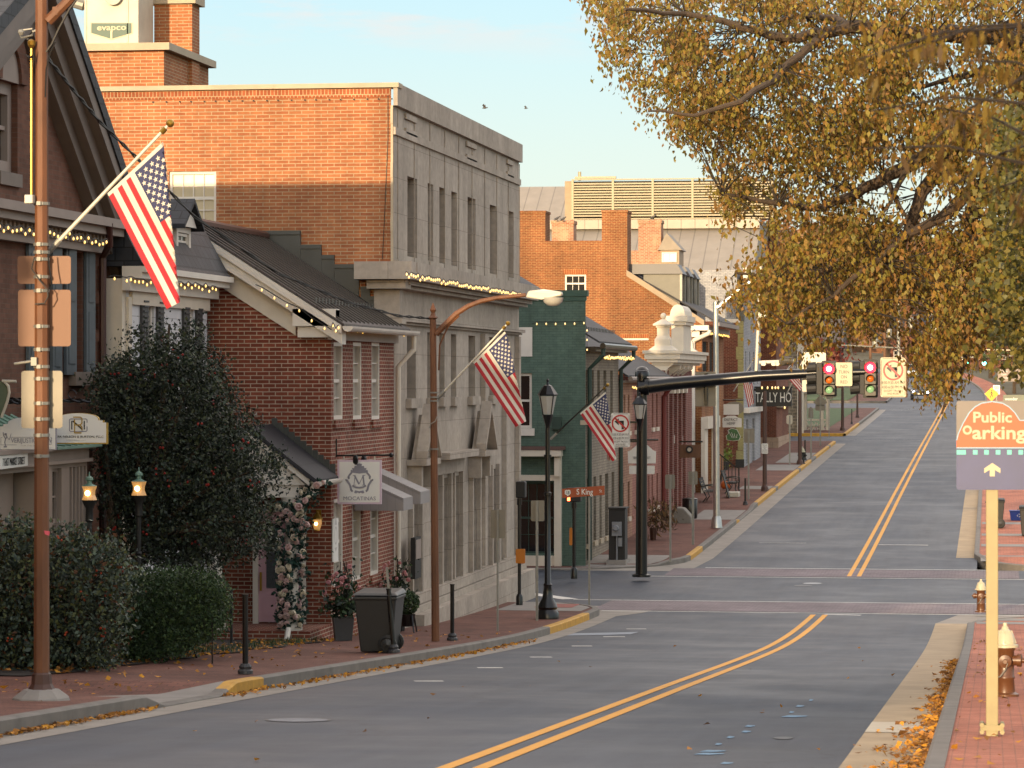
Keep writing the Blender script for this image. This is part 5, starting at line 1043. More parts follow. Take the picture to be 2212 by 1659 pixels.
mb = MB(); zt_ = zh(1500, 494, 171); mb.prism([(xL, YH-.3, zh(1500, 600)+.003), (xL, YH+5, zt_), (xL, YH+14, zt_), (xL, YH+14, zh(1500, 600)+.003)], (xR+1.3-xL, 0, 0)); mb.box(xL, xR+1.3, YH+4.7, YH+14, zt_+.003, zh(1500, 474, 171)); mb.build('roof', M['roof_gray'], T)
mb = MB(); YL = 173.0; mb.prism([(xL-4, YL+2, zh(1200, 520, 175)), (xL-4, YL+8, zh(1200, 403, 181)), (xL-4, YL+14, zh(1200, 403, 181))], (xy(1224, 178)-xL+4, 0, 0)); mb.build('rear_roof', M['roof_gray'], T)
mb = MB(); mb.box(xy(1219, YL), xy(1236, YL), YL+.2, YL+1.2, zh(1200, 500, YL), zh(1200, 391, YL)); mb.build('parapet_end', M['tan_flash'], T)
zl0, zl1 = zh(1400, 471, YL), zh(1400, 388, YL); mb = MB(); fp = MB()
edges = [1237, 1324, 1410, 1496, 1581, 1668]
for a, b in zip(edges, edges[1:]):
    x0, x1 = xy(a, YL)+.06, xy(b, YL)-.06
    for k in range(13): z = zl0+.1+(zl1-zl0-.2)*k/13; mb.hexa([(x0, YL-.02, z), (x1, YL-.02, z), (x1, YL+.06, z+.03), (x0, YL+.06, z+.03), (x0, YL-.02, z+.075), (x1, YL-.02, z+.075), (x1, YL+.06, z+.1), (x0, YL+.06, z+.1)])
for e in edges: fp.box(xy(e, YL)-.06, xy(e, YL)+.06, YL-.05, YL+.15, zl0, zl1)
for z in (zl0-.06, zl1): fp.box(xy(1237, YL)-.06, xy(1668, YL)+.06, YL-.05, YL+.15, z, z+.06)
fp.box(xy(1240, YL), xy(1329, YL), YL+.3, YL+.5, zl1+.1, zl1+.22); fp.tube([(xy(1250, YL), YL+.4, zl1), (xy(1250, YL), YL+.4, zh(1250, 370, YL))], .09, 8)
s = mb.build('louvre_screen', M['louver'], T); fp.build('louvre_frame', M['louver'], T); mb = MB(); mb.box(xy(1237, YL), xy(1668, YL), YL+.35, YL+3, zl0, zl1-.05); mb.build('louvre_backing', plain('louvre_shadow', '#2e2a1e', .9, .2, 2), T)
mb = MB(); FH.box(mb, xy(1494, 165), xy(1535, 165), zh(1500, 652), zh(1500, 597), .2, .3); T2 = mb.build('faded_billboard', plain('bare_billboard', '#9b5f48', .7, .25, .6)); tag(T2, 'faded reddish blank billboard in a white frame on the gray painted wall', 'billboard')
mb = MB()
for b in ((1492, 1494, 595, 654), (1535, 1537.5, 595, 668)): FH.box(mb, xy(b[0], 165), xy(b[1], 165), zh(1500, b[3]), zh(1500, b[2]), .2, .32)
FH.box(mb, xy(1494, 165), xy(1535, 165), zh(1500, 654), zh(1500, 652)-.003, .2, .32); FH.box(mb, xy(1494, 165), xy(1535, 165), zh(1500, 597)+.003, zh(1500, 595), .2, .32); mb.build('frame', M['white'], T2)
# ------------------------------------------------------------------ red house with yellow quoins, white painted shop
YQ2 = yx(1605, XG); FQ = FY(YQ2); zq = lambda px, py: hz(xy(px, YQ2), YQ2, py)
T = thing('quoined_house', 'red brick house with yellow painted corner quoins beyond the orange gable', 'house', (XG, YQ2, road(153)))
mb = MB(); FQ.box(mb, -22, XG, gz(153), zq(1580, 694), -.02, 0); FQ.box(mb, -22, XG-.4, gz(153), zq(1580, 694), -9, -.021); mb.build('wall', M['brick_far'], T)
mb = MB()
for k in range(11): w_ = (15, 11)[k % 2]; FQ.box(mb, xy(1605-w_, YQ2), XG+.03, zq(1600, 1000-k*28), zq(1600, 973-k*28), -.015, .03)
mb.build('quoins', M['brick_yellow'], T); mb = MB(); FQ.box(mb, xy(1558, YQ2), xy(1599, YQ2), zq(1580, 697), zq(1580, 689), -.2, .1); mb.build('coping', M['white'], T)
mb = MB(); FQ.box(mb, xy(1589, YQ2), XG+.06, zq(1600, 1015), zq(1600, 992), .035, .1); mb.build('corner_base', M['black_matt'], T); mb = MB(); FQ.box(mb, xy(1590, YQ2), XG+.05, zq(1580, 694), zq(1600, 664), -.5, .035); mb.build('corner_cap', M['flash'], T)
Yv0, Yv1 = YQ2+.02, 164.5; T = thing('white_painted_shop', 'tall white painted brick shop with dark slits of windows', 'building', (XG, 158, road(158)))
wv = [(Yv0+1.4+k*2.6, Yv0+2.1+k*2.6, zx(1620, b), zx(1620, t)) for k in range(4) for t, b in ((600, 655), (760, 830))]+[(Yv0+2, Yv0+3.4, zx(1620, 1000), zx(1620, 905)), (Yv0+6, Yv0+7.6, zx(1620, 1000), zx(1620, 905))]
mb = MB(); FGf.wall(mb, Yv0, Yv1, gz(158), zx(1620, 585), wv, .25); mb.box(-22, XG-.3, Yv0+.05, Yv1, gz(158), zx(1620, 590)); mb.build('wall', M['brick_white'], T); quickwin(T, FGf, wv, .2, 'white', 'curtain', 1, 2)
mb = MB(); FGf.box(mb, Yv0, Yv1, zx(1620, 585)-.5, zx(1620, 585), .004, .4); mb.build('cornice', M['white'], T); mb = MB(); FGf.box(mb, Yv0, Yv1, zx(1620, 890), zx(1620, 880), .004, .3); mb.build('shop_fascia', M['white'], T)
# ------------------------------------------------------------------ theatre, rubble house, porch
YT = yx(1677, XG); T = thing('theatre_building', 'brown brick theatre corner with a pale granite base beyond the white shop', 'building', (XG, YT, road(178)))
zt2 = lambda px, py: hz(xy(px, YT), YT, py)
mb = MB(); mb.box(-24, XG, YT, 187.5, zt2(1660, 945), zt2(1660, 520)); mb.build('wall', M['brick_far'], T)
mb = MB(); mb.box(-24, XG+.12, YT-.12, 187.6, gz(178), zt2(1660, 945)-.004); mb.build('base_course', M['granite'], T)
mb = MB(); mb.box(xy(1669, YT+2), XG+.004, YT+.5, YT+3.5, zt2(1660, 520), zt2(1660, 478)); mb.build('chimney', M['brick_far'], T)
mb = MB(); mb.box(XG+.003, XG+.06, YT+3, YT+6, zt2(1660, 700), zt2(1660, 610)); mb.box(XG+.003, XG+.25, YT+.2, 187, zt2(1660, 880), zt2(1660, 868)); mb.build('stone_panel', M['coping'], T)
T = thing('theatre_sign', 'long black projecting sign with pale stretched letters', 'sign', (xy(1671, 160), 160, hz(xy(1671, 160), 160, 880)))
flat([(1632, 878), (1710, 878), (1710, 838), (1632, 838)], 159.8, 'board', M['sign_black'], T, .4); ptext('TALLY HO', 1671, 859.5, 22, 159.79, M['sign_white'], T, squash=.55)
mb = MB(); flatb = [(1630, 838), (1712, 838), (1712, 835), (1630, 835)]; plate(mb, flatb, 159.7, .6); mb.tube([(XG-.4, 160, hz(-12, 160, 842)), (XG+.3, 160, hz(-12, 160, 842))], .06, 6); mb.build('bracket', M['black_matt'], T)
bulbs(T, [onY(x, y, 159.5) for x, y in ((1646, 837), (1658, 837), (1668, 837), (1675, 837), (1681, 837), (1693, 837), (1695, 880))], .09)
T = thing('rubble_house', 'rubble stone house across the side street beyond the theatre', 'house', (XG, 201, road(200)))
YS = 201.0; zs3 = lambda px, py: hz(xy(px, YS), YS, py); mb = MB(); mb.box(-26, XG-.3, YS, 212, gz(200), zs3(1715, 640)); mb.build('wall', M['rubble'], T); mb = MB(); mb.box(xy(1722, YS-.1), xy(1736, YS-.1), YS-.2, YS-.003, gz(200), zs3(1715, 640)); mb.build('corner_board', M['cream'], T)
mb = MB(); mb.prism([(-26.4, YS-.5, zs3(1715, 640)), (-10.9, YS-.5, zs3(1715, 640)), (-18, YS-.5, zs3(1715, 640)+4.5)], (0, 12, 0)); mb.build('roof', M['slate'], T)
YPc = 206.0; zpc = lambda px, py: hz(xy(px, YPc), YPc, py)
T = thing('lattice_porch', 'small white timber porch with crossed lattice railing by the rubble house', 'porch', (xy(1765, YPc), YPc, road(206)))
mb = MB(); x0, x1 = xy(1738, YPc), xy(1788, YPc)
for x in (x0, xy(1775, YPc), x1): mb.box(x-.12, x+.12, YPc, YPc+.24, gz(206), zpc(1760, 850))
for py in (945, 935, 909): mb.box(x0+.13, x1-.13, YPc+.06, YPc+.16, zpc(1760, py), zpc(1760, py)+.12)
for k in range(4):
    a = x0+.15+(x1-x0-.3)*k/4; b = x0+.15+(x1-x0-.3)*(k+1)/4
    for p, q in (((a, 933), (b, 912)), ((a, 912), (b, 933))): mb.tube([(p[0], YPc+.1, zpc(1760, p[1])), (q[0], YPc+.1, zpc(1760, q[1]))], .05, 4)
mb.build('railing', M['cream'], T); mb = MB(); mb.box(x0-.4, x1+.4, YPc-.3, YPc+3, zpc(1760, 850)+.003, zpc(1760, 838)); mb.prism([(x0-.4, YPc-.3, zpc(1760, 838)+.003), (x1+.4, YPc-.3, zpc(1760, 838)+.003), ((x0+x1)/2, YPc-.3, zpc(1760, 822))], (0, 3.3, 0)); mb.build('porch_roof', M['cream'], T)
sheet('lawn', -40, -10.6, fr(213, 258, 5), .17, M['grass'], skirt=True); sheet('lawn', -40, lambda Y: -12.5+bend(Y), fr(283, 330, 5), .2, M['grass'], skirt=True)
# low far houses and shops seen between the trunks
for k, (x, y, w_, d, h, mt, rm, lb) in enumerate(((-24, 345, 16, 10, 4.5, 'brick_far', 'roof_brown', 'low far brick house with a brown roof left of the road bend'), (-34, 380, 12, 9, 5.5, 'white', 'slate', 'far white house with a slate roof up the hill'), (17, 352, 18, 12, 3.2, 'brick_brown', 'roof_brown', 'low far red brick building right of the road'), (-5, 470, 20, 10, 5, 'brick_far', 'slate', 'far brown house closing the end of the road'))):
    T = thing('far_house', lb, 'house', (x, y, hill(x, y)), 'houses far up the road'); z = hill(x, y)
    mb = MB(); Ff = FY(y-d/2); wins = [(x-w_/2+1+j*3, x-w_/2+2.2+j*3, z+1.4, z+2.8) for j in range(int(w_/3))]; Ff.wall(mb, x-w_/2, x+w_/2, z-2, z+h, wins, .2); mb.box(x-w_/2, x+w_/2, y-d/2+.3, y+d/2, z-2, z+h); mb.build('wall', M[mt], T)
    for o in wins: Ff.window(T, o, .15, .1, 1, 2, M['white'], M['glass'])
    mb = MB(); mb.prism([(x-w_/2-.4, y-d/2-.4, z+h+.003), (x-w_/2-.4, y+d/2+.4, z+h+.003), (x-w_/2-.4, y, z+h+d*.32)], (w_+.8, 0, 0)); mb.build('roof', M[rm], T)
# unseen blocks added left behind the viewer, roof heights stepped to shade the street
T = thing('shade_row', 'unseen row of brick blocks behind the viewer, stepped to shade the street', 'house', (-22, -44, road(-44)))
mb = MB(); z0 = ZC-4
for a, b, h in ((-16.9, -14.4, 9.2), (-20.3, -16.9, 10.5), (-23.0, -20.3, 10.1), (-24.2, -23.0, 15), (-26.6, -24.2, 12.0), (-60, -26.6, 15)): mb.box(a, b-.002, -47, -43, z0, ZC+h)
mb.build('wall', M['brick_far'], T)
T = thing('shade_block', 'unseen flat roofed brick block before the gabled house, added to shade the holly tree', 'house', (-22, 20, road(20)))  # unseen block added left of the view, height set to shade the holly
mb = MB(); mb.box(-34, -14.6, 4, 37, ZC-5, ZC+5); mb.build('wall', M['brick_far'], T); mb = MB(); mb.box(-34.2, -14.45, 3.8, 37.2, ZC+5.003, ZC+5.3); mb.build('parapet', M['coping'], T)
def gp_(px, py, lift_=.16): return onG(px, py, lift_)      # a point on a sidewalk
def px_r(wpx, Y, X=-10): return wpx/FPX*depth(X, Y)/2     # half width in metres of something wpx wide
# ------------------------------------------------------------------ flags
def star(c, u, w, r): return [c + u*(math.sin(math.pi*k/5)*(r if k % 2 == 0 else r*.42)) + w*(math.cos(math.pi*k/5)*(r if k % 2 == 0 else r*.42)) for k in range(10)]
def flag(label, Y, tip, foot, h0, h1, fly, edge, staff='white', dy=0.0, dark=False):
    """staff from foot to tip; hoist from h0 (top) to h1; fly = offset of the lower fly corner from h1; edge = (x0, slope) right silhouette"""
    T = thing('flag', label, 'flag', onY(*foot, Y), 'striped flags on angled poles')
    mb = MB(); a, b = onY(*foot, Y), onY(*tip, Y); L = (b-a).length; r = .016*L/1.9+.004
    mb.tube([a, b], [r*1.15, r*.85], 8); mb.build('staff', M['off_white' if not dark else 'black'], T, smooth=True)
    mb = MB(); mb.ball(b+(b-a).normalized()*r*2, r*2.3, 8); mb.lathe([(r*1.6, -.1*L/1.9), (r*1.6, -.03)], b, 8, ax=(b-a)); mb.build('finial', M['brass'], T, smooth=True)
    mb = MB(); d = (b-a).normalized(); mb.tube([a-d*.02, a+d*.18], r*1.7, 8); mb.build('socket', M['steel'], T)
    H0, H1 = np.array(h0, float), np.array(h1, float); D = np.array(fly, float); nu, nv = 40, 26; px2m = depth(a.x, Y)/FPX
    def P(u, v):
        p = H0+(H1-H0)*v + D*u*(1+.17*(1-v)); x, y = p; ex = edge[0]+(y-h0[1])*edge[1]; dep = .05*math.sin(v*9+u*3)*u
        if x > ex:
            s = x-ex; k = .5-.5*math.cos(s/ (abs(D[0])*.22+1e-6)) if abs(D[0]) > 0 else 0; x = ex-(s*.22+k*2.0); y += s*.42; dep += s*px2m*.55+.03
        return onY(x, y+1.2*math.sin(v*6.0)*u, Y-.06+dep-.10*u)
    mb = MB(); G = [[P(i/nu, j/nv) for j in range(nv+1)] for i in range(nu+1)]
    idx = [[i*(nv+1)+j for j in range(nv+1)] for i in range(nu+1)]; mb.v = [tuple(q) for r_ in G for q in r_]
    for i in range(nu):
        for j in range(nv):
            mb.f.append((idx[i][j], idx[i+1][j], idx[i+1][j+1], idx[i][j+1])); c = int((j+.5)/2)
            mb.m.append(3 if i == 0 else 2 if (j < 14 and i < 17) else (0 if c % 2 == 0 else 1))
    cl = mb.build('cloth', [M['flag_red'], M['flag_white'], M['flag_blue'], M['flag_white']], T, smooth=True, recalc=False)
    mb = MB()
    for ri in range(9):
        for k in range(6 if ri % 2 == 0 else 5):
            u = (.03+.40*(k*2+1+(ri % 2))/12); v = (14/26)*(ri+1)/10; c = P(u, v); e = .012
            du, dv = (P(u+e, v)-c).normalized(), (P(u, v-e)-c).normalized(); n = du.cross(dv); n = n if n.y < 0 else -n; w_ = dv
            mb.poly([q+n*.008 for q in star(c, du, w_, .030*L/1.85)]); mb.poly([q-n*.008 for q in star(c, du, w_, .030*L/1.85)])
    mb.build('stars', M['flag_white'], cl, recalc=False); return T
flag('largest flag, hanging from the tall rusty brown pole at the left', 32.3, (362, 272), (104, 545), (352, 306), (232, 418), (128, 250), (353, .105))
flag('second flag, on the brown street light pole before the limestone front', 56.3, (1094, 702), (946, 860), (1090, 716), (1022, 783), (92, 140), (1094, .22))
flag('third flag, on the black lamp post before the green corner building', 71.0, (1310, 834), (1190, 948), (1308, 846), (1253, 893), (70, 104), (1309, .155), dark=True)
flag('small far flag seen edge on left of the black theatre sign', 128, (1628, 776), (1585, 845), (1624, 786), (1603, 815), (14, 66), (1622, .08))
flag('small far flag below the mast arm right of the black theatre sign', 152, (1738, 770), (1700, 850), (1712, 782), (1693, 806), (34, 40), (1716, .32))
# ------------------------------------------------------------------ tall brown pole with the sign backs
P1 = onG(90, 1510, .16); Y1 = P1.y; X1 = P1.x
T = thing('utility_pole', 'tall rusty brown pole at the left kerb with bolted straps and a curved arm', 'pole', P1)
mb = MB(); mb.tube([P1+V((0, 0, .05)), (X1, Y1, ZC+5.2)], [.083, .062], 8); mb.build('shaft', M['rust'], T)
mb = MB(); mb.lathe([(.15, .03), (.15, .09), (.11, .16), (.1, .26), (.085, .28)], P1, 8, rot=.4); mb.build('base', M['brown_pole'], T)
mb = MB(); mb.lathe([(.34, -.1), (.3, .02), (.19, .1), (.13, .11)], P1, 9); mb.build('footing', M['concrete'], T)
mb = MB(); mb.tube([onY(104, 46, Y1), onY(125, 25, Y1), onY(150, 0, Y1), onY(200, -60, Y1)], [.06, .055, .05, .045], 8); mb.box(onY(116, 35, Y1).x, onY(127, 35, Y1).x, Y1-.05, Y1+.05, hz(X1, Y1, 34), hz(X1, Y1, 16)); mb.build('lamp_arm', M['rust'], T)
mb = MB(); mb.tube([onY(68, 105, Y1-.1), onY(68, 420, Y1-.1)], .014, 6); mb.lathe([(.02, 0), (.04, .03), (.045, .07), (.02, .09)], onY(68, 104, Y1-.1), 8); mb.build('conduit', M['brass'], T)
mb = MB(); a, b = onY(56, 440, Y1-.1), onY(74, 421, Y1-.1); mb.box(a.x, b.x, Y1-.16, Y1-.06, a.z, b.z); mb.build('junction_box', M['off_white'], T, bevel=.008)
for y in (440, 528, 545, 560, 598, 628, 705, 755, 792, 818, 871, 905, 940, 985):
    c = onY(90, y, Y1); mb = MB(); mb.lathe([(.085, -.016), (.085, .016)], c, 8, rot=.39); mb.box(c.x-.02, c.x+.02, c.y-.11, c.y-.08, c.z-.02, c.z+.02); mb.build('strap', M['steel'], T)
mb = MB(); mb.tube([onY(x, y, Y1-.12) for x, y in ((100, 112), (112, 95), (128, 60), (150, 20), (165, 0))], .012, 5); mb.tube([onY(x, y, Y1-.12) for x, y in ((98, 210), (100, 150), (108, 115), (120, 90))], .009, 5); mb.build('cable', M['wire'], T); mb = MB(); mb.tube([onY(x, y, Y1-.12) for x, y in ((74, 555), (68, 580), (85, 605), (104, 628), (112, 610), (106, 575), (104, 548))], .008, 5); mb.tube([onY(x, y, Y1-.12) for x, y in ((102, 628), (104, 640), (96, 655), (76, 657))], .008, 5)
for k in range(6): mb.tube([onY(56+k*4, 118+k*3, Y1-.1), onY(64+k*2, 128-k*4, Y1-.15), onY(72, 118+k*5, Y1-.1)], .006, 4)
mb.build('wiring', M['wire'], T)
mb = MB(); mb.tube([onY(41, 66, Y1-.05), onY(70, 62, Y1-.05), onY(70, 76, Y1-.05), onY(46, 82, Y1-.05), onY(41, 66, Y1-.05)], .01, 5); mb.tube([onY(70, 68, Y1), onY(100, 61, Y1)], .014, 5); mb.lathe([(.02, -.03), (.035, 0), (.02, .03)], onY(46, 70, Y1-.1), 8); mb.build('insulator', M['steel'], T)
mb = MB(); mb.tube([onY(31, 786, Y1), onY(85, 778, Y1-.05)], .014, 6); mb.box(onY(74, 788, Y1).x, onY(86, 788, Y1).x, Y1-.12, Y1-.06, hz(X1, Y1, 790), hz(X1, Y1, 772)); mb.build('side_bracket', M['steel'], T)
mb = MB(); mb.prism([onY(95, 1146, Y1-.1), onY(108, 1148, Y1-.1), onY(106, 1157, Y1-.1), onY(97, 1154, Y1-.1)], (0, .003, 0)); mb.build('pink_ribbon', plain('pink_ribbon', '#d85a68', .7, .05, 3), T)
for r_, mt, lb in (((38, 153, 553, 613), 'orange_back', 'small copper toned sign back, topmost on the tall rusty pole'), ((39, 153, 626, 748), 'orange_back', 'large copper toned sign back, middle one on the tall rusty pole'), ((46, 135, 801, 925), 'sign_back', 'pale gray sign back, lowest on the tall rusty pole')):
    mb = MB(); plate(mb, rrect(r_[0], r_[1], r_[2], r_[3], 6), Y1+.1, .004); tag(mb.build('road_sign', M[mt]), lb, 'sign', 'road signs seen from behind')
mb = MB(); pts = [onY(*q, Y) for q, Y in (((62, 84), 32.3), ((100, 122), 33.5), ((155, 190), 35.5), ((215, 262), 38), ((290, 336), 41), ((420, 468), 46), ((600, 590), 50), ((750, 652), 53), ((860, 682), 55.2), ((932, 688), 56.2))]
fine = []
for a, b in zip(pts, pts[1:]): fine += [a.lerp(b, t/6) for t in range(6)]
for ph in (0, math.pi): mb.tube([p+V((.013*math.cos(k*1.6+ph), 0, .016*math.sin(k*1.6+ph))) for k, p in enumerate(fine+[pts[-1]])], .013, 5)
tag(mb.build('overhead_cable', M['wire']), 'twisted black overhead cable strung between the two brown poles', 'cable')
# ------------------------------------------------------------------ brown street light
P2 = onG(941, 1385, .16); Y2 = P2.y
T = thing('street_light', 'weathered brown street light with a long curved arm before the limestone building', 'street light', P2)
mb = MB(); a = onY(935.5, 690, Y2); mb.tube([P2, a], [.075, .058], 8); mb.lathe([(.05, 0), (.09, .03), (.05, .07), (.035, .12), (.06, .17), (.03, .24), (.002, .3)], a, 8); mb.build('pole', M['rust'], T)
mb = MB(); q = [onY(x, y, Y2) for x, y in ((942, 722), (960, 703), (985, 678), (1012, 661), (1040, 650), (1075, 643), (1136, 637))]; mb.tube(q, [.06, .055, .05, .046, .042, .038, .035], 8); mb.tube([onY(948, 800, Y2), onY(950, 745, Y2), onY(968, 705, Y2), onY(992, 682, Y2)], .016, 5); mb.build('arm', M['rust'], T)
mb = MB(); c = onY(1136, 637, Y2); e = onY(1215, 640, Y2); L = e.x-c.x
mb.prism([c+V((0, -.08, -.05)), c+V((L*.45, -.13, -.09)), c+V((L, -.1, -.02)), c+V((L, -.1, .05)), c+V((L*.5, -.1, .1)), c+V((.05, -.07, .07))], (0, .2, 0)); mb.build('lamp_head', M['off_white'], T, bevel=.03)
mb = MB(); mb.lathe([(.19, 0), (.17, -.08), (.1, -.14), (.01, -.155)], c+V((L*.74, 0, -.05)), 14); mb.build('lens', M['lens_clear'], T, smooth=True)
for y in (848, 858, 866, 970): mb = MB(); mb.lathe([(.082, -.014), (.082, .014)], onY(938, y, Y2), 8); mb.build('strap', M['steel'], T)
mb = MB(); mb.tube([onY(925, 974, Y2), onY(940, 969, Y2)], .015, 6); mb.tube([onY(x, y, Y2-.1) for x, y in ((944, 900), (940, 910), (930, 916), (928, 925))], .01, 5); mb.build('side_bracket', M['steel'], T)
# ------------------------------------------------------------------ bollards
def bollard_parts(T, whip):
    mb = MB(); mb.tube([(0, 0, .12), (0, 0, 1.0)], .038, 10); mb.tube([(0, 0, 1.0), (0, 0, 1.02)], .045, 10); mb.build('post', M['black'], None).parent = T
    mb = MB(); mb.lathe([(.1, 0), (.1, .04), (.075, .06), (.085, .09), (.06, .13)], (0, 0, 0), 12); mb.build('base', plain('scuffed_base', '#3a3a3c', .5, .5, 8), None).parent = T
    if whip:
        mb = MB(); mb.box(-.02, .02, -.004, .004, 1.02, 1.36); mb.build('reflector', M['steel'], None).parent = T
src = thing('bollard', 'black flexible bollard alone on the brick sidewalk before the hedge', 'bollard', (0, 0, 0), 'slim black bollards'); bollard_parts(src, False)
p = gp_(530, 1455); src.location = p; ORG[src.name] = V(p)
b2 = thing('bollard', 'leaning black bollard with a bent reflector in front of the bin', 'bollard', (0, 0, 0), 'slim black bollards'); bollard_parts(b2, True); b2.location = gp_(851, 1410); b2.rotation_euler = (0, -.085, 0)
place(src, gp_(977, 1383), 'black bollard right of the brown street light pole'); 
for x, y, lb in ((1610, 1090, 'black bollard beyond the silver street light'), (1739, 994, 'black bollard beside the dark post near the theatre corner'), (1822, 930, 'black bollard by the brown post right of the porch'), (1840, 916, 'black bollard, farthest of all, before the far side street')): place(src, gp_(x, y), lb)
# ------------------------------------------------------------------ sign posts seen from behind
def signpost(label, px, base, top, sign, w=5, mat='sign_back', post='steel', off=0):
    p = gp_(px+off, base); Y = p.y; T = thing('sign_post', label, 'sign post', p, 'road signs seen from behind'); mb = MB(); r = px_r(w, Y); q = onY(px, top, Y)
    mb.hexa([V((c.x+sx*r, c.y+sy*r, c.z)) for c in (p-V((0, 0, .05)), q) for sx, sy in ((-1,-1),(1,-1),(1,1),(-1,1))]); mb.build('post', M[post], T)
    if isinstance(sign[0], (int, float)): sign = [rrect(*sign, 3)]
    for s in sign: flat(s, Y+.05, 'sign', M[mat], T)
    return T
signpost('perforated steel post with a tan sign back before the limestone building', 1075, 1362, 1100, (1060, 1091, 1101, 1163), 4)
signpost('perforated steel post with a gray sign back left of the black lamp post', 1160, 1340, 1083, (1147, 1176, 1081, 1126), 5)
signpost('steel post with a small sunlit sign back by the dry planter', 1448, 1210, 1026, (1437, 1458, 1025, 1056), 4)
signpost('gray post with a small sign back before the white downspout', 1497, 1176, 1019, (1487, 1507, 1018, 1047), 5)
signpost('post with a square tan sign back beyond the silver street light', 1617, 1078, 930, (1607, 1630, 926, 957), 3.5)
signpost('thin post with a white sign back at the theatre corner', 1706, 1004, 898, (1699, 1712, 897, 916), 3, 'off_white')
signpost('thin post with a house shaped plate by the lattice porch', 1752, 990, 888, [[(1746, 903), (1746, 884), (1751, 878), (1757, 884), (1757, 903)]], 3)
signpost('post with the gray back of a diamond sign near the lattice porch', 1772, 962, 850, [[(1757, 869), (1772, 853), (1787, 869), (1779, 877), (1765, 877)], rrect(1761, 1783, 875, 887, 2)], 3)
signpost('very thin post with a small blank plate right of the lattice porch', 1791, 945, 862, (1785, 1800, 855, 862), 2)
T = signpost('brown street name sign on a perforated post at the corner', 1273, 1303, 1073, [[(1214, 1076), (1306, 1069), (1306, 1049), (1214, 1056)]], 4, 'brownsign')
Yk = T.location.y; ptext('S King', 1263, 1063, 12.5, Yk+.045, M['sign_white'], T, squash=.82, bold=.01); ptext('St', 1297.5, 1061, 6.5, Yk+.045, M['sign_white'], T, squash=.85)
flat([(1220, 1060), (1223, 1058), (1226, 1059), (1229, 1058), (1232, 1060), (1233, 1066), (1226.5, 1072), (1220, 1067)], Yk+.045, 'route_shield', M['sign_white'], T); ptext('15', 1226.5, 1064.5, 7, Yk+.042, M['sign_black'], T, squash=.8)
# ------------------------------------------------------------------ pedestrian signals
def pedsignal(label, px, base, top, head, lit, button):
    p = gp_(px, base, .1); Y = p.y; T = thing('pedestrian_signal', label, 'pedestrian signal', p, 'pedestrian signals at the corner'); mb = MB(); r = px_r(7.5, Y)
    mb.tube([p, onY(px, top, Y)], r, 10); mb.lathe([(r*2, 0), (r*2, .25), (r*1.6, .3), (r*1.2, .32)], p, 10); mb.lathe([(r*1.5, -.1), (r*1.5, .06)], onY(px, head[3]+6, Y), 10); mb.build('post', M['black'], T, smooth=True)
    mb = MB(); plate(mb, rrect(*head, 3), Y-.16, .3); mb.build('head', M['black_matt'], T, bevel=.02)
    if lit: flat([(lit[0], lit[1]), (lit[0]+6, lit[1]), (lit[0]+6, lit[1]+8), (lit[0], lit[1]+8)], Y-.17, 'hand_signal', M['hand'], T)
    mb = MB(); plate(mb, rrect(*button, 2), Y-.1 if not lit else Y-.15, .05); mb.build('push_button', M['amber_box'], T)
pedsignal('black pedestrian signal seen from behind at the end of the limestone front', 1122, 1312, 1045, (1114, 1134, 1040, 1076), None, (1114, 1134, 1186, 1217))
pedsignal('black pedestrian signal with a lit orange hand by the green wall', 1240, 1250, 1075, (1222, 1254, 1053, 1084), (1225.5, 1074), (1230, 1236, 1140, 1178))
# ------------------------------------------------------------------ lantern posts
def lantern(T, c, s=1.0):                     # c = underside of the lantern, s = its size (about .9 m tall at 1)
    mb = MB(); mb.lathe([(.05*s, -.42*s), (.06*s, -.3*s), (.13*s, -.06*s), (.15*s, 0)], c, 8); mb.lathe([(.25*s, .5*s), (.27*s, .53*s), (.21*s, .62*s), (.16*s, .69*s), (.11*s, .76*s), (.04*s, .79*s), (.03*s, .86*s), (.045*s, .9*s), (.005*s, .95*s)], c, 8)
    for k in range(4): t = math.pi/4+k*math.pi/2; mb.tube([c+V((.15*s*math.cos(t), .15*s*math.sin(t), 0)), c+V((.25*s*math.cos(t), .25*s*math.sin(t), .5*s))], .014*s, 5)
    mb.build('lantern_frame', M['black'], T)
    mb = MB(); mb.lathe([(.135*s, .01*s), (.235*s, .49*s)], c, 8); mb.build('lantern_glass', M['lens_clear'], T)
p = gp_(1183, 1336); Yl = p.y; T = thing('lamp_post', 'black fluted lamp post with a glass lantern carrying the third flag', 'lamp post', p)
s = px_r(43, Yl)/.26; c = onY(1183, 896, Yl); h = c.z-p.z
mb = MB(); mb.lathe([(.25, 0), (.25, .12), (.2, .2), (.22, .25), (.19, .33), (.12, .45), (.085, .7), (.1, .74), (.07, .78), (.06, h*.6), (.08, h*.6+.02), (.08, h*.6+.08), (.055, h*.6+.1), (.05, h-.3)], p, 14); mb.lathe([(.085, -.03), (.085, .03)], onY(1183, 985, Yl), 12); mb.build('pole', M['black'], T, smooth=True)
lantern(T, c, s)
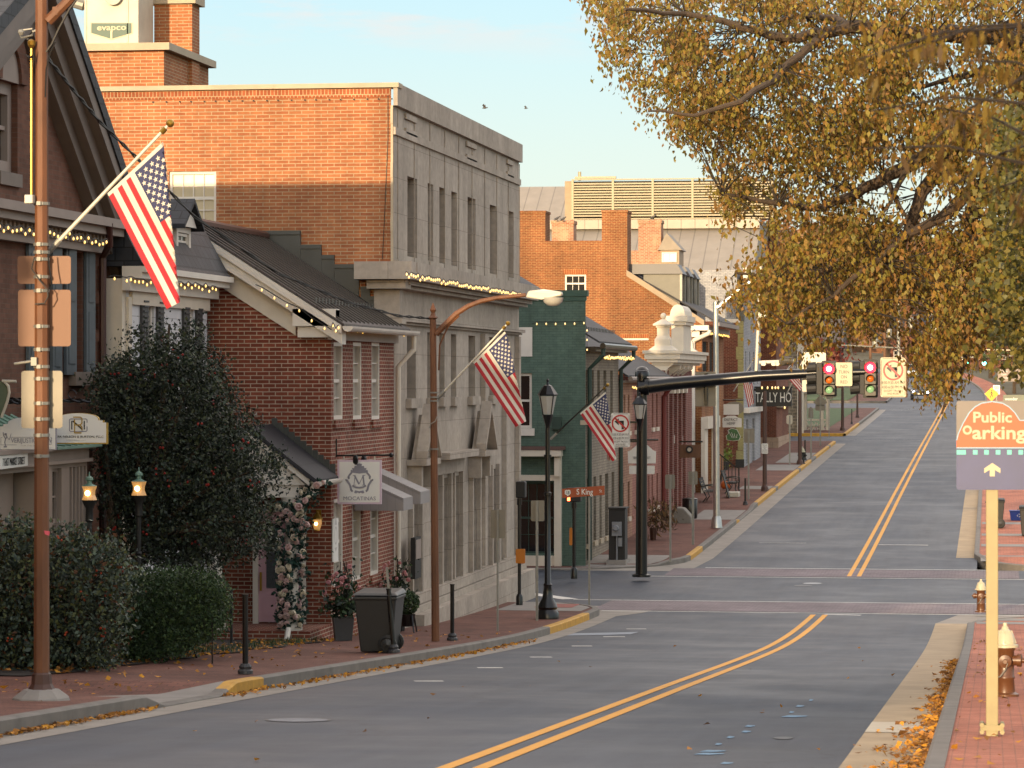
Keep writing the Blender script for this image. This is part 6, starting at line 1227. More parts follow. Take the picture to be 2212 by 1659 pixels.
# ------------------------------------------------------------------ traffic signal
PS = onG(1385.5, 1246, .12); YS_ = PS.y; T = thing('signal_mast', 'thick black traffic signal pole with a long mast arm over the street', 'traffic signal pole', PS)
mb = MB(); top = onY(1387, 812, YS_); mb.tube([PS, top], [.165, .14], 14); mb.lathe([(.2, -.02), (.2, .1), (.17, .14)], top, 14); mb.lathe([(.19, .16), (.12, .24), (.01, .27)], top, 14); mb.lathe([(.26, 0), (.26, .06), (.2, .08)], PS, 12); mb.build('pole', M['black'], T, smooth=True)
arm = [onY(x, y, YS_-.12) for x, y in ((1380, 838), (1450, 829), (1540, 821), (1640, 812), (1760, 806), (1885, 803))]; mb = MB(); mb.tube(arm, [.19, .18, .165, .15, .13, .11], 14); mb.lathe([(.24, -.05), (.24, .05)], onY(1398, 835, YS_-.12), 14, ax=(1, 0, .03)); mb.build('mast_arm', M['black'], T, smooth=True)
mb = MB(); a, b = onY(1385, 952, YS_), onY(1358, 950, YS_)
for y in (912, 953): mb.box(onY(1360, y, YS_).x, onY(1385, y, YS_).x, YS_-.05, YS_+.03, hz(PS.x, YS_, y)-.03, hz(PS.x, YS_, y)+.03)
mb.build('sign_arm', M['black'], T)
mb = MB(); mb.tube([onY(1643, 566, YS_-.1), onY(1640, 650, YS_-.1), onY(1633, 808, YS_-.1)], .045, 8); mb.ball(onY(1643, 572, YS_-.1), .07, 8); plate(mb, rrect(1641, 1660, 672, 691, 3), YS_-.15, .12); mb.build('antenna_mast', M['off_white'], T)
mb = MB()
for x in (1649, 1671, 1680): plate(mb, rrect(x-5, x+5, 779, 790, 3), YS_-.15, .2)
mb.tube([onY(1640, 783, YS_), onY(1715, 780, YS_)], .05, 6); mb.build('detector', M['off_white'], T); mb = MB(); mb.lathe([(.11, 0), (.13, .3)], onY(1712, 780, YS_-.1), 12, ax=(-1, 0, 0)); mb.lathe([(.1, 0), (.02, .02)], onY(1690, 781, YS_-.2), 12, ax=(0, -1, 0)); mb.build('camera_housing', M['signal_body'], T)
T2 = thing('lantern', 'small black lantern fixed on the front of the traffic signal pole', 'lantern', onY(1383, 985, YS_-.3)); lantern(T2, onY(1382, 905, YS_-.32), px_r(32, YS_)/.26)
def r32(T, x0, x1, y0, y1, Y, cx, cy, R, lines, face):   # no left turn plate
    flat(rrect(x0, x1, y0, y1, 4), Y, 'plate', M[face], T)
    mb = MB(); w_ = (x1-x0); e = 2
    for q in ((x0+e, y0+e+3, x0+e, y1-e-3), (x1-e, y0+e+3, x1-e, y1-e-3), (x0+e+3, y0+e, x1-e-3, y0+e), (x0+e+3, y1-e, x1-e-3, y1-e)): stroke(mb, [(q[0], q[1]), (q[2], q[3])], .9, Y-.004)
    k = R/22; stroke(mb, [(cx+6*k, cy+15*k), (cx+6*k, cy-4*k), (cx-4*k, cy-4*k)], 6*k, Y-.004); plate(mb, [(cx+3*k, cy-7*k), (cx+9*k, cy-7*k), (cx+9*k, cy-1*k), (cx+3*k, cy-1*k)], Y-.004); plate(mb, [(cx-15*k, cy-5*k), (cx-4*k, cy-13*k), (cx-4*k, cy+5*k)], Y-.004); mb.build('arrow', M['sign_black'], T)
    mb = MB(); ring(mb, cx, cy, R*.82, R, Y-.009); stroke(mb, [(cx-R*.64, cy-R*.64), (cx+R*.64, cy+R*.64)], R*.2, Y-.009); mb.build('prohibition_ring', M['sign_red'], T)
    for s_, y, h_, sq in lines: ptext(s_, (x0+x1)/2, y, h_, Y-.004, M['sign_black'], T, squash=sq)
T = thing('turn_sign', 'white no left turn sign beside the lantern on the signal pole', 'sign', onY(1340, 966, YS_-.1), 'no left turn signs'); r32(T, 1320, 1361, 892, 966, YS_-.1, 1340, 914.7, 18.8, (('8:00-9:30 AM M-F', 939, 5.6, .62), ('4:00-6:00 PM M-F', 947, 5.6, .62), ('EXCEPT TRUCKS', 954.2, 4, .75), ('AND BUSES', 960.5, 4, .75)), 'sign_white')
T = thing('turn_sign', 'sunlit no left turn sign hanging at the tip of the mast arm', 'sign', onY(1930, 857, YS_-.3), 'no left turn signs'); r32(T, 1902, 1957, 772, 858, YS_-.3, 1929.5, 800, 22, (('8:00-9:30 AM M-F', 827, 6.8, .72), ('4:00-6:00 PM M-F', 836.5, 6.8, .72), ('EXCEPT TRUCKS', 844.5, 4.6, .85), ('AND BUSES', 850.5, 4.2, .85)), 'sign_cream')
T = thing('turn_sign', 'white no turn on red sign between the two red lights', 'sign', onY(1823, 834, YS_-.32)); flat(rrect(1805, 1841, 783, 834, 3), YS_-.32, 'plate', M['sign_cream'], T)
for s_, y, h_ in (('NO', 792, 8), ('TURN', 804, 7), ('ON', 814.5, 7), ('RED', 825.5, 7)): ptext(s_, 1823, y, h_, YS_-.324, M['sign_black'], T, squash=.9)
mb = MB(); ring(mb, 1823, 808.5, 0, .1, YS_-.33)
def blankplate(label, r_, Y, mat='sign_back', name='road_sign'):
    mb = MB(); plate(mb, rrect(*r_, 3), Y, .006); return tag(mb.build(name, M[mat]), label, 'sign', 'road signs seen from behind')
blankplate('large gray sign back hanging below the mast arm near the pole', (1502, 1546, 803, 878), YS_+.12)
T = blankplate('bright sunlit blank sign back on the mast arm left of the red lights', (1733, 1784, 761, 846), YS_+.15, 'off_white')
mb = MB(); mb.tube([onY(1525, 806, YS_-.02), onY(1525, 872, YS_-.02)], .05, 6); plate(mb, rrect(1521, 1529, 866, 876, 2), YS_-.08, .1); mb.build('sign_bracket', M['black'], bpy.data.objects['road_sign.003'])
def head3(label, cx, y0, y1, ly, lr, Y, lit=True):
    T = thing('traffic_light', label, 'traffic light', onY(cx, y1, Y), 'traffic lights on the mast arm'); mb = MB(); w_ = 12.5
    for k in range(3): a = y0+(y1-y0)*k/3; plate(mb, rrect(cx-w_, cx+w_, a+.5, a+(y1-y0)/3-.5, 3), Y, .24)
    mb.build('housing', M['signal_body'], T, bevel=.012)
    mb = MB(); plate(mb, rrect(cx-w_-4, cx+w_+4, y0-4, y1+4, 4), Y+.26, .01); mb.build('backplate', M['black_matt'], T)
    for k in range(3):
        c = onY(cx, ly[k], Y-.003); r = px_r(lr[k]*2, Y, -4); mb = MB(); mb.lathe([(r, 0), (r*.9, .03), (r*.5, .05), (.004, .06)], c, 18, ax=(0, -1, 0)); L = mb.build('lens', [M['red_lit'], M['amber'], M['green_lens']][k], T, smooth=True)
        if k == 0:
            mb = MB(); mb.lathe([(r*.5, 0), (r*.3, .02), (.004, .025)], c+V((0, -.052, 0)), 14, ax=(0, -1, 0)); mb.build('glow_core', M['red_core'], L)
        mb = MB(); n = 12
        for j in range(n):
            t0, t1 = math.pi*(-.15+1.3*j/n), math.pi*(-.15+1.3*(j+1)/n); R = r*1.12
            A = [c+V((math.cos(t)*R, d_, math.sin(t)*R)) for t, d_ in ((t0, .0), (t1, .0), (t1, -.18-.1*math.sin(max(0, t1))), (t0, -.18-.1*math.sin(max(0, t0))))]; mb.poly(A)
        mb.build('visor', M['black_matt'], T, recalc=False)
    return T
head3('red lit traffic light left of the no turn on red sign', 1791, 783, 854, (797, 821, 842), (11, 8, 8.5), YS_-.45)
head3('red lit traffic light beside the no left turn sign at the arm tip', 1880, 780, 856, (794, 818, 840.5), (11.5, 8, 8.5), YS_-.45)
def sidehead(label, x0, x1, y0, y1, Y, vis):
    T = thing('traffic_light', label, 'traffic light', onY((x0+x1)/2, y1, Y), 'traffic lights on the mast arm'); mb = MB(); plate(mb, rrect(x0, x1, y0, y1, 3), Y-.15, .32); mb.build('housing', M['black_matt'], T, bevel=.015)
    for k in range(3):
        c = onY(x0, y0+(y1-y0)*(k+.45)/3, Y); mb = MB(); mb.lathe([(.15, 0), (.15, .26)], c, 12, ax=(-1, 0, -.08)); mb.build('visor', M['black_matt'], T)
sidehead('dark traffic light turned sideways left of the nearer red light', 1763, 1777, 783, 852, YS_-.2, 3); sidehead('dark traffic light turned sideways between the two red lights', 1857, 1868, 780, 852, YS_-.05, 3)
# ------------------------------------------------------------------ silver street light, far posts
p = gp_(1548, 1140); Y = p.y; T = thing('street_light', 'silver metal street light beyond the intersection with a rising curved arm', 'street light', p)
mb = MB(); r = px_r(15, Y); mb.tube([p, onY(1546, 652, Y)], [r, r*.75], 12); mb.lathe([(r*1.7, 0), (r*1.4, .3), (r*1.1, .4)], p, 12); mb.build('pole', M['aluminium'], T, smooth=True)
mb = MB(); mb.tube([onY(x, y, Y) for x, y in ((1549, 664), (1575, 645), (1600, 622), (1620, 609), (1640, 605), (1650, 605))], [.1, .09, .08, .075, .07, .07], 8); mb.build('arm', M['aluminium'], T, smooth=True)
mb = MB(); a, b = onY(1650, 608, Y), onY(1672, 601, Y); mb.box(a.x, b.x, Y-.15, Y+.15, a.z, b.z); mb.build('lamp_head', M['off_white'], T, bevel=.04)
for x, yt, yb, w_, lb in ((1652, 845, 1060, 10, 'brown wooden post carrying a small crosswalk sign'), (1728, 760, 1003, 9, 'dark brown post with a hydrant at its foot by the theatre corner'), (1820, 838, 930, 7, 'dark brown post beside a black bollard right of the porch'), (1852, 840, 902, 5, 'dark brown post, farthest of its row, at the far side street')):
    p = gp_(x, yb); Y = p.y; T = thing('brown_post', lb, 'post', p, 'brown posts along the far sidewalk'); mb = MB(); r = px_r(w_, Y); mb.tube([p, onY(x, yt, Y)], [r, r*.85], 8); mb.lathe([(r*1.7, 0), (r*1.5, .15), (r, .25)], p, 8); mb.build('shaft', M['brown_pole'], T)
    if x == 1652:
        S = flat(rrect(1645, 1659, 958, 980, 2), Y-.15, 'plate', M['sign_white'], T)
        for s_, yy in (('CROSS', 961.5), ('ONLY', 965.5), ('AT', 969), ('CROSS', 972.5), ('WALKS', 976.5)): ptext(s_, 1652, yy, 2.6, Y-.155, M['sign_black'], S)
# ------------------------------------------------------------------ things on the far left sidewalk
def boxthing(name, label, cat, mb, mat, **k): return tag(mb.build(name, mat, **k), label, cat)
a, b = onG(1313, 1217, .1), onG(1351, 1217, .1); Y = a.y+.1; T = thing('utility_cabinet', 'tall dark utility cabinet with a gray meter box by the corner', 'cabinet', a)
zc_ = lambda y: hz(a.x, Y, y); mb = MB(); mb.box(xy(1315, Y), xy(1350, Y), Y, Y+.7, a.z+.1, zc_(1100)); mb.box(xy(1314, Y), xy(1352, Y), Y-.04, Y+.75, zc_(1100)+.002, zc_(1096)); mb.build('casing', M['black_matt'], T, bevel=.01)
mb = MB(); mb.box(xy(1311, Y), xy(1353, Y), Y-.15, Y+.85, a.z-.1, a.z+.1); mb.build('plinth', M['concrete'], T); mb = MB(); mb.box(xy(1323, Y), xy(1343, Y), Y-.16, Y-.003, zc_(1157), zc_(1127)); mb.lathe([(.09, 0), (.09, .08), (.07, .12)], V((xy(1332, Y), Y-.162, zc_(1140))), 14, ax=(0, -1, 0)); mb.box(xy(1336, Y), xy(1344, Y), Y-.1, Y-.003, zc_(1180), zc_(1161)); mb.tube([(xy(1333, Y), Y-.08, zc_(1157)), (xy(1333, Y), Y-.08, zc_(1215))], .025, 6); mb.build('meter', plain('meter_gray', '#77797c', .5, .1, 3), T)
p = gp_(1490, 1120); r = px_r(33, p.y); hh = hz(p.x, p.y, 1075)-p.z; T = thing('litter_bin', 'round black litter bin against the brown brick wall', 'litter bin', p); mb = MB(); mb.lathe([(r*.92, 0), (r, hh*.08), (r, hh*.88), (r*.97, hh*.9)], p, 20); mb.build('body', M['black'], T, smooth=True); mb = MB(); mb.lathe([(r*1.05, hh*.905), (r*1.05, hh*.95), (r*.7, hh), (r*.4, hh*.98)], p, 20); mb.build('lid', M['black'], T, smooth=True)
p = gp_(1411, 1166); r = px_r(17, p.y); T = thing('planter', 'brown pot of dry plants by the rose coloured wall', 'planter', p); hh = hz(p.x, p.y, 1140)-p.z; mb = MB(); mb.lathe([(r*.75, 0), (r, hh), (r*.85, hh), (r*.8, hh*.85)], p, 12); mb.build('pot', plain('brown_glazed_pot', '#3c241b', .3, .2, 4), T); q = np.array(p)+np.array([.15, .3, hh+.35])+RNG.normal(0, 1, (420, 3))*np.array([.3, .3, .28]); leaves('dry_plant', q, .22, .05, [leafmat('dry_leaf', '#7a6040', .8, .2), leafmat('dry_leaf_dark', '#4d3d2b', .8, .1)], T, -.4)
p = gp_(1472, 1130); mb = MB(); w_ = px_r(42, p.y)*2; mb.prism([p+V((-w_/2, 0, -.1)), p+V((w_/2, 0, -.1)), p+V((w_/2, 0, .22)), p+V((w_*.1, 0, .52)), p+V((-w_*.25, 0, .56)), p+V((-w_/2, 0, .3))], (0, .9, 0)); boxthing('stone_step', 'sloping gray stone block against the brown brick wall', 'stone', mb, M['stone_urn'], bevel=.05)
def bench(label, px, py):
    p = gp_(px, py); T = thing('park_bench', label, 'bench', p, 'black iron benches along the far walls'); o = p
    mb = MB()
    for k in range(4): mb.box(o.x-.2+k*.11, o.x-.11+k*.11, o.y, o.y+1.4, o.z+.43, o.z+.46)
    mb.build('seat', M['black_matt'], T); mb = MB()
    for k in range(4): mb.box(o.x-.3-k*.03, o.x-.27-k*.03, o.y, o.y+1.4, o.z+.52+k*.11, o.z+.6+k*.11)
    mb.build('backrest', M['black_matt'], T)
    for y in (o.y-.03, o.y+1.4):
        mb = MB(); mb.tube([(o.x+.25, y, o.z), (o.x+.18, y, o.z+.22), (o.x+.25, y, o.z+.42), (o.x-.22, y, o.z+.4), (o.x-.42, y, o.z+.95)], .025, 6); mb.tube([(o.x-.2, y, o.z+.4), (o.x-.1, y, o.z+.2), (o.x-.25, y, o.z)], .025, 6); mb.tube([(o.x-.3, y, o.z+.62), (o.x, y, o.z+.66), (o.x+.25, y, o.z+.62), (o.x+.24, y, o.z+.43)], .022, 6); mb.build('leg', M['black'], T)
bench('black iron bench before the white shopfront', 1532, 1085); bench('small black iron bench beyond the pumpkin', 1579, 1066)
p = gp_(1559, 1076); mb = MB(); mb.prism([p+V((-.3, 0, 0)), p+V((-.26, 0, 0)), p+V((0, 0, 1.0)), p+V((-.03, 0, 1.0))], (0, .6, 0)); mb.prism([p+V((.3, 0, 0)), p+V((.26, 0, 0)), p+V((.003, 0, 1.0)), p+V((.03, 0, 1.0))], (0, .6, 0)); boxthing('sandwich_board', 'dark sandwich board beside the silver street light', 'sandwich board', mb, M['black_matt'])
p = gp_(1568, 1058); mb = MB()
for k in range(8): t = k*math.pi/4; mb.ball(p+V((.09*math.cos(t), .09*math.sin(t), .2)), .13, 8, sq=1.3)
T = boxthing('pumpkin', 'orange pumpkin at the foot of the black stair railing', 'pumpkin', mb, M['pumpkin'], smooth=True); mb = MB(); mb.tube([p+V((0, 0, .34)), p+V((.03, 0, .46))], .02, 5); mb.build('stalk', M['bark'], T)
p = gp_(1572, 1058); mb = MB(); q = [p+V((-.5, 1.2, 1.5)), p+V((.3, .3, .95)), p+V((.45, .2, .93))]; mb.tube(q, .03, 6)
for k in range(6): t = k/5; c = q[0].lerp(q[1], t); mb.tube([c, V((c.x, c.y, p.z+.1))], .018, 5)
mb.tube([q[2], V((q[2].x, q[2].y, p.z))], .03, 6); boxthing('stair_railing', 'black iron stair railing near the pumpkin', 'railing', mb, M['black'])
p = gp_(1562, 1030); T = thing('potted_shrub', 'pale green potted shrub above the black stair railing', 'plant', p); mb = MB(); mb.lathe([(.2, 0), (.3, .4), (.26, .4)], p+V((0, 0, .3)), 12); mb.build('pot', M['pot'], T); leaves('foliage', np.array(p)+np.array([0, 0, 1.0])+RNG.normal(0, 1, (260, 3))*np.array([.22, .22, .26]), .14, .09, [leafmat('lime_leaf', '#7f8f3c', .6, .3), leafmat('lime_leaf_deep', '#5c6b2c', .6, .3)], T, .2)
mb = MB(); p = gp_(1579, 1074); mb.box(p.x-.2, p.x+.3, p.y, p.y+.9, p.z, p.z+.2); boxthing('planter_box', 'low white stone trough on the far brick sidewalk', 'planter', mb, M['off_white'], bevel=.02)
p = gp_(1733, 1002); 
def hydrant(label, p, s=1.0, body='hyd_brown'):
    T = thing('fire_hydrant', label, 'fire hydrant', p, 'fire hydrants'); B = lambda prof, c=p, n=16, ax=None: [(r*s, z*s) for r, z in prof]
    mb = MB(); mb.lathe(B([(.16, 0), (.16, .03), (.115, .05), (.105, .2), (.112, .21), (.112, .23), (.105, .24), (.105, .53), (.12, .55), (.12, .57)]), p, 16); mb.build('barrel', M[body], T, smooth=True)
    mb = MB(); mb.lathe(B([(.155, .572), (.155, .6), (.125, .61), (.12, .65), (.1, .72), (.06, .77), (.045, .78), (.04, .8), (.025, .82), (.025, .855)]), p, 16)
    for k in range(8): t = k*math.pi/4; mb.tube([p+V((.122*math.cos(t), .122*math.sin(t), .62))*s if 0 else V((p.x+.122*s*math.cos(t), p.y+.122*s*math.sin(t), p.z+.62*s)), V((p.x+.07*s*math.cos(t), p.y+.07*s*math.sin(t), p.z+.765*s))], .012*s, 5)
    mb.build('bonnet', M['hyd_white'], T, smooth=True)
    for ax in ((0, -1, 0), (-1, .15, 0), (1, -.15, 0)):
        mb = MB(); c = V((p.x, p.y, p.z+.42*s))+V(ax)*.09*s; mb.lathe(B([(.06, 0), (.06, .05), (.075, .052), (.075, .1), (.03, .11), (.025, .14)]), c, 12, ax=ax); mb.build('nozzle_cap', M[body], T, smooth=True)
    mb = MB(); c = V((p.x, p.y-.2*s, p.z+.4*s))
    mb.tube([c+V((.03*s, 0, 0)), c+V((.0, .02, -.08*s)), c+V((-.06*s, .03, -.16*s)), c+V((-.09*s, .08*s, -.17*s))], .008*s, 5); mb.build('chain', M['steel'], T); return T
hydrant('far small hydrant with a white bonnet behind the dark brown post', p, 1.0, 'black_matt')
# hanging shop signs beyond the intersection
def hanging(label, Y, arm, arm_y, items):
    T = thing('hanging_sign', label, 'sign', onY(arm[1], arm_y, Y)); mb = MB(); mb.tube([onY(arm[0], arm_y, Y+.03), onY(arm[1], arm_y, Y+.03)], .03, 6); mb.build('bracket', M['black'], T)
    for k, (pix, mt, nm) in enumerate(items): flat(pix, Y-.02*k, nm, M[mt], T, .03)
    return T
T = hanging('white shouldered shop sign half hidden by the signal pole', 103, (1345, 1422), 950, (([(1357, 1001), (1356, 975), (1362, 973), (1375, 962), (1387, 959), (1399, 962), (1411, 973), (1417, 975), (1416, 1001)], 'sign_white', 'board'), (rrect(1359, 1414, 1006, 1024, 2), 'sign_white', 'lower_board'))); ptext('BIRCH STREET', 1387, 989, 5, 102.96, M['sign_black'], T, squash=.85)
T = hanging('weathered wooden sign with a dark wreath before the brown brick shop', 120.5, (1468, 1518), 954, ((rrect(1468, 1513, 961, 989, 1), 'wood_pole', 'board'),)); mb = MB(); ring(mb, 1489, 971, 4.5, 8, 120.4, .06); mb.build('wreath', M['black_matt'], T); mb = MB(); plate(mb, disc(1489, 971, 4.4), 120.44, .02); mb.build('wreath_centre', M['cream'], T)
T = hanging('stack of white shop signs with a green leaf beyond the silver street light', 141, (1548, 1606), 864, ((disc(1586, 882, 21, 15), 'sign_back', 'oval_board'), (rrect(1563, 1596, 873, 896, 1), 'sign_white', 'board'), ([(1556, 923), (1556, 903), (1565, 902), (1572, 898), (1588, 898), (1594, 902), (1602, 904), (1602, 923)], 'sign_white', 'lower_board'))); ptext('DISTRICT', 1579, 906.5, 5.6, 140.92, M['sign_black'], T, squash=.9); ptext('HEMP', 1579, 915, 5.8, 140.92, M['sign_black'], T, squash=.9)
lf = [(1571, 950), (1569, 941), (1574, 937), (1573, 930), (1580, 926), (1587, 927), (1592, 929), (1599, 943), (1596, 950), (1584, 952)]; flat([(1585+(x-1585)*1.07, 939+(y-939)*1.07) for x, y in lf], 140.9, 'leaf_edge', M['sign_white'], T, .02); flat(lf, 140.88, 'leaf', plain('leaf_green_sign', '#3f6b3c', .5, .3, 6), T, .02)
mb = MB()
for k in range(4): stroke(mb, [(1574+k*6, 932+k*2), (1582+k*3, 946)], .9, 140.86)
mb.build('leaf_vein', M['sign_white'], T)
# ------------------------------------------------------------------ cottage front: bin, planters, railing
p = gp_(820, 1408); Yb_ = p.y; T = thing('wheelie_bin', 'large charcoal wheelie bin on the brick sidewalk by the brick cottage', 'bin', p)
def bin_parts(T, p, w=.72, d=.8, h=1.02, mat='plastic'):
    q = lambda fx, fy, z: V((p.x+fx*w/2, p.y+fy*d/2, p.z+z)); mb = MB()
    mb.hexa([q(*c, .02) for c in ((-.72, -.72), (.72, -.72), (.72, .72), (-.72, .72))]+[q(*c, h*.88) for c in ((-.95, -.95), (.95, -.95), (.95, .95), (-.95, .95))])
    mb.hexa([q(*c, h*.85) for c in ((-1, -1), (1, -1), (1, 1), (-1, 1))]+[q(*c, h*.91) for c in ((-1, -1), (1, -1), (1, 1), (-1, 1))]); mb.build('body', M[mat], T, bevel=.02)
    mb = MB(); mb.hexa([q(*c, h*.92) for c in ((-1.06, -1.08), (1.06, -1.08), (1.06, 1.05), (-1.06, 1.05))]+[q(*c, z) for c, z in (((-.9, -.9), h*.97), ((.9, -.9), h*.97), ((.9, .9), h), ((-.9, .9), h))]); mb.build('lid', M[mat], T, bevel=.02)
    mb = MB(); mb.tube([q(-1.12, .8, h*.86), q(-1.12, -.8, h*.86)], .02, 6); mb.build('handle', M[mat], T)
    for s_ in (-1, 1):
        mb = MB(); c = q(.55, s_*.78, .15); mb.lathe([(.15, 0), (.15, .05), (.11, .06), (.1, .04)], c-V((0, .03, 0)), 18, ax=(0, -1, 0)); W = mb.build('wheel', M['black_matt'], T, smooth=True); mb = MB(); mb.lathe([(.09, 0), (.03, .02), (.005, .03)], c-V((0, .072, 0)), 10, ax=(0, -1, 0)); mb.build('hub', M['plastic'], W)
    return T
bin_parts(T, p, px_r(96, Yb_)*2, .8, 1.0)
def planter(label, px, py, r, h):
    p = gp_(px, py); T = thing('planter', label, 'planter', p, 'planters by the brick cottage'); mb = MB(); mb.lathe([(r*.8*1.3, 0), (r*1.3, h), (r*1.15, h), (r*1.1, h*.9)], p, 4, rot=math.pi/4+.3); mb.build('pot', M['pot'], T); return T, p
for px, py, lb in ((741, 1383, 'square gray planter of pink roses against the cottage corner'), (856, 1362, 'planter of pink roses half hidden behind the wheelie bin')):
    T, p = planter(lb, px, py, .2, .42); hb = p+V((0, 0, .42))
    leaves('foliage', np.concatenate([np.array(hb)+np.array([0, 0, .18])+RNG.normal(0, 1, (420, 3))*np.array([.17, .17, .1]), np.array(hb)+np.array([0, 0, .5])+RNG.normal(0, 1, (260, 3))*np.array([.16, .14, .22])]), .09, .06, HOLLY[:2]+YEW[:2], T, .1)
    roses(T, [hb+V((random.gauss(-.02, .15), random.gauss(-.14, .08), random.uniform(.3, .95))) for k in range(16)], [M['rose_pink']], .03, .052)
    for k in range(5): mb = MB(); mb.tube([hb, hb+V((random.gauss(0, .1), random.gauss(0, .1), .5)), hb+V((random.gauss(0, .2), random.gauss(0, .15), 1.0))], .008, 4); mb.build('stem', M['bark_dark'], T)
p = gp_(880, 1366); T = thing('topiary', 'clipped round boxwood in a black stand beside the wheelie bin', 'plant', p); mb = MB()
for sx, sy in ((-1, -1), (1, -1), (1, 1), (-1, 1)): mb.tube([p+V((sx*.16, sy*.16, 0)), p+V((sx*.11, sy*.11, .34))], .015, 5)
mb.lathe([(.12, .12), (.16, .36), (.13, .36)], p, 12); mb.build('stand', M['black'], T); v = RNG.normal(0, 1, (1500, 3)); v /= np.linalg.norm(v, axis=1)[:, None]; leaves('foliage', np.array(p)+np.array([0, 0, .58])+v*(.23*RNG.uniform(.7, 1.05, 1500)**.4)[:, None], .05, .035, YEW, T, 0)
p = gp_(506, 1392, .16); mb = MB(); a = p+V((-.05, 0, 0)); mb.tube([a, a+V((0, 0, .95))], .025, 6); mb.tube([a+V((-.5, .7, 1.15)), a+V((-.25, .3, 1.1)), a+V((0, 0, .92)), a+V((.03, -.05, .75))], .02, 6); mb.tube([a+V((-.5, .7, 0)), a+V((-.5, .7, 1.15))], .02, 6); mb.tube([a+V((-.45, .65, .3)), a+V((0, 0, .2))], .012, 5); boxthing('stair_railing', 'dark iron handrail at the porch steps beside the hedge', 'railing', mb, M['black_matt'])
# lamp posts in the garden
gl_ = None
for px, yt, yb, Y, lb in ((193, 1012, 1300, 44.2, 'lit garden lamp on a dark post before the shop bay window'), (300, 1002, 1340, 46.2, 'lit garden lamp on a dark post under the holly tree')):
    c = onY(px, yt+68, Y); T = thing('garden_lamp', lb, 'lamp post', V((c.x, Y, road(Y))), 'lit garden lamps'); k = 36/FPX*depth(c.x, Y)/2
    mb = MB(); mb.tube([V((c.x, Y, road(Y)-.1)), c+V((0, 0, -.3))], .035, 8); mb.lathe([(.04, -.32), (.06, -.3), (.055, -.12), (k*.75, -.06), (k*.95, 0)], c, 10); mb.lathe([(.036, -.9), (.055, -.87), (.036, -.84)], c, 8); mb.build('post', M['black_matt'], T, smooth=True)
    mb = MB(); h = 30/FPX*depth(c.x, Y); mb.lathe([(k*.95, 0), (k*.72, h*.35), (k*.72, h*.6), (k*.95, h)], c, 8); mb.build('glass', M['lamp_glass'], T)
    mb = MB(); mb.lathe([(k, h), (k*.55, h*1.1), (k*.3, h*1.2), (k*.3, h*1.35), (k*.5, h*1.45), (k*.45, h*1.6), (k*.1, h*1.75), (k*.07, h*2.0), (.002, h*2.05)], c, 10); mb.build('cap', M['copper'], T, smooth=True)
    mb = MB(); mb.ball(c+V((0, -k*.78, h*.5)), k*.32, 8); mb.build('bulb', M['lamp'], T)
# ------------------------------------------------------------------ right side of the street
YPk = 28.3; p = V((xy(2143, YPk), YPk, road(YPk)+.15)); T = thing('parking_sign', 'orange and navy public parking sign on a square cream post', 'sign', p)
mb = MB(); r = px_r(26, YPk, 0); mb.box(p.x-r, p.x+r, YPk-r, YPk+r, p.z-.02, hz(p.x, YPk, 880)); mb.build('post', M['post_cream'], T, bevel=.006)
mb = MB(); z = hz(p.x, YPk, 1572); mb.box(p.x-r*1.9, p.x+r*1.9, YPk-r*1.3, YPk-r-.002, z-.02, z+.03); mb.box(p.x-r*1.9, p.x+r*1.9, YPk+r+.002, YPk+r*1.3, z-.02, z+.03)
for s_ in (-1, 1):
    for zz in (z-.03, z+.03): mb.lathe([(.022, -.09), (.022, .09)], (p.x+s_*r*1.65, YPk, zz), 6, ax=(0, 1, 0))
mb.build('clamp', M['post_cream'], T)
YA = YPk-r-.012; flat(rrect(2066, 2221, 866, 1058, 6, 6), YA, 'plate', M['grayback'], T, .006)
lo = [(x, y) for x, y in rrect(2066, 2221, 866, 1058, 6, 6) if y > 968]; flat([(2066, 968), (2221, 968)]+[q for q in lo if q[0] > 2143]+[q for q in lo if q[0] <= 2143], YA-.002, 'lower_panel', M['navy'], T, .002)
dome = [(2066.2, 967), (2066.2, 952), (2070, 938), (2080, 916), (2094, 892), (2106, 880), (2120, 872), (2143.5, 868.5), (2166, 872), (2180, 880), (2192, 892), (2203, 909), (2221, 909), (2221, 967)]
flat([(2143.5+(x-2143.5)*1.0, 967+(y-967)*1.03) if 0 else (x, y) for x, y in dome], YA-.004, 'dome', M['orange_sign'], T, .002)
mb = MB(); stroke(mb, [(2066.5, 951), (2070, 937), (2080, 915), (2094, 891), (2106, 879), (2120, 871), (2143.5, 867.5), (2166, 871), (2180, 879), (2192, 891), (2203, 908), (2221, 908)], 2.2, YA-.008); stroke(mb, [(2066.5, 967.5), (2221, 967.5)], 2.2, YA-.008); mb.build('outline', M['skyblue'], T)
for k, x in enumerate((2076.5, 2106.7, 2131, 2156, 2180.5, 2205)): flat([(x-(10 if k == 0 else 5), 982), (x+(10 if k == 0 else 5), 982), (x+(10 if k == 0 else 5), 972), (x-(10 if k == 0 else 5), 972)], YA-.008, 'square', M['turq'], T, .002)
ptext('Public', 2143.5, 902.5, 23, YA-.006, M['sign_cream'], T, bold=.025, squash=1.12)
ptext('arking', 2158, 936, 29, YA-.006, M['sign_cream'], T, bold=.025, squash=1.17); mb = MB(); ring(mb, 2089.5, 929, 5.4, 10, YA-.006); mb.build('lettering', M['sign_cream'], T)
mb = MB(); plate(mb, [(2143.5, 1000), (2161, 1012), (2161, 1022), (2149, 1015), (2149, 1029), (2138, 1029), (2138, 1015), (2126, 1022), (2126, 1012)], YA-.006); mb.build('arrow', M['sign_cream'], T)
hydrant('near brown hydrant with a cream bonnet behind the parking sign post', onG(2171, 1504, .15), .98)
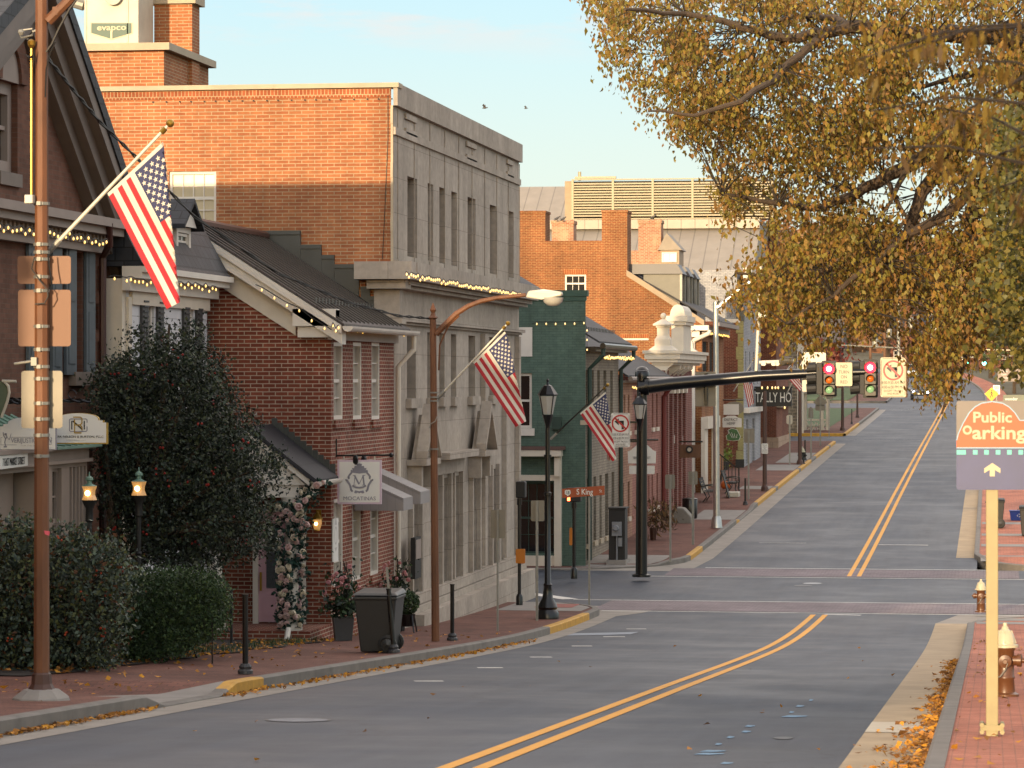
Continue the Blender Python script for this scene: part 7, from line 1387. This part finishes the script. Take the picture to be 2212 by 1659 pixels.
hydrant('brown hydrant at the far corner, half hidden by the cream post', onG(2119, 1322, .1), .9)
pb = thing('wheelie_bin', 'black wheelie bin standing behind the parking sign post on the lit sidewalk', 'bin', onG(2151, 1140, .15)); bin_parts(pb, V(pb.location), .62, .7, 1.02, 'black_matt')
T = place(pb, onG(2222, 1158, .15), 'black wheelie bin cut by the right edge of the picture')
p = onG(2197, 1124, .15); T = thing('recycling_box', 'low blue recycling box on the sunlit brick sidewalk', 'recycling bin', p); mb = MB(); mb.hexa([p+V(q) for q in ((-.22, -.16, 0), (.22, -.16, 0), (.22, .16, 0), (-.22, .16, 0), (-.26, -.19, .32), (.26, -.19, .32), (.26, .19, .32), (-.26, .19, .32))]); mb.box(p.x-.28, p.x+.28, p.y-.21, p.y+.21, p.z+.322, p.z+.36); mb.build('body', M['blue_bin'], T, bevel=.012); mb = MB()
for k in range(3): t = k*2.094+.5; c = p+V((.06, -.2, .18)); mb.tube([c+V((math.cos(t+d_)*.055, 0, math.sin(t+d_)*.055)) for d_ in (0, .6, 1.3)], .012, 4)
mb.build('recycling_mark', M['sign_white'], T)
def farsign(label, px, base, Y, pix, mat, w=2.5, cat='sign'):
    g = V((xy(px, Y), Y, road(Y)+.15)); T = thing('road_sign', label, cat, g); mb = MB(); mb.tube([g, onY(px, min(q[1] for q in pix)+4, Y)], px_r(w, Y, 0), 6); mb.build('post', M['steel'], T); flat(pix, Y-.12, 'plate', M[mat], T); return T
T = farsign('yellow diamond pedestrian crossing sign above the parking sign', 2142, 0, 150, [(2142, 837), (2157, 851), (2142, 867), (2127, 851)], 'yellow_sign'); mb = MB(); plate(mb, disc(2142.5, 844, 1.6, n=10), 149.86, .004); stroke(mb, [(2142.5, 846), (2142, 852), (2138.5, 859)], 1.6, 149.86); stroke(mb, [(2142, 852), (2145.5, 858)], 1.6, 149.86); stroke(mb, [(2138, 850), (2142, 847.5), (2146, 851)], 1.2, 149.86); mb.build('walking_figure', M['sign_black'], T)
T = farsign('white speed limit sign behind the yellow diamond sign', 2153, 0, 170, rrect(2145, 2160, 832, 852, 1.5), 'sign_white'); ptext('SPEED', 2152.5, 836, 3, 169.85, M['sign_black'], T); ptext('LIMIT', 2152.5, 840, 3, 169.85, M['sign_black'], T); ptext('20', 2152.5, 847, 6.5, 169.85, M['sign_black'], T)
T = thing('monument_sign', 'pale gray sign slab with faint white lettering at the right edge', 'sign', onY(2185, 830, 240)); flat(rrect(2155, 2230, 797, 824, 1), 240, 'slab', M['taupe'], T, .4)
for s_, y in (('Home', 802), ('Care', 808.5), ('Services', 816)): ptext(s_, 2163, y, 4.4, 239.98, M['sign_white'], T, align='LEFT', squash=.9)
T = thing('monument_sign', 'low gray green sign board with rounded white lettering at the right edge', 'sign', onY(2190, 868, 200)); flat(rrect(2167, 2240, 853, 869, 1), 200, 'slab', plain('sage_board', '#6d7263', .6, .1, 3), T, .2); ptext('wonder', 2171, 862, 6.2, 199.98, M['sign_white'], T, align='LEFT', bold=.02)
# ------------------------------------------------------------------ cars and far street equipment
def car(label, x, Y, paint, rz, suv=False):
    T = thing('parked_car' if suv else 'car', label, 'car', (0, 0, 0)); H = 1.68 if suv else 1.42; L = 4.5; W = .9
    prof = [(-2.2, .35), (-2.25, .62), (-2.15, .8), (-1.3, .92 if not suv else 1.0), (-.55, H-.04), (.2, H), (1.2, H-.06 if suv else H-.12), (1.9, 1.0), (2.2, .92), (2.25, .55), (2.15, .33)]
    lower = [(y, min(z, .93)) for y, z in prof]; mb = MB(); mb.prism([(-W, y, z) for y, z in lower], (2*W, 0, 0)); mb.build('body', paint, T, bevel=.08)
    mb = MB(); k = [(-1.25, .93), (-.5, H-.05), (.2, H), (1.2, H-.08), (1.95, .95)]
    mb.prism([(-W+.12, y, z) for y, z in k], (2*W-.24, 0, 0)); mb.build('cabin', M['glass'], T, bevel=.06)
    mb = MB(); mb.box(-W+.16, W-.16, -.42, 1.2, H-.07, H+.012)
    for s_ in (-1, 1): mb.hexa([V(q) for q in ((s_*(W-.13), -1.2, .93), (s_*(W-.2), -1.2, .93), (s_*(W-.2), -1.12, .93), (s_*(W-.13), -1.12, .93), (s_*(W-.2), -.5, H-.03), (s_*(W-.26), -.5, H-.03), (s_*(W-.26), -.4, H-.03), (s_*(W-.2), -.4, H-.03))])
    mb.build('roof', paint, T, bevel=.02)
    for sx in (-1, 1):
        for y in (-1.4, 1.35):
            mb = MB(); mb.lathe([(.33, -.11), (.33, .11)], (sx*(W-.08), y, .33), 18, ax=(1, 0, 0)); w_ = mb.build('wheel', M['tyre'], T); mb = MB(); mb.lathe([(.2, -.115), (.2, .115)], (sx*(W-.08), y, .33), 12, ax=(1, 0, 0)); mb.build('rim', M['steel'], w_)
        mb = MB(); mb.lathe([(.1, 0), (.09, .03), (.01, .05)], (sx*.62, -2.22, .68), 12, ax=(0, -1, 0)); mb.build('headlight', M['head'], T); mb = MB(); mb.box(sx*(W+.14)-.07, sx*(W+.14)+.07, -.85, -.75, .95, 1.08); mb.build('mirror', paint, T)
    mb = MB(); mb.box(-.6, .6, -2.27, -2.2, .45, .6); mb.build('grille', M['black_matt'], T); mb = MB(); mb.box(-.26, .26, -2.285, -2.272, .47, .58); mb.build('licence_plate', M['off_white'], T)
    T.location = (x, Y, road(Y)+.012); T.rotation_euler = (0, 0, rz); return T
car('dark blue car with lit headlights driving down the street', xy(1990, 292), 292, M['car_dark'], 0)
car('pale car with lit headlights, farther up the street', xy(1962, 395), 395, M['car_white'], .12, True)
def upole(label, px, yt, Y, w=7, arms=((0.3, 1.1),), mat='wood_pole'):
    g = V((xy(px, Y), Y, hill(xy(px, Y), Y)-.2)); t = onY(px, yt, Y); T = thing('utility_pole', label, 'utility pole', g, 'utility poles far up the road'); mb = MB(); r = px_r(w, Y, 0); mb.tube([g, t], [r, r*.8], 8); mb.build('shaft', M[mat], T)
    mb = MB()
    for dz, hw in arms: mb.box(t.x-hw, t.x+hw, Y-.08, Y+.08, t.z-dz-.12, t.z-dz)
    mb.build('crossarm', M[mat], T); mb = MB(); mb.lathe([(.3, 0), (.34, .1), (.34, .9), (.2, 1.0)], V((t.x+.5, Y, t.z-3)), 10); mb.build('transformer', M['steel'], T); return t
tp = [upole('wooden utility pole, left of three, beyond the signals', 1880, 690, 330), upole('wooden utility pole in the middle of three beyond the signals', 1911, 672, 360), upole('wooden utility pole, right of three, beyond the signals', 1957, 640, 300, 7), upole('gray utility pole rising behind the three wooden ones', 1941, 600, 420, 8, ((.5, 1.4), (1.5, 1.4)), 'steel'), upole('slender gray utility pole far right behind the drooping leaves', 2012, 660, 340, 5, ((.3, .9),), 'steel')]
mb = MB()
for k, (a, b) in enumerate(zip(tp, tp[1:])):
    for dz in (0, .5, 1.0): mb.tube([a-V((0, 0, dz)), (a+b)/2-V((0, 0, dz+.7)), b-V((0, 0, dz))], .025, 4)
tag(mb.build('power_line', M['wire']), 'bundle of thin power lines between the far utility poles', 'power line')
mb = MB(); mb.tube([onY(x, y, 235) for x, y in ((1742, 741), (1800, 745), (1920, 751), (2050, 754), (2200, 757))], .055, 6); tag(mb.build('span_wire', plain('pale_span_wire', '#b8ab8e', .5, .1, 3)), 'pale straight span wire crossing above the far street', 'cable')
for px, lb in ((2087, 'far traffic light showing green, left of a pair'), (2126, 'far traffic light showing green, right of a pair')):
    Y = 330; c = onY(px, 778, Y); T = thing('traffic_light', lb, 'traffic light', c, 'far green traffic lights'); mb = MB(); mb.box(c.x-.18, c.x+.18, Y, Y+.3, c.z-.55, c.z+.6); mb.tube([c+V((0, .15, .6)), c+V((0, .15, 1.2))], .03, 5); mb.build('housing', M['signal_body'], T); mb = MB(); mb.lathe([(.2, 0), (.12, .05), (.01, .06)], onY(px, 784.5, Y-.01), 12, ax=(0, -1, 0)); mb.build('lens', M['green_lit'], T)
Y = 330.3; mb = MB(); mb.tube([onY(x, y, Y) for x, y in ((2240, 766), (2150, 770), (2060, 773))], .09, 6); mb.tube([onY(2240, 766, Y), V((onY(2240, 766, Y).x, Y, road(Y)))], .14, 8); tag(mb.build('mast_arm', M['steel']), 'far gray mast arm carrying the two green traffic lights', 'signal pole')
# birds
def bird(label, c, s, flying):
    T = thing('bird', label, 'bird', c, 'birds in the sky' if flying else 'pigeons on the chimneys'); mb = MB(); prof = [(.004, -.16), (.03, -.12), (.06, -.02), (.055, .06), (.03, .11), (.035, .14), (.028, .17), (.004, .2)]
    mb.lathe([(r*s, z*s) for r, z in prof], c, 10, ax=(.9, .1, .1 if flying else .65)); mb.build('body', plain('bird_gray', '#4a4848', .7, .2, 6), T, smooth=True); mb = MB()
    for sd in (-1, 1):
        a = V(c); mb.prism([a+V((.06*s, sd*.04*s, .03*s)), a+V((-.06*s, sd*.04*s, .03*s)), a+V((-.12*s, sd*.2*s, (.14 if flying else -.02)*s)), a+V((.0, sd*(.34 if flying else .08)*s, (.22 if flying else -.03)*s))], (0, 0, .006*s))
    mb.build('wing', plain('bird_wing', '#5a5757', .7, .2, 6), T); 
    if not flying:
        mb = MB(); [mb.tube([V(c)+V((0, q*.025*s, -.04*s)), V(c)+V((.01*s, q*.025*s, -.13*s))], .006*s, 4) for q in (-1, 1)]; mb.build('legs', M['rust'], T)
bird('dark bird gliding in the sky, nearer the stone building', onY(1047, 233, 95), .5, True); bird('dark bird in the open sky, nearer the autumn tree', onY(1136, 234, 110), .4, True)
YW_ = 149.6
for x, y, lb in ((1203, 470, 'left pigeon of a pair on the whitewashed chimney'), (1216, 471, 'right pigeon of a pair on the whitewashed chimney')): bird(lb, onY(x, y+2, YW_), 1.0, False)
bird('single pigeon on the sill of the louvre screen', onY(1410, 469, 172.8), 1.1, False)
# ------------------------------------------------------------------ garden plants on the left
def limb(mb, pix, r0, r1, n=7): mb.tube([onY(x, y, Y) for x, y, Y in pix], list(np.linspace(r0, r1, len(pix))), n)
P_ = [(240, 790), (272, 770), (290, 750), (325, 765), (362, 715), (385, 745), (425, 722), (445, 765), (470, 770), (478, 805), (490, 835), (520, 872), (515, 915), (548, 935), (540, 975), (578, 1000), (556, 1050), (596, 1095), (572, 1150), (598, 1185), (545, 1195), (500, 1205), (440, 1235), (390, 1240), (330, 1222), (262, 1185), (240, 1120), (210, 1040), (224, 1000), (186, 940), (200, 880), (190, 830), (215, 795), (246, 790)]
T = thing('holly_tree', 'big dark holly tree with red berries hiding the white clapboard house', 'tree', V((xy(300, 48), 48, road(48))))
mb = MB(); limb(mb, [(285, 1360, 48), (282, 1280, 48), (295, 1180, 48.2), (330, 1020, 48.3), (352, 860, 48.3), (366, 700, 48.4)], .14, .02); limb(mb, [(282, 1280, 48), (240, 1120, 47.6), (225, 900, 47.8)], .07, .02)
for x, y in ((480, 900), (560, 1010), (590, 1130), (430, 760), (280, 770), (520, 1170)): limb(mb, [(310, 1160, 48.2), ((310+x)/2, (1120+y)/2, 47.8), (x, y, 47.6)], .05, .01, 5)
mb.build('trunk', M['bark'], T, smooth=True)
q_ = sample(P_, 4200); q = sample(P_, 2600); q = q[(RNG.random(2600) < .88) | (q[:, 1] > 900)]
cs = world(q, RNG.uniform(46.9, 50.2, len(q))); sp = []
for x, y0, y1 in ((365, 680, 800), (292, 715, 820), (262, 742, 840), (430, 690, 800), (410, 705, 790), (470, 770, 860), (545, 900, 960), (600, 1000, 1060), (330, 720, 800), (590, 968, 1010)):
    t = RNG.uniform(0, 1, 16); sp.append(world(np.stack([x+RNG.normal(0, 3, 16)+t*RNG.normal(0, 6, 16), y0+t*(y1-y0)], 1), RNG.uniform(47.4, 48.6, 16)))
cs = np.concatenate([cs]+sp)
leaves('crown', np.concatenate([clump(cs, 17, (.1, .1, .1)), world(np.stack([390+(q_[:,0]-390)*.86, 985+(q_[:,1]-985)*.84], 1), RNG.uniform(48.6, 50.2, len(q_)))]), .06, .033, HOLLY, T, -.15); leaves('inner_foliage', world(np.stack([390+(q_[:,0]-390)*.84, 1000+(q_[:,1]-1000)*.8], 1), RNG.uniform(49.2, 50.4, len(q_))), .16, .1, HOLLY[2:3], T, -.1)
mb = MB()
for c in cs[RNG.choice(len(cs), 60, False)]:
    for k in range(3): mb.ball(V(c)+V((random.gauss(0, .04), -.12+random.gauss(0, .04), random.gauss(0, .04))), .02, 5)
mb.build('berries', M['berry'], T)['kind'] = 'stuff'
PB = [(-30, 1140), (60, 1128), (110, 1165), (160, 1150), (232, 1165), (278, 1205), (280, 1265), (268, 1340), (252, 1400), (235, 1440), (100, 1455), (-30, 1462)]
T = thing('holly_bush', 'glossy broad holly bush with orange berries at the foot of the tall pole', 'bush', V((xy(100, 40.5), 40.5, road(40.5))))
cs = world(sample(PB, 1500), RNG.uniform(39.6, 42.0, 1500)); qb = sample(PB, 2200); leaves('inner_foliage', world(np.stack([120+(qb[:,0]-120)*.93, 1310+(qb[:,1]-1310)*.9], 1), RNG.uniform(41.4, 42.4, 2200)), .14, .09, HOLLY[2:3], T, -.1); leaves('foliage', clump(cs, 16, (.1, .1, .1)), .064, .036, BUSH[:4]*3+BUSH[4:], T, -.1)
mb = MB(); lo = V(T.location)
for k in range(26): c = V(cs[k*7]); mb.tube([V((lo.x+(c.x-lo.x)*.4, lo.y+.5, lo.z)), c.lerp(lo, .3)+V((0, 0, .2)), c], [.02, .012, .005], 5)
mb.build('stem', M['bark_dark'], T); mb = MB()
for c in cs[RNG.choice(len(cs), 36, False)]:
    for k in range(3): mb.ball(V(c)+V((random.gauss(0, .03), -.14, random.gauss(0, .03))), .016, 5)
mb.build('berries', plain('orange_berries', '#9a3a1c', .4, .1, 9), T)['kind'] = 'stuff'
PH = [(262, 1250), (300, 1236), (360, 1230), (430, 1237), (480, 1252), (498, 1290), (494, 1345), (455, 1385), (390, 1412), (320, 1428), (262, 1434)]
T = thing('hedge', 'clipped dark yew hedge between the holly bush and the porch', 'hedge', V((xy(380, 44), 44, road(44))))
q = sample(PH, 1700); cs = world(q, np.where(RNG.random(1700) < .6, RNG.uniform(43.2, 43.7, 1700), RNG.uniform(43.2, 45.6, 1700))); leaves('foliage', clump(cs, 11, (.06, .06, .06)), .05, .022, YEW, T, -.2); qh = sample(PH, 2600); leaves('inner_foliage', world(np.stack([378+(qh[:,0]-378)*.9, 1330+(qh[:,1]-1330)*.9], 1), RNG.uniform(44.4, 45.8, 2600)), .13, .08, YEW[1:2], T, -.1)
mb = MB(); lo = V(T.location)
for k in range(10): c = V(cs[k*11]); mb.tube([V((c.x*.9+lo.x*.1, c.y+.3, road(c.y)+.1)), c], [.014, .005], 4)
mb.build('stem', M['bark_dark'], T)
# ------------------------------------------------------------------ the big autumn tree on the right
PT = [(1262, -60), (1266, 4), (1290, 40), (1312, 62), (1286, 100), (1297, 150), (1320, 186), (1350, 158), (1372, 186), (1374, 240), (1402, 262), (1428, 236), (1462, 288), (1490, 345), (1532, 330), (1540, 395), (1572, 430), (1562, 480), (1608, 450), (1648, 500), (1668, 540), (1610, 560), (1575, 575), (1556, 604), (1602, 610), (1580, 652), (1640, 672), (1655, 716), (1678, 772), (1716, 760), (1738, 765), (1770, 740), (1802, 715), (1850, 708), (1880, 730), (1925, 712), (1962, 775), (1995, 830), (2030, 905), (2052, 850), (2075, 790), (2110, 770), (2150, 730), (2260, 740), (2420, 680), (2500, 480), (2480, 200), (2400, -60)]
HO = [(1965, 440, 110, 62, .93), (1735, 500, 42, 24, .9), (1930, 365, 40, 32, .8), (1420, 190, 22, 16, .8), (1645, 235, 20, 14, .7), (1895, 25, 30, 18, .8), (1840, 610, 30, 16, .6), (2000, 700, 40, 40, .6), (1930, 745, 60, 40, .75), (1700, 60, 34, 16, .8), (1725, 110, 26, 14, .7), (1990, 150, 24, 16, .7), (1880, 260, 22, 30, .7), (1850, 720, 60, 30, .5), (2085, 820, 30, 60, .6), (1600, 30, 24, 12, .7), (1500, 160, 20, 12, .6), (1590, 330, 18, 14, .6), (2140, 120, 22, 18, .7), (1540, 60, 26, 10, .75), (1460, 70, 16, 12, .7), (1560, 250, 26, 14, .75), (1650, 330, 22, 16, .75), (1760, 180, 24, 14, .75), (1850, 150, 20, 16, .7), (1700, 420, 30, 14, .75), (1830, 470, 26, 12, .7), (1950, 100, 30, 12, .75), (2080, 200, 26, 20, .75), (2020, 260, 22, 14, .7), (1760, 300, 18, 26, .7), (1620, 120, 20, 12, .7)]
YT0 = 45.0; T = thing('autumn_tree', 'wide autumn tree with tan and gold leaves arching over the street', 'tree', V((4.2, YT0, road(YT0))))
mb = MB(); base = V((4.2, YT0, road(YT0)-.2)); fork = V((3.6, YT0, ZC+.5)); mb.tube([base, base+V((-.1, 0, 1.5)), fork], [.45, .36, .3], 10)
L_ = [([(2330, 520, 45.0), (2240, 300, 44.6), (2212, 90, 44.5), (2134, 76, 42.7), (2009, 76, 42.4), (1909, 66, 42.2), (1834, 58, 42.0), (1784, 70, 41.8), (1700, 82, 41.6), (1600, 60, 41.4), (1480, 30, 41.2), (1350, 20, 39.9)], .17, .02),
      ([(1784, 70, 41.8), (1740, 108, 41.4), (1690, 150, 41.0), (1600, 220, 39.6), (1500, 250, 39.4), (1400, 240, 39.2)], .07, .012), ([(1834, 58, 42.0), (1800, 38, 42.4), (1740, 35, 42.9), (1650, 55, 43.4)], .07, .02),
      ([(2330, 520, 45.0), (2250, 240, 45.5), (2180, 160, 44.2), (2120, 152, 44.4), (2060, 168, 44.4), (1960, 190, 44.6)], .12, .02),
      ([(2330, 520, 45.0), (2150, 262, 44.0), (2046, 315, 43.8), (1966, 355, 43.4), (1909, 385, 43.2), (1850, 420, 43.0), (1780, 450, 42.4), (1680, 440, 41.9), (1560, 420, 41.4)], .15, .02),
      ([(2150, 262, 44.0), (2060, 330, 44.4), (1991, 415, 44.2), (1960, 510, 43.9), (1921, 527, 43.7), (1860, 565, 43.4), (1780, 587, 43.0), (1680, 600, 42.4), (1590, 590, 42.0)], .12, .015),
      ([(2330, 520, 45.0), (2130, 395, 43.0), (2084, 422, 42.8), (2059, 452, 42.6), (2009, 482, 42.4), (1959, 507, 42.2), (1900, 560, 41.9), (1800, 640, 41.4), (1700, 700, 41.0)], .12, .015),
      ([(2330, 520, 45.0), (2110, 420, 44.4), (2096, 480, 44.4), (2110, 560, 44.4), (2121, 627, 44.2), (2134, 665, 44.0), (2089, 710, 43.8), (2086, 765, 43.7), (2060, 830, 43.6), (2034, 895, 43.6)], .12, .015),
      ([(1909, 385, 43.2), (1940, 440, 43.0), (1960, 470, 42.9), (1935, 500, 42.8), (1900, 520, 42.7)], .04, .012), ([(2046, 315, 43.8), (2000, 400, 43.4), (1985, 445, 43.4), (1990, 470, 43.3)], .05, .012), ([(1966, 355, 43.4), (1940, 400, 43.0), (1922, 440, 42.7), (1890, 480, 42.4)], .05, .01), ([(2250, 240, 45.5), (2212, 330, 46.0), (2150, 390, 44.9), (2100, 400, 44.9)], .09, .02)]
for pts, a, b in L_:                           # limbs wander a little between their forks
    fine = []
    for (x0, y0, d0), (x1, y1, d1) in zip(pts, pts[1:]):
        for t in (0, .33, .67): j = 0 if t == 0 else math.hypot(x1-x0, y1-y0)*.035; fine.append((x0+(x1-x0)*t+random.gauss(0, j), y0+(y1-y0)*t+random.gauss(0, j), d0+(d1-d0)*t))
    limb(mb, fine+[pts[-1]], a, b, 8)
tr = mb.build('trunk', M['bark'], T, smooth=True)
def clumpy(P, n, holes, nb, sg, base):         # foliage gathers in masses with thinner places between them
    A = sample(P, nb); out = []; tot = 0; sx = RNG.uniform(.8, 1.7, nb)*sg
    while tot < n:
        q = sample(P, n*2, holes); d = np.min(((q[:, None, 0]-A[None, :, 0])/sx)**2+((q[:, None, 1]-A[None, :, 1])/(sg*.75))**2, axis=1); k = RNG.random(len(q)) < np.maximum(base, np.exp(-d*1.1)); out.append(q[k]); tot += k.sum()
    return np.concatenate(out)[:n]
q = clumpy(PT, 3200, HO, 140, 28, .16); Yd = RNG.uniform(40.5, 49.5, len(q)); cs = world(q, Yd)
ns = [V(onY(x, y, Y)) for pts, a, b in L_ for x, y, Y in pts[2:]]; NS = np.array([tuple(p) for p in ns])
mb = MB()
for c in cs[::3]:                              # fine twigs from the clumps towards the nearest limb
    d = ((NS-c)**2).sum(1); n_ = V(NS[d.argmin()]); c = V(c); m_ = c.lerp(n_, .45)+V((random.gauss(0, .15), random.gauss(0, .15), .12)); e = c.lerp(n_, min(1, 1.3/(math.sqrt(d.min())+.01)))
    mb.tube([c+V((0, 0, -.12)), c.lerp(e, .5)+V((random.gauss(0, .06), 0, .1)), e], [.004, .007, .011], 4, cap=False)
mb.build('twigs', M['bark_dark'], T)
leaves('crown', clump(cs, 34, (.12, .16, .15)), .07, .042, AUT, T, .75)
# ginkgo at the right edge
PG = [(2330, 200), (2260, 235), (2165, 252), (2150, 300), (2172, 345), (2142, 400), (2128, 455), (2150, 520), (2162, 560), (2132, 600), (2122, 655), (2152, 700), (2150, 730), (2172, 790), (2260, 850), (2400, 820), (2450, 600), (2420, 350)]
T = thing('ginkgo_tree', 'green and lime ginkgo foliage at the right edge of the picture', 'tree', V((3.4, 34.5, road(34.5)))); mb = MB(); b_ = V(T.location); mb.tube([b_-V((0, 0, .2)), b_+V((-.1, 0, 3)), b_+V((-.3, 0, 7))], [.16, .12, .05], 9); b0 = b_+V((-.1, 0, 4))
q = sample(PG, 400); cs = world(q, RNG.uniform(33.0, 36.2, 400))
for c in cs[::16]: mb.tube([V((b_.x-.1, b_.y, min(max(c[2]-.6, b_.z+1.5), b_.z+6.5))), V(c).lerp(b0, .35)+V((0, 0, -.1)), V(c)], [.03, .016, .005], 5)
mb.build('trunk', M['bark'], T, smooth=True); leaves('crown', clump(cs, 20, (.12, .12, .12)), .066, .072, GINK, T, .5)
# nearest branches, out of focus
PN = [(1800, 60), (1870, 45), (1960, 60), (2060, 40), (2260, 20), (2260, 560), (2190, 540), (2120, 450), (2040, 430), (1960, 400), (1900, 365), (1860, 330), (1905, 270), (1840, 225), (1870, 150), (1810, 130)]
T = thing('foreground_tree', 'nearest blurred branches with long dark amber leaves at the upper right', 'tree', V((3.0, 14.2, road(14.2)))); mb = MB(); b_ = V(T.location); mb.tube([b_-V((0, 0, .2)), b_+V((0, 0, 3.2)), b_+V((-.2, 0, 6.5))], [.16, .12, .05], 9)
tips = [(1850, 130), (1880, 240), (1870, 320), (1940, 370), (2040, 415), (2120, 420), (1960, 110), (2080, 130), (2010, 230), (2170, 500)]; tw = []
for k, (x, y) in enumerate(tips):
    Y = 13.2+.25*(k % 6); hub = [onY(2420, 60, 14), onY(2440, 260, 13.8), onY(2430, 420, 14.1)][k % 3]; a = hub.lerp(onY(x, y, Y), .3)+V((0, 0, .05)); pts = [hub, a, a.lerp(onY(x, y, Y), .55)+V((0, 0, .05)), onY(x, y, Y)]; mb.tube(pts, [.012, .009, .006, .003], 5); tw += [pts[1].lerp(pts[3], t) for t in np.linspace(.1, 1, 12)]
    if k < 3: mb.tube([b_+V((-.05, 0, 2.9+.5*(2-k))), b_.lerp(hub, .5)+V((0, 0, (hub.z-b_.z)*.38)), hub], [.05, .03, .013], 6)
mb.build('trunk', M['bark_dark'], T, smooth=True)
q = sample(PN, 24, [(2100, 60, 120, 40, .8), (1990, 160, 60, 40, .7)]); cs = np.concatenate([world(q, RNG.uniform(13.2, 15, len(q))), np.array([tuple(p) for p in tw])[::3]])
leaves('crown', clump(cs, 7, (.03, .04, .025))+np.array([0, 0, -.03]), .085, .022, NEAR, T, 1.0, .2)
# ------------------------------------------------------------------ far trees, each with trunk and crown
def fartree(label, x, Y, h, r, mats, n=620, bare=False):
    z = hill(x, Y); T = thing('far_tree', label, 'tree', V((x, Y, z)), 'autumn trees up the road'); mb = MB(); b_ = V((x, Y, z-.3)); mb.tube([b_, b_+V((0, 0, h*.5)), b_+V((.2, 0, h*.85))], [h*.028, h*.02, h*.006], 7)
    for k in range(9): t = k*.7; a = b_+V((0, 0, h*(.35+.05*k))); mb.tube([a, a+V((math.cos(t)*r*.5, math.sin(t)*r*.5, h*.12)), a+V((math.cos(t)*r*.9, math.sin(t)*r*.9, h*.26))], [h*.012, h*.007, h*.003], 5)
    mb.build('trunk', M['bark'], T); v = RNG.normal(0, 1, (n//9, 3)); v /= np.linalg.norm(v, axis=1)[:, None]; v *= RNG.uniform(.35, 1, n//9)[:, None]**.5; c = np.array([x, Y, z+h*.62])+v*np.array([r, r, h*.4]); leaves('crown', clump(c, 9, (r*.11,)*3), r*.12, r*.085, mats, T, .2)
RU = [leafmat('far_red', '#7a2f24', .8, .2), leafmat('far_maroon', '#5c2620', .8, .2)]
GO = [leafmat('far_gold', '#9a7a30', .8, .25), leafmat('far_yellow', '#a88a3c', .8, .25)]
for a in (('rust brown far tree left of the road above the porch', -20, 232, 11, 5, WOOD), ('dark green far tree behind the lattice porch', -24, 262, 13, 6, FARG), ('small red far tree left of the far bend', -15.5, 300, 6, 3, RU), ('golden far tree left of the far bend', -21, 318, 9, 4.5, GO), ('tall tan far tree left of the utility poles', -30, 350, 16, 7, WOOD), ('green far tree beside the far bend', -22, 390, 12, 6, FARG), ('brown far tree behind the middle utility pole', -14, 440, 14, 6, WOOD),
          ('dark far evergreen behind the pale car', -27, 430, 13, 5, FARG), ('tan far tree closing the street end', -2, 452, 13, 6, WOOD), ('olive far tree right of the street end', 8, 420, 13, 6.5, FARG), ('golden green far tree at the right of the road', 7.5, 300, 10, 5, GO+FARG), ('bright green far tree at the right edge', 8, 232, 10, 4.6, FARG+GINK), ('rust far tree behind the bright green one', 14, 330, 15, 7, WOOD), ('reddish far tree right of the span wire', 3, 372, 12, 5, RU+WOOD), ('dark olive far tree right beside the road bend', 3.2, 268, 8, 3.4, FARG), ('dull green far tree behind the pair of green lights', 0, 405, 11, 5, FARG), ('tan shrubby far tree below the span wire', 2.4, 330, 7, 3.2, WOOD), ('bare tan far tree on the skyline', -12, 520, 20, 8, WOOD), ('brown far tree on the skyline, right of the bare tan one', 4, 540, 19, 8, WOOD),
          ('low dark green far tree over the theatre roof', -33, 300, 12, 6, FARG), ('low golden shrub tree at the right sidewalk', 5.4, 205, 4.5, 2.2, GO+FARG)): fartree(*a)
n = 2600; Yh = RNG.uniform(560, 1350, n); Xh = RNG.uniform(-.22, .06, n)*Yh; Zh = np.array([hill(x, y) for x, y in zip(Xh, Yh)]); c = np.stack([Xh, Yh, Zh+RNG.uniform(3, 13, n)], 1)
tag(leaves('woodland', clump(c, 10, (3.5, 3.5, 3.0)), 2.6, 2.0, WOOD+WOOD+FARG[1:2], None, .1), 'brown autumn woodland covering the far hill', 'woodland', kind='stuff')
# ------------------------------------------------------------------ fallen leaves
pts = []
def lit(n, f):
    for _ in range(n):
        x, y = f(); pts.append((x, y, road(y)+.022+random.random()*.015))
def right():
    y = 20+34*random.random()**1.6; t = abs(random.gauss(0, 1)); return XR0-.02-t*(.2 if y < 33 else .1)*(1+.4*math.sin(y*2.3)), y
lit(2300, right); lit(420, lambda: (XL0+.02+abs(random.gauss(0, .05)), random.uniform(26, 33.5))); lit(700, lambda: (XL0+.02+abs(random.gauss(0, .07))*(1+.6*math.sin(1.7*random.random())), random.uniform(36.5, 62)))
lit(28, lambda: (random.uniform(-8.5, -.8), random.uniform(22, 62)))
P = np.array(pts); leaves('leaf_litter', P, .062, .045, LITTER, None, 0, .35, 'stuff', .75)
pts = []
for _ in range(260): y = random.uniform(22, 60); pts.append((random.uniform(-.3, 1.0), y, road(y)+.172))
for _ in range(240): y = random.uniform(30, 62); pts.append((random.uniform(-12, -9.3), y, road(y)+.172))
for _ in range(900): y = random.uniform(39, 56); pts.append((random.uniform(-13, -11.6), y, road(y)+.185))
leaves('leaf_litter', np.array(pts), .07, .05, LITTER, None, 0, .35, 'stuff', .8)
g = []
for _ in range(500): y = random.uniform(48, 56); g.append((random.uniform(-12.4, -11.7), y, road(y)+.2))
leaves('grass_tufts', np.array(g), .12, .012, YEW, None, -1.2, .3, 'stuff')
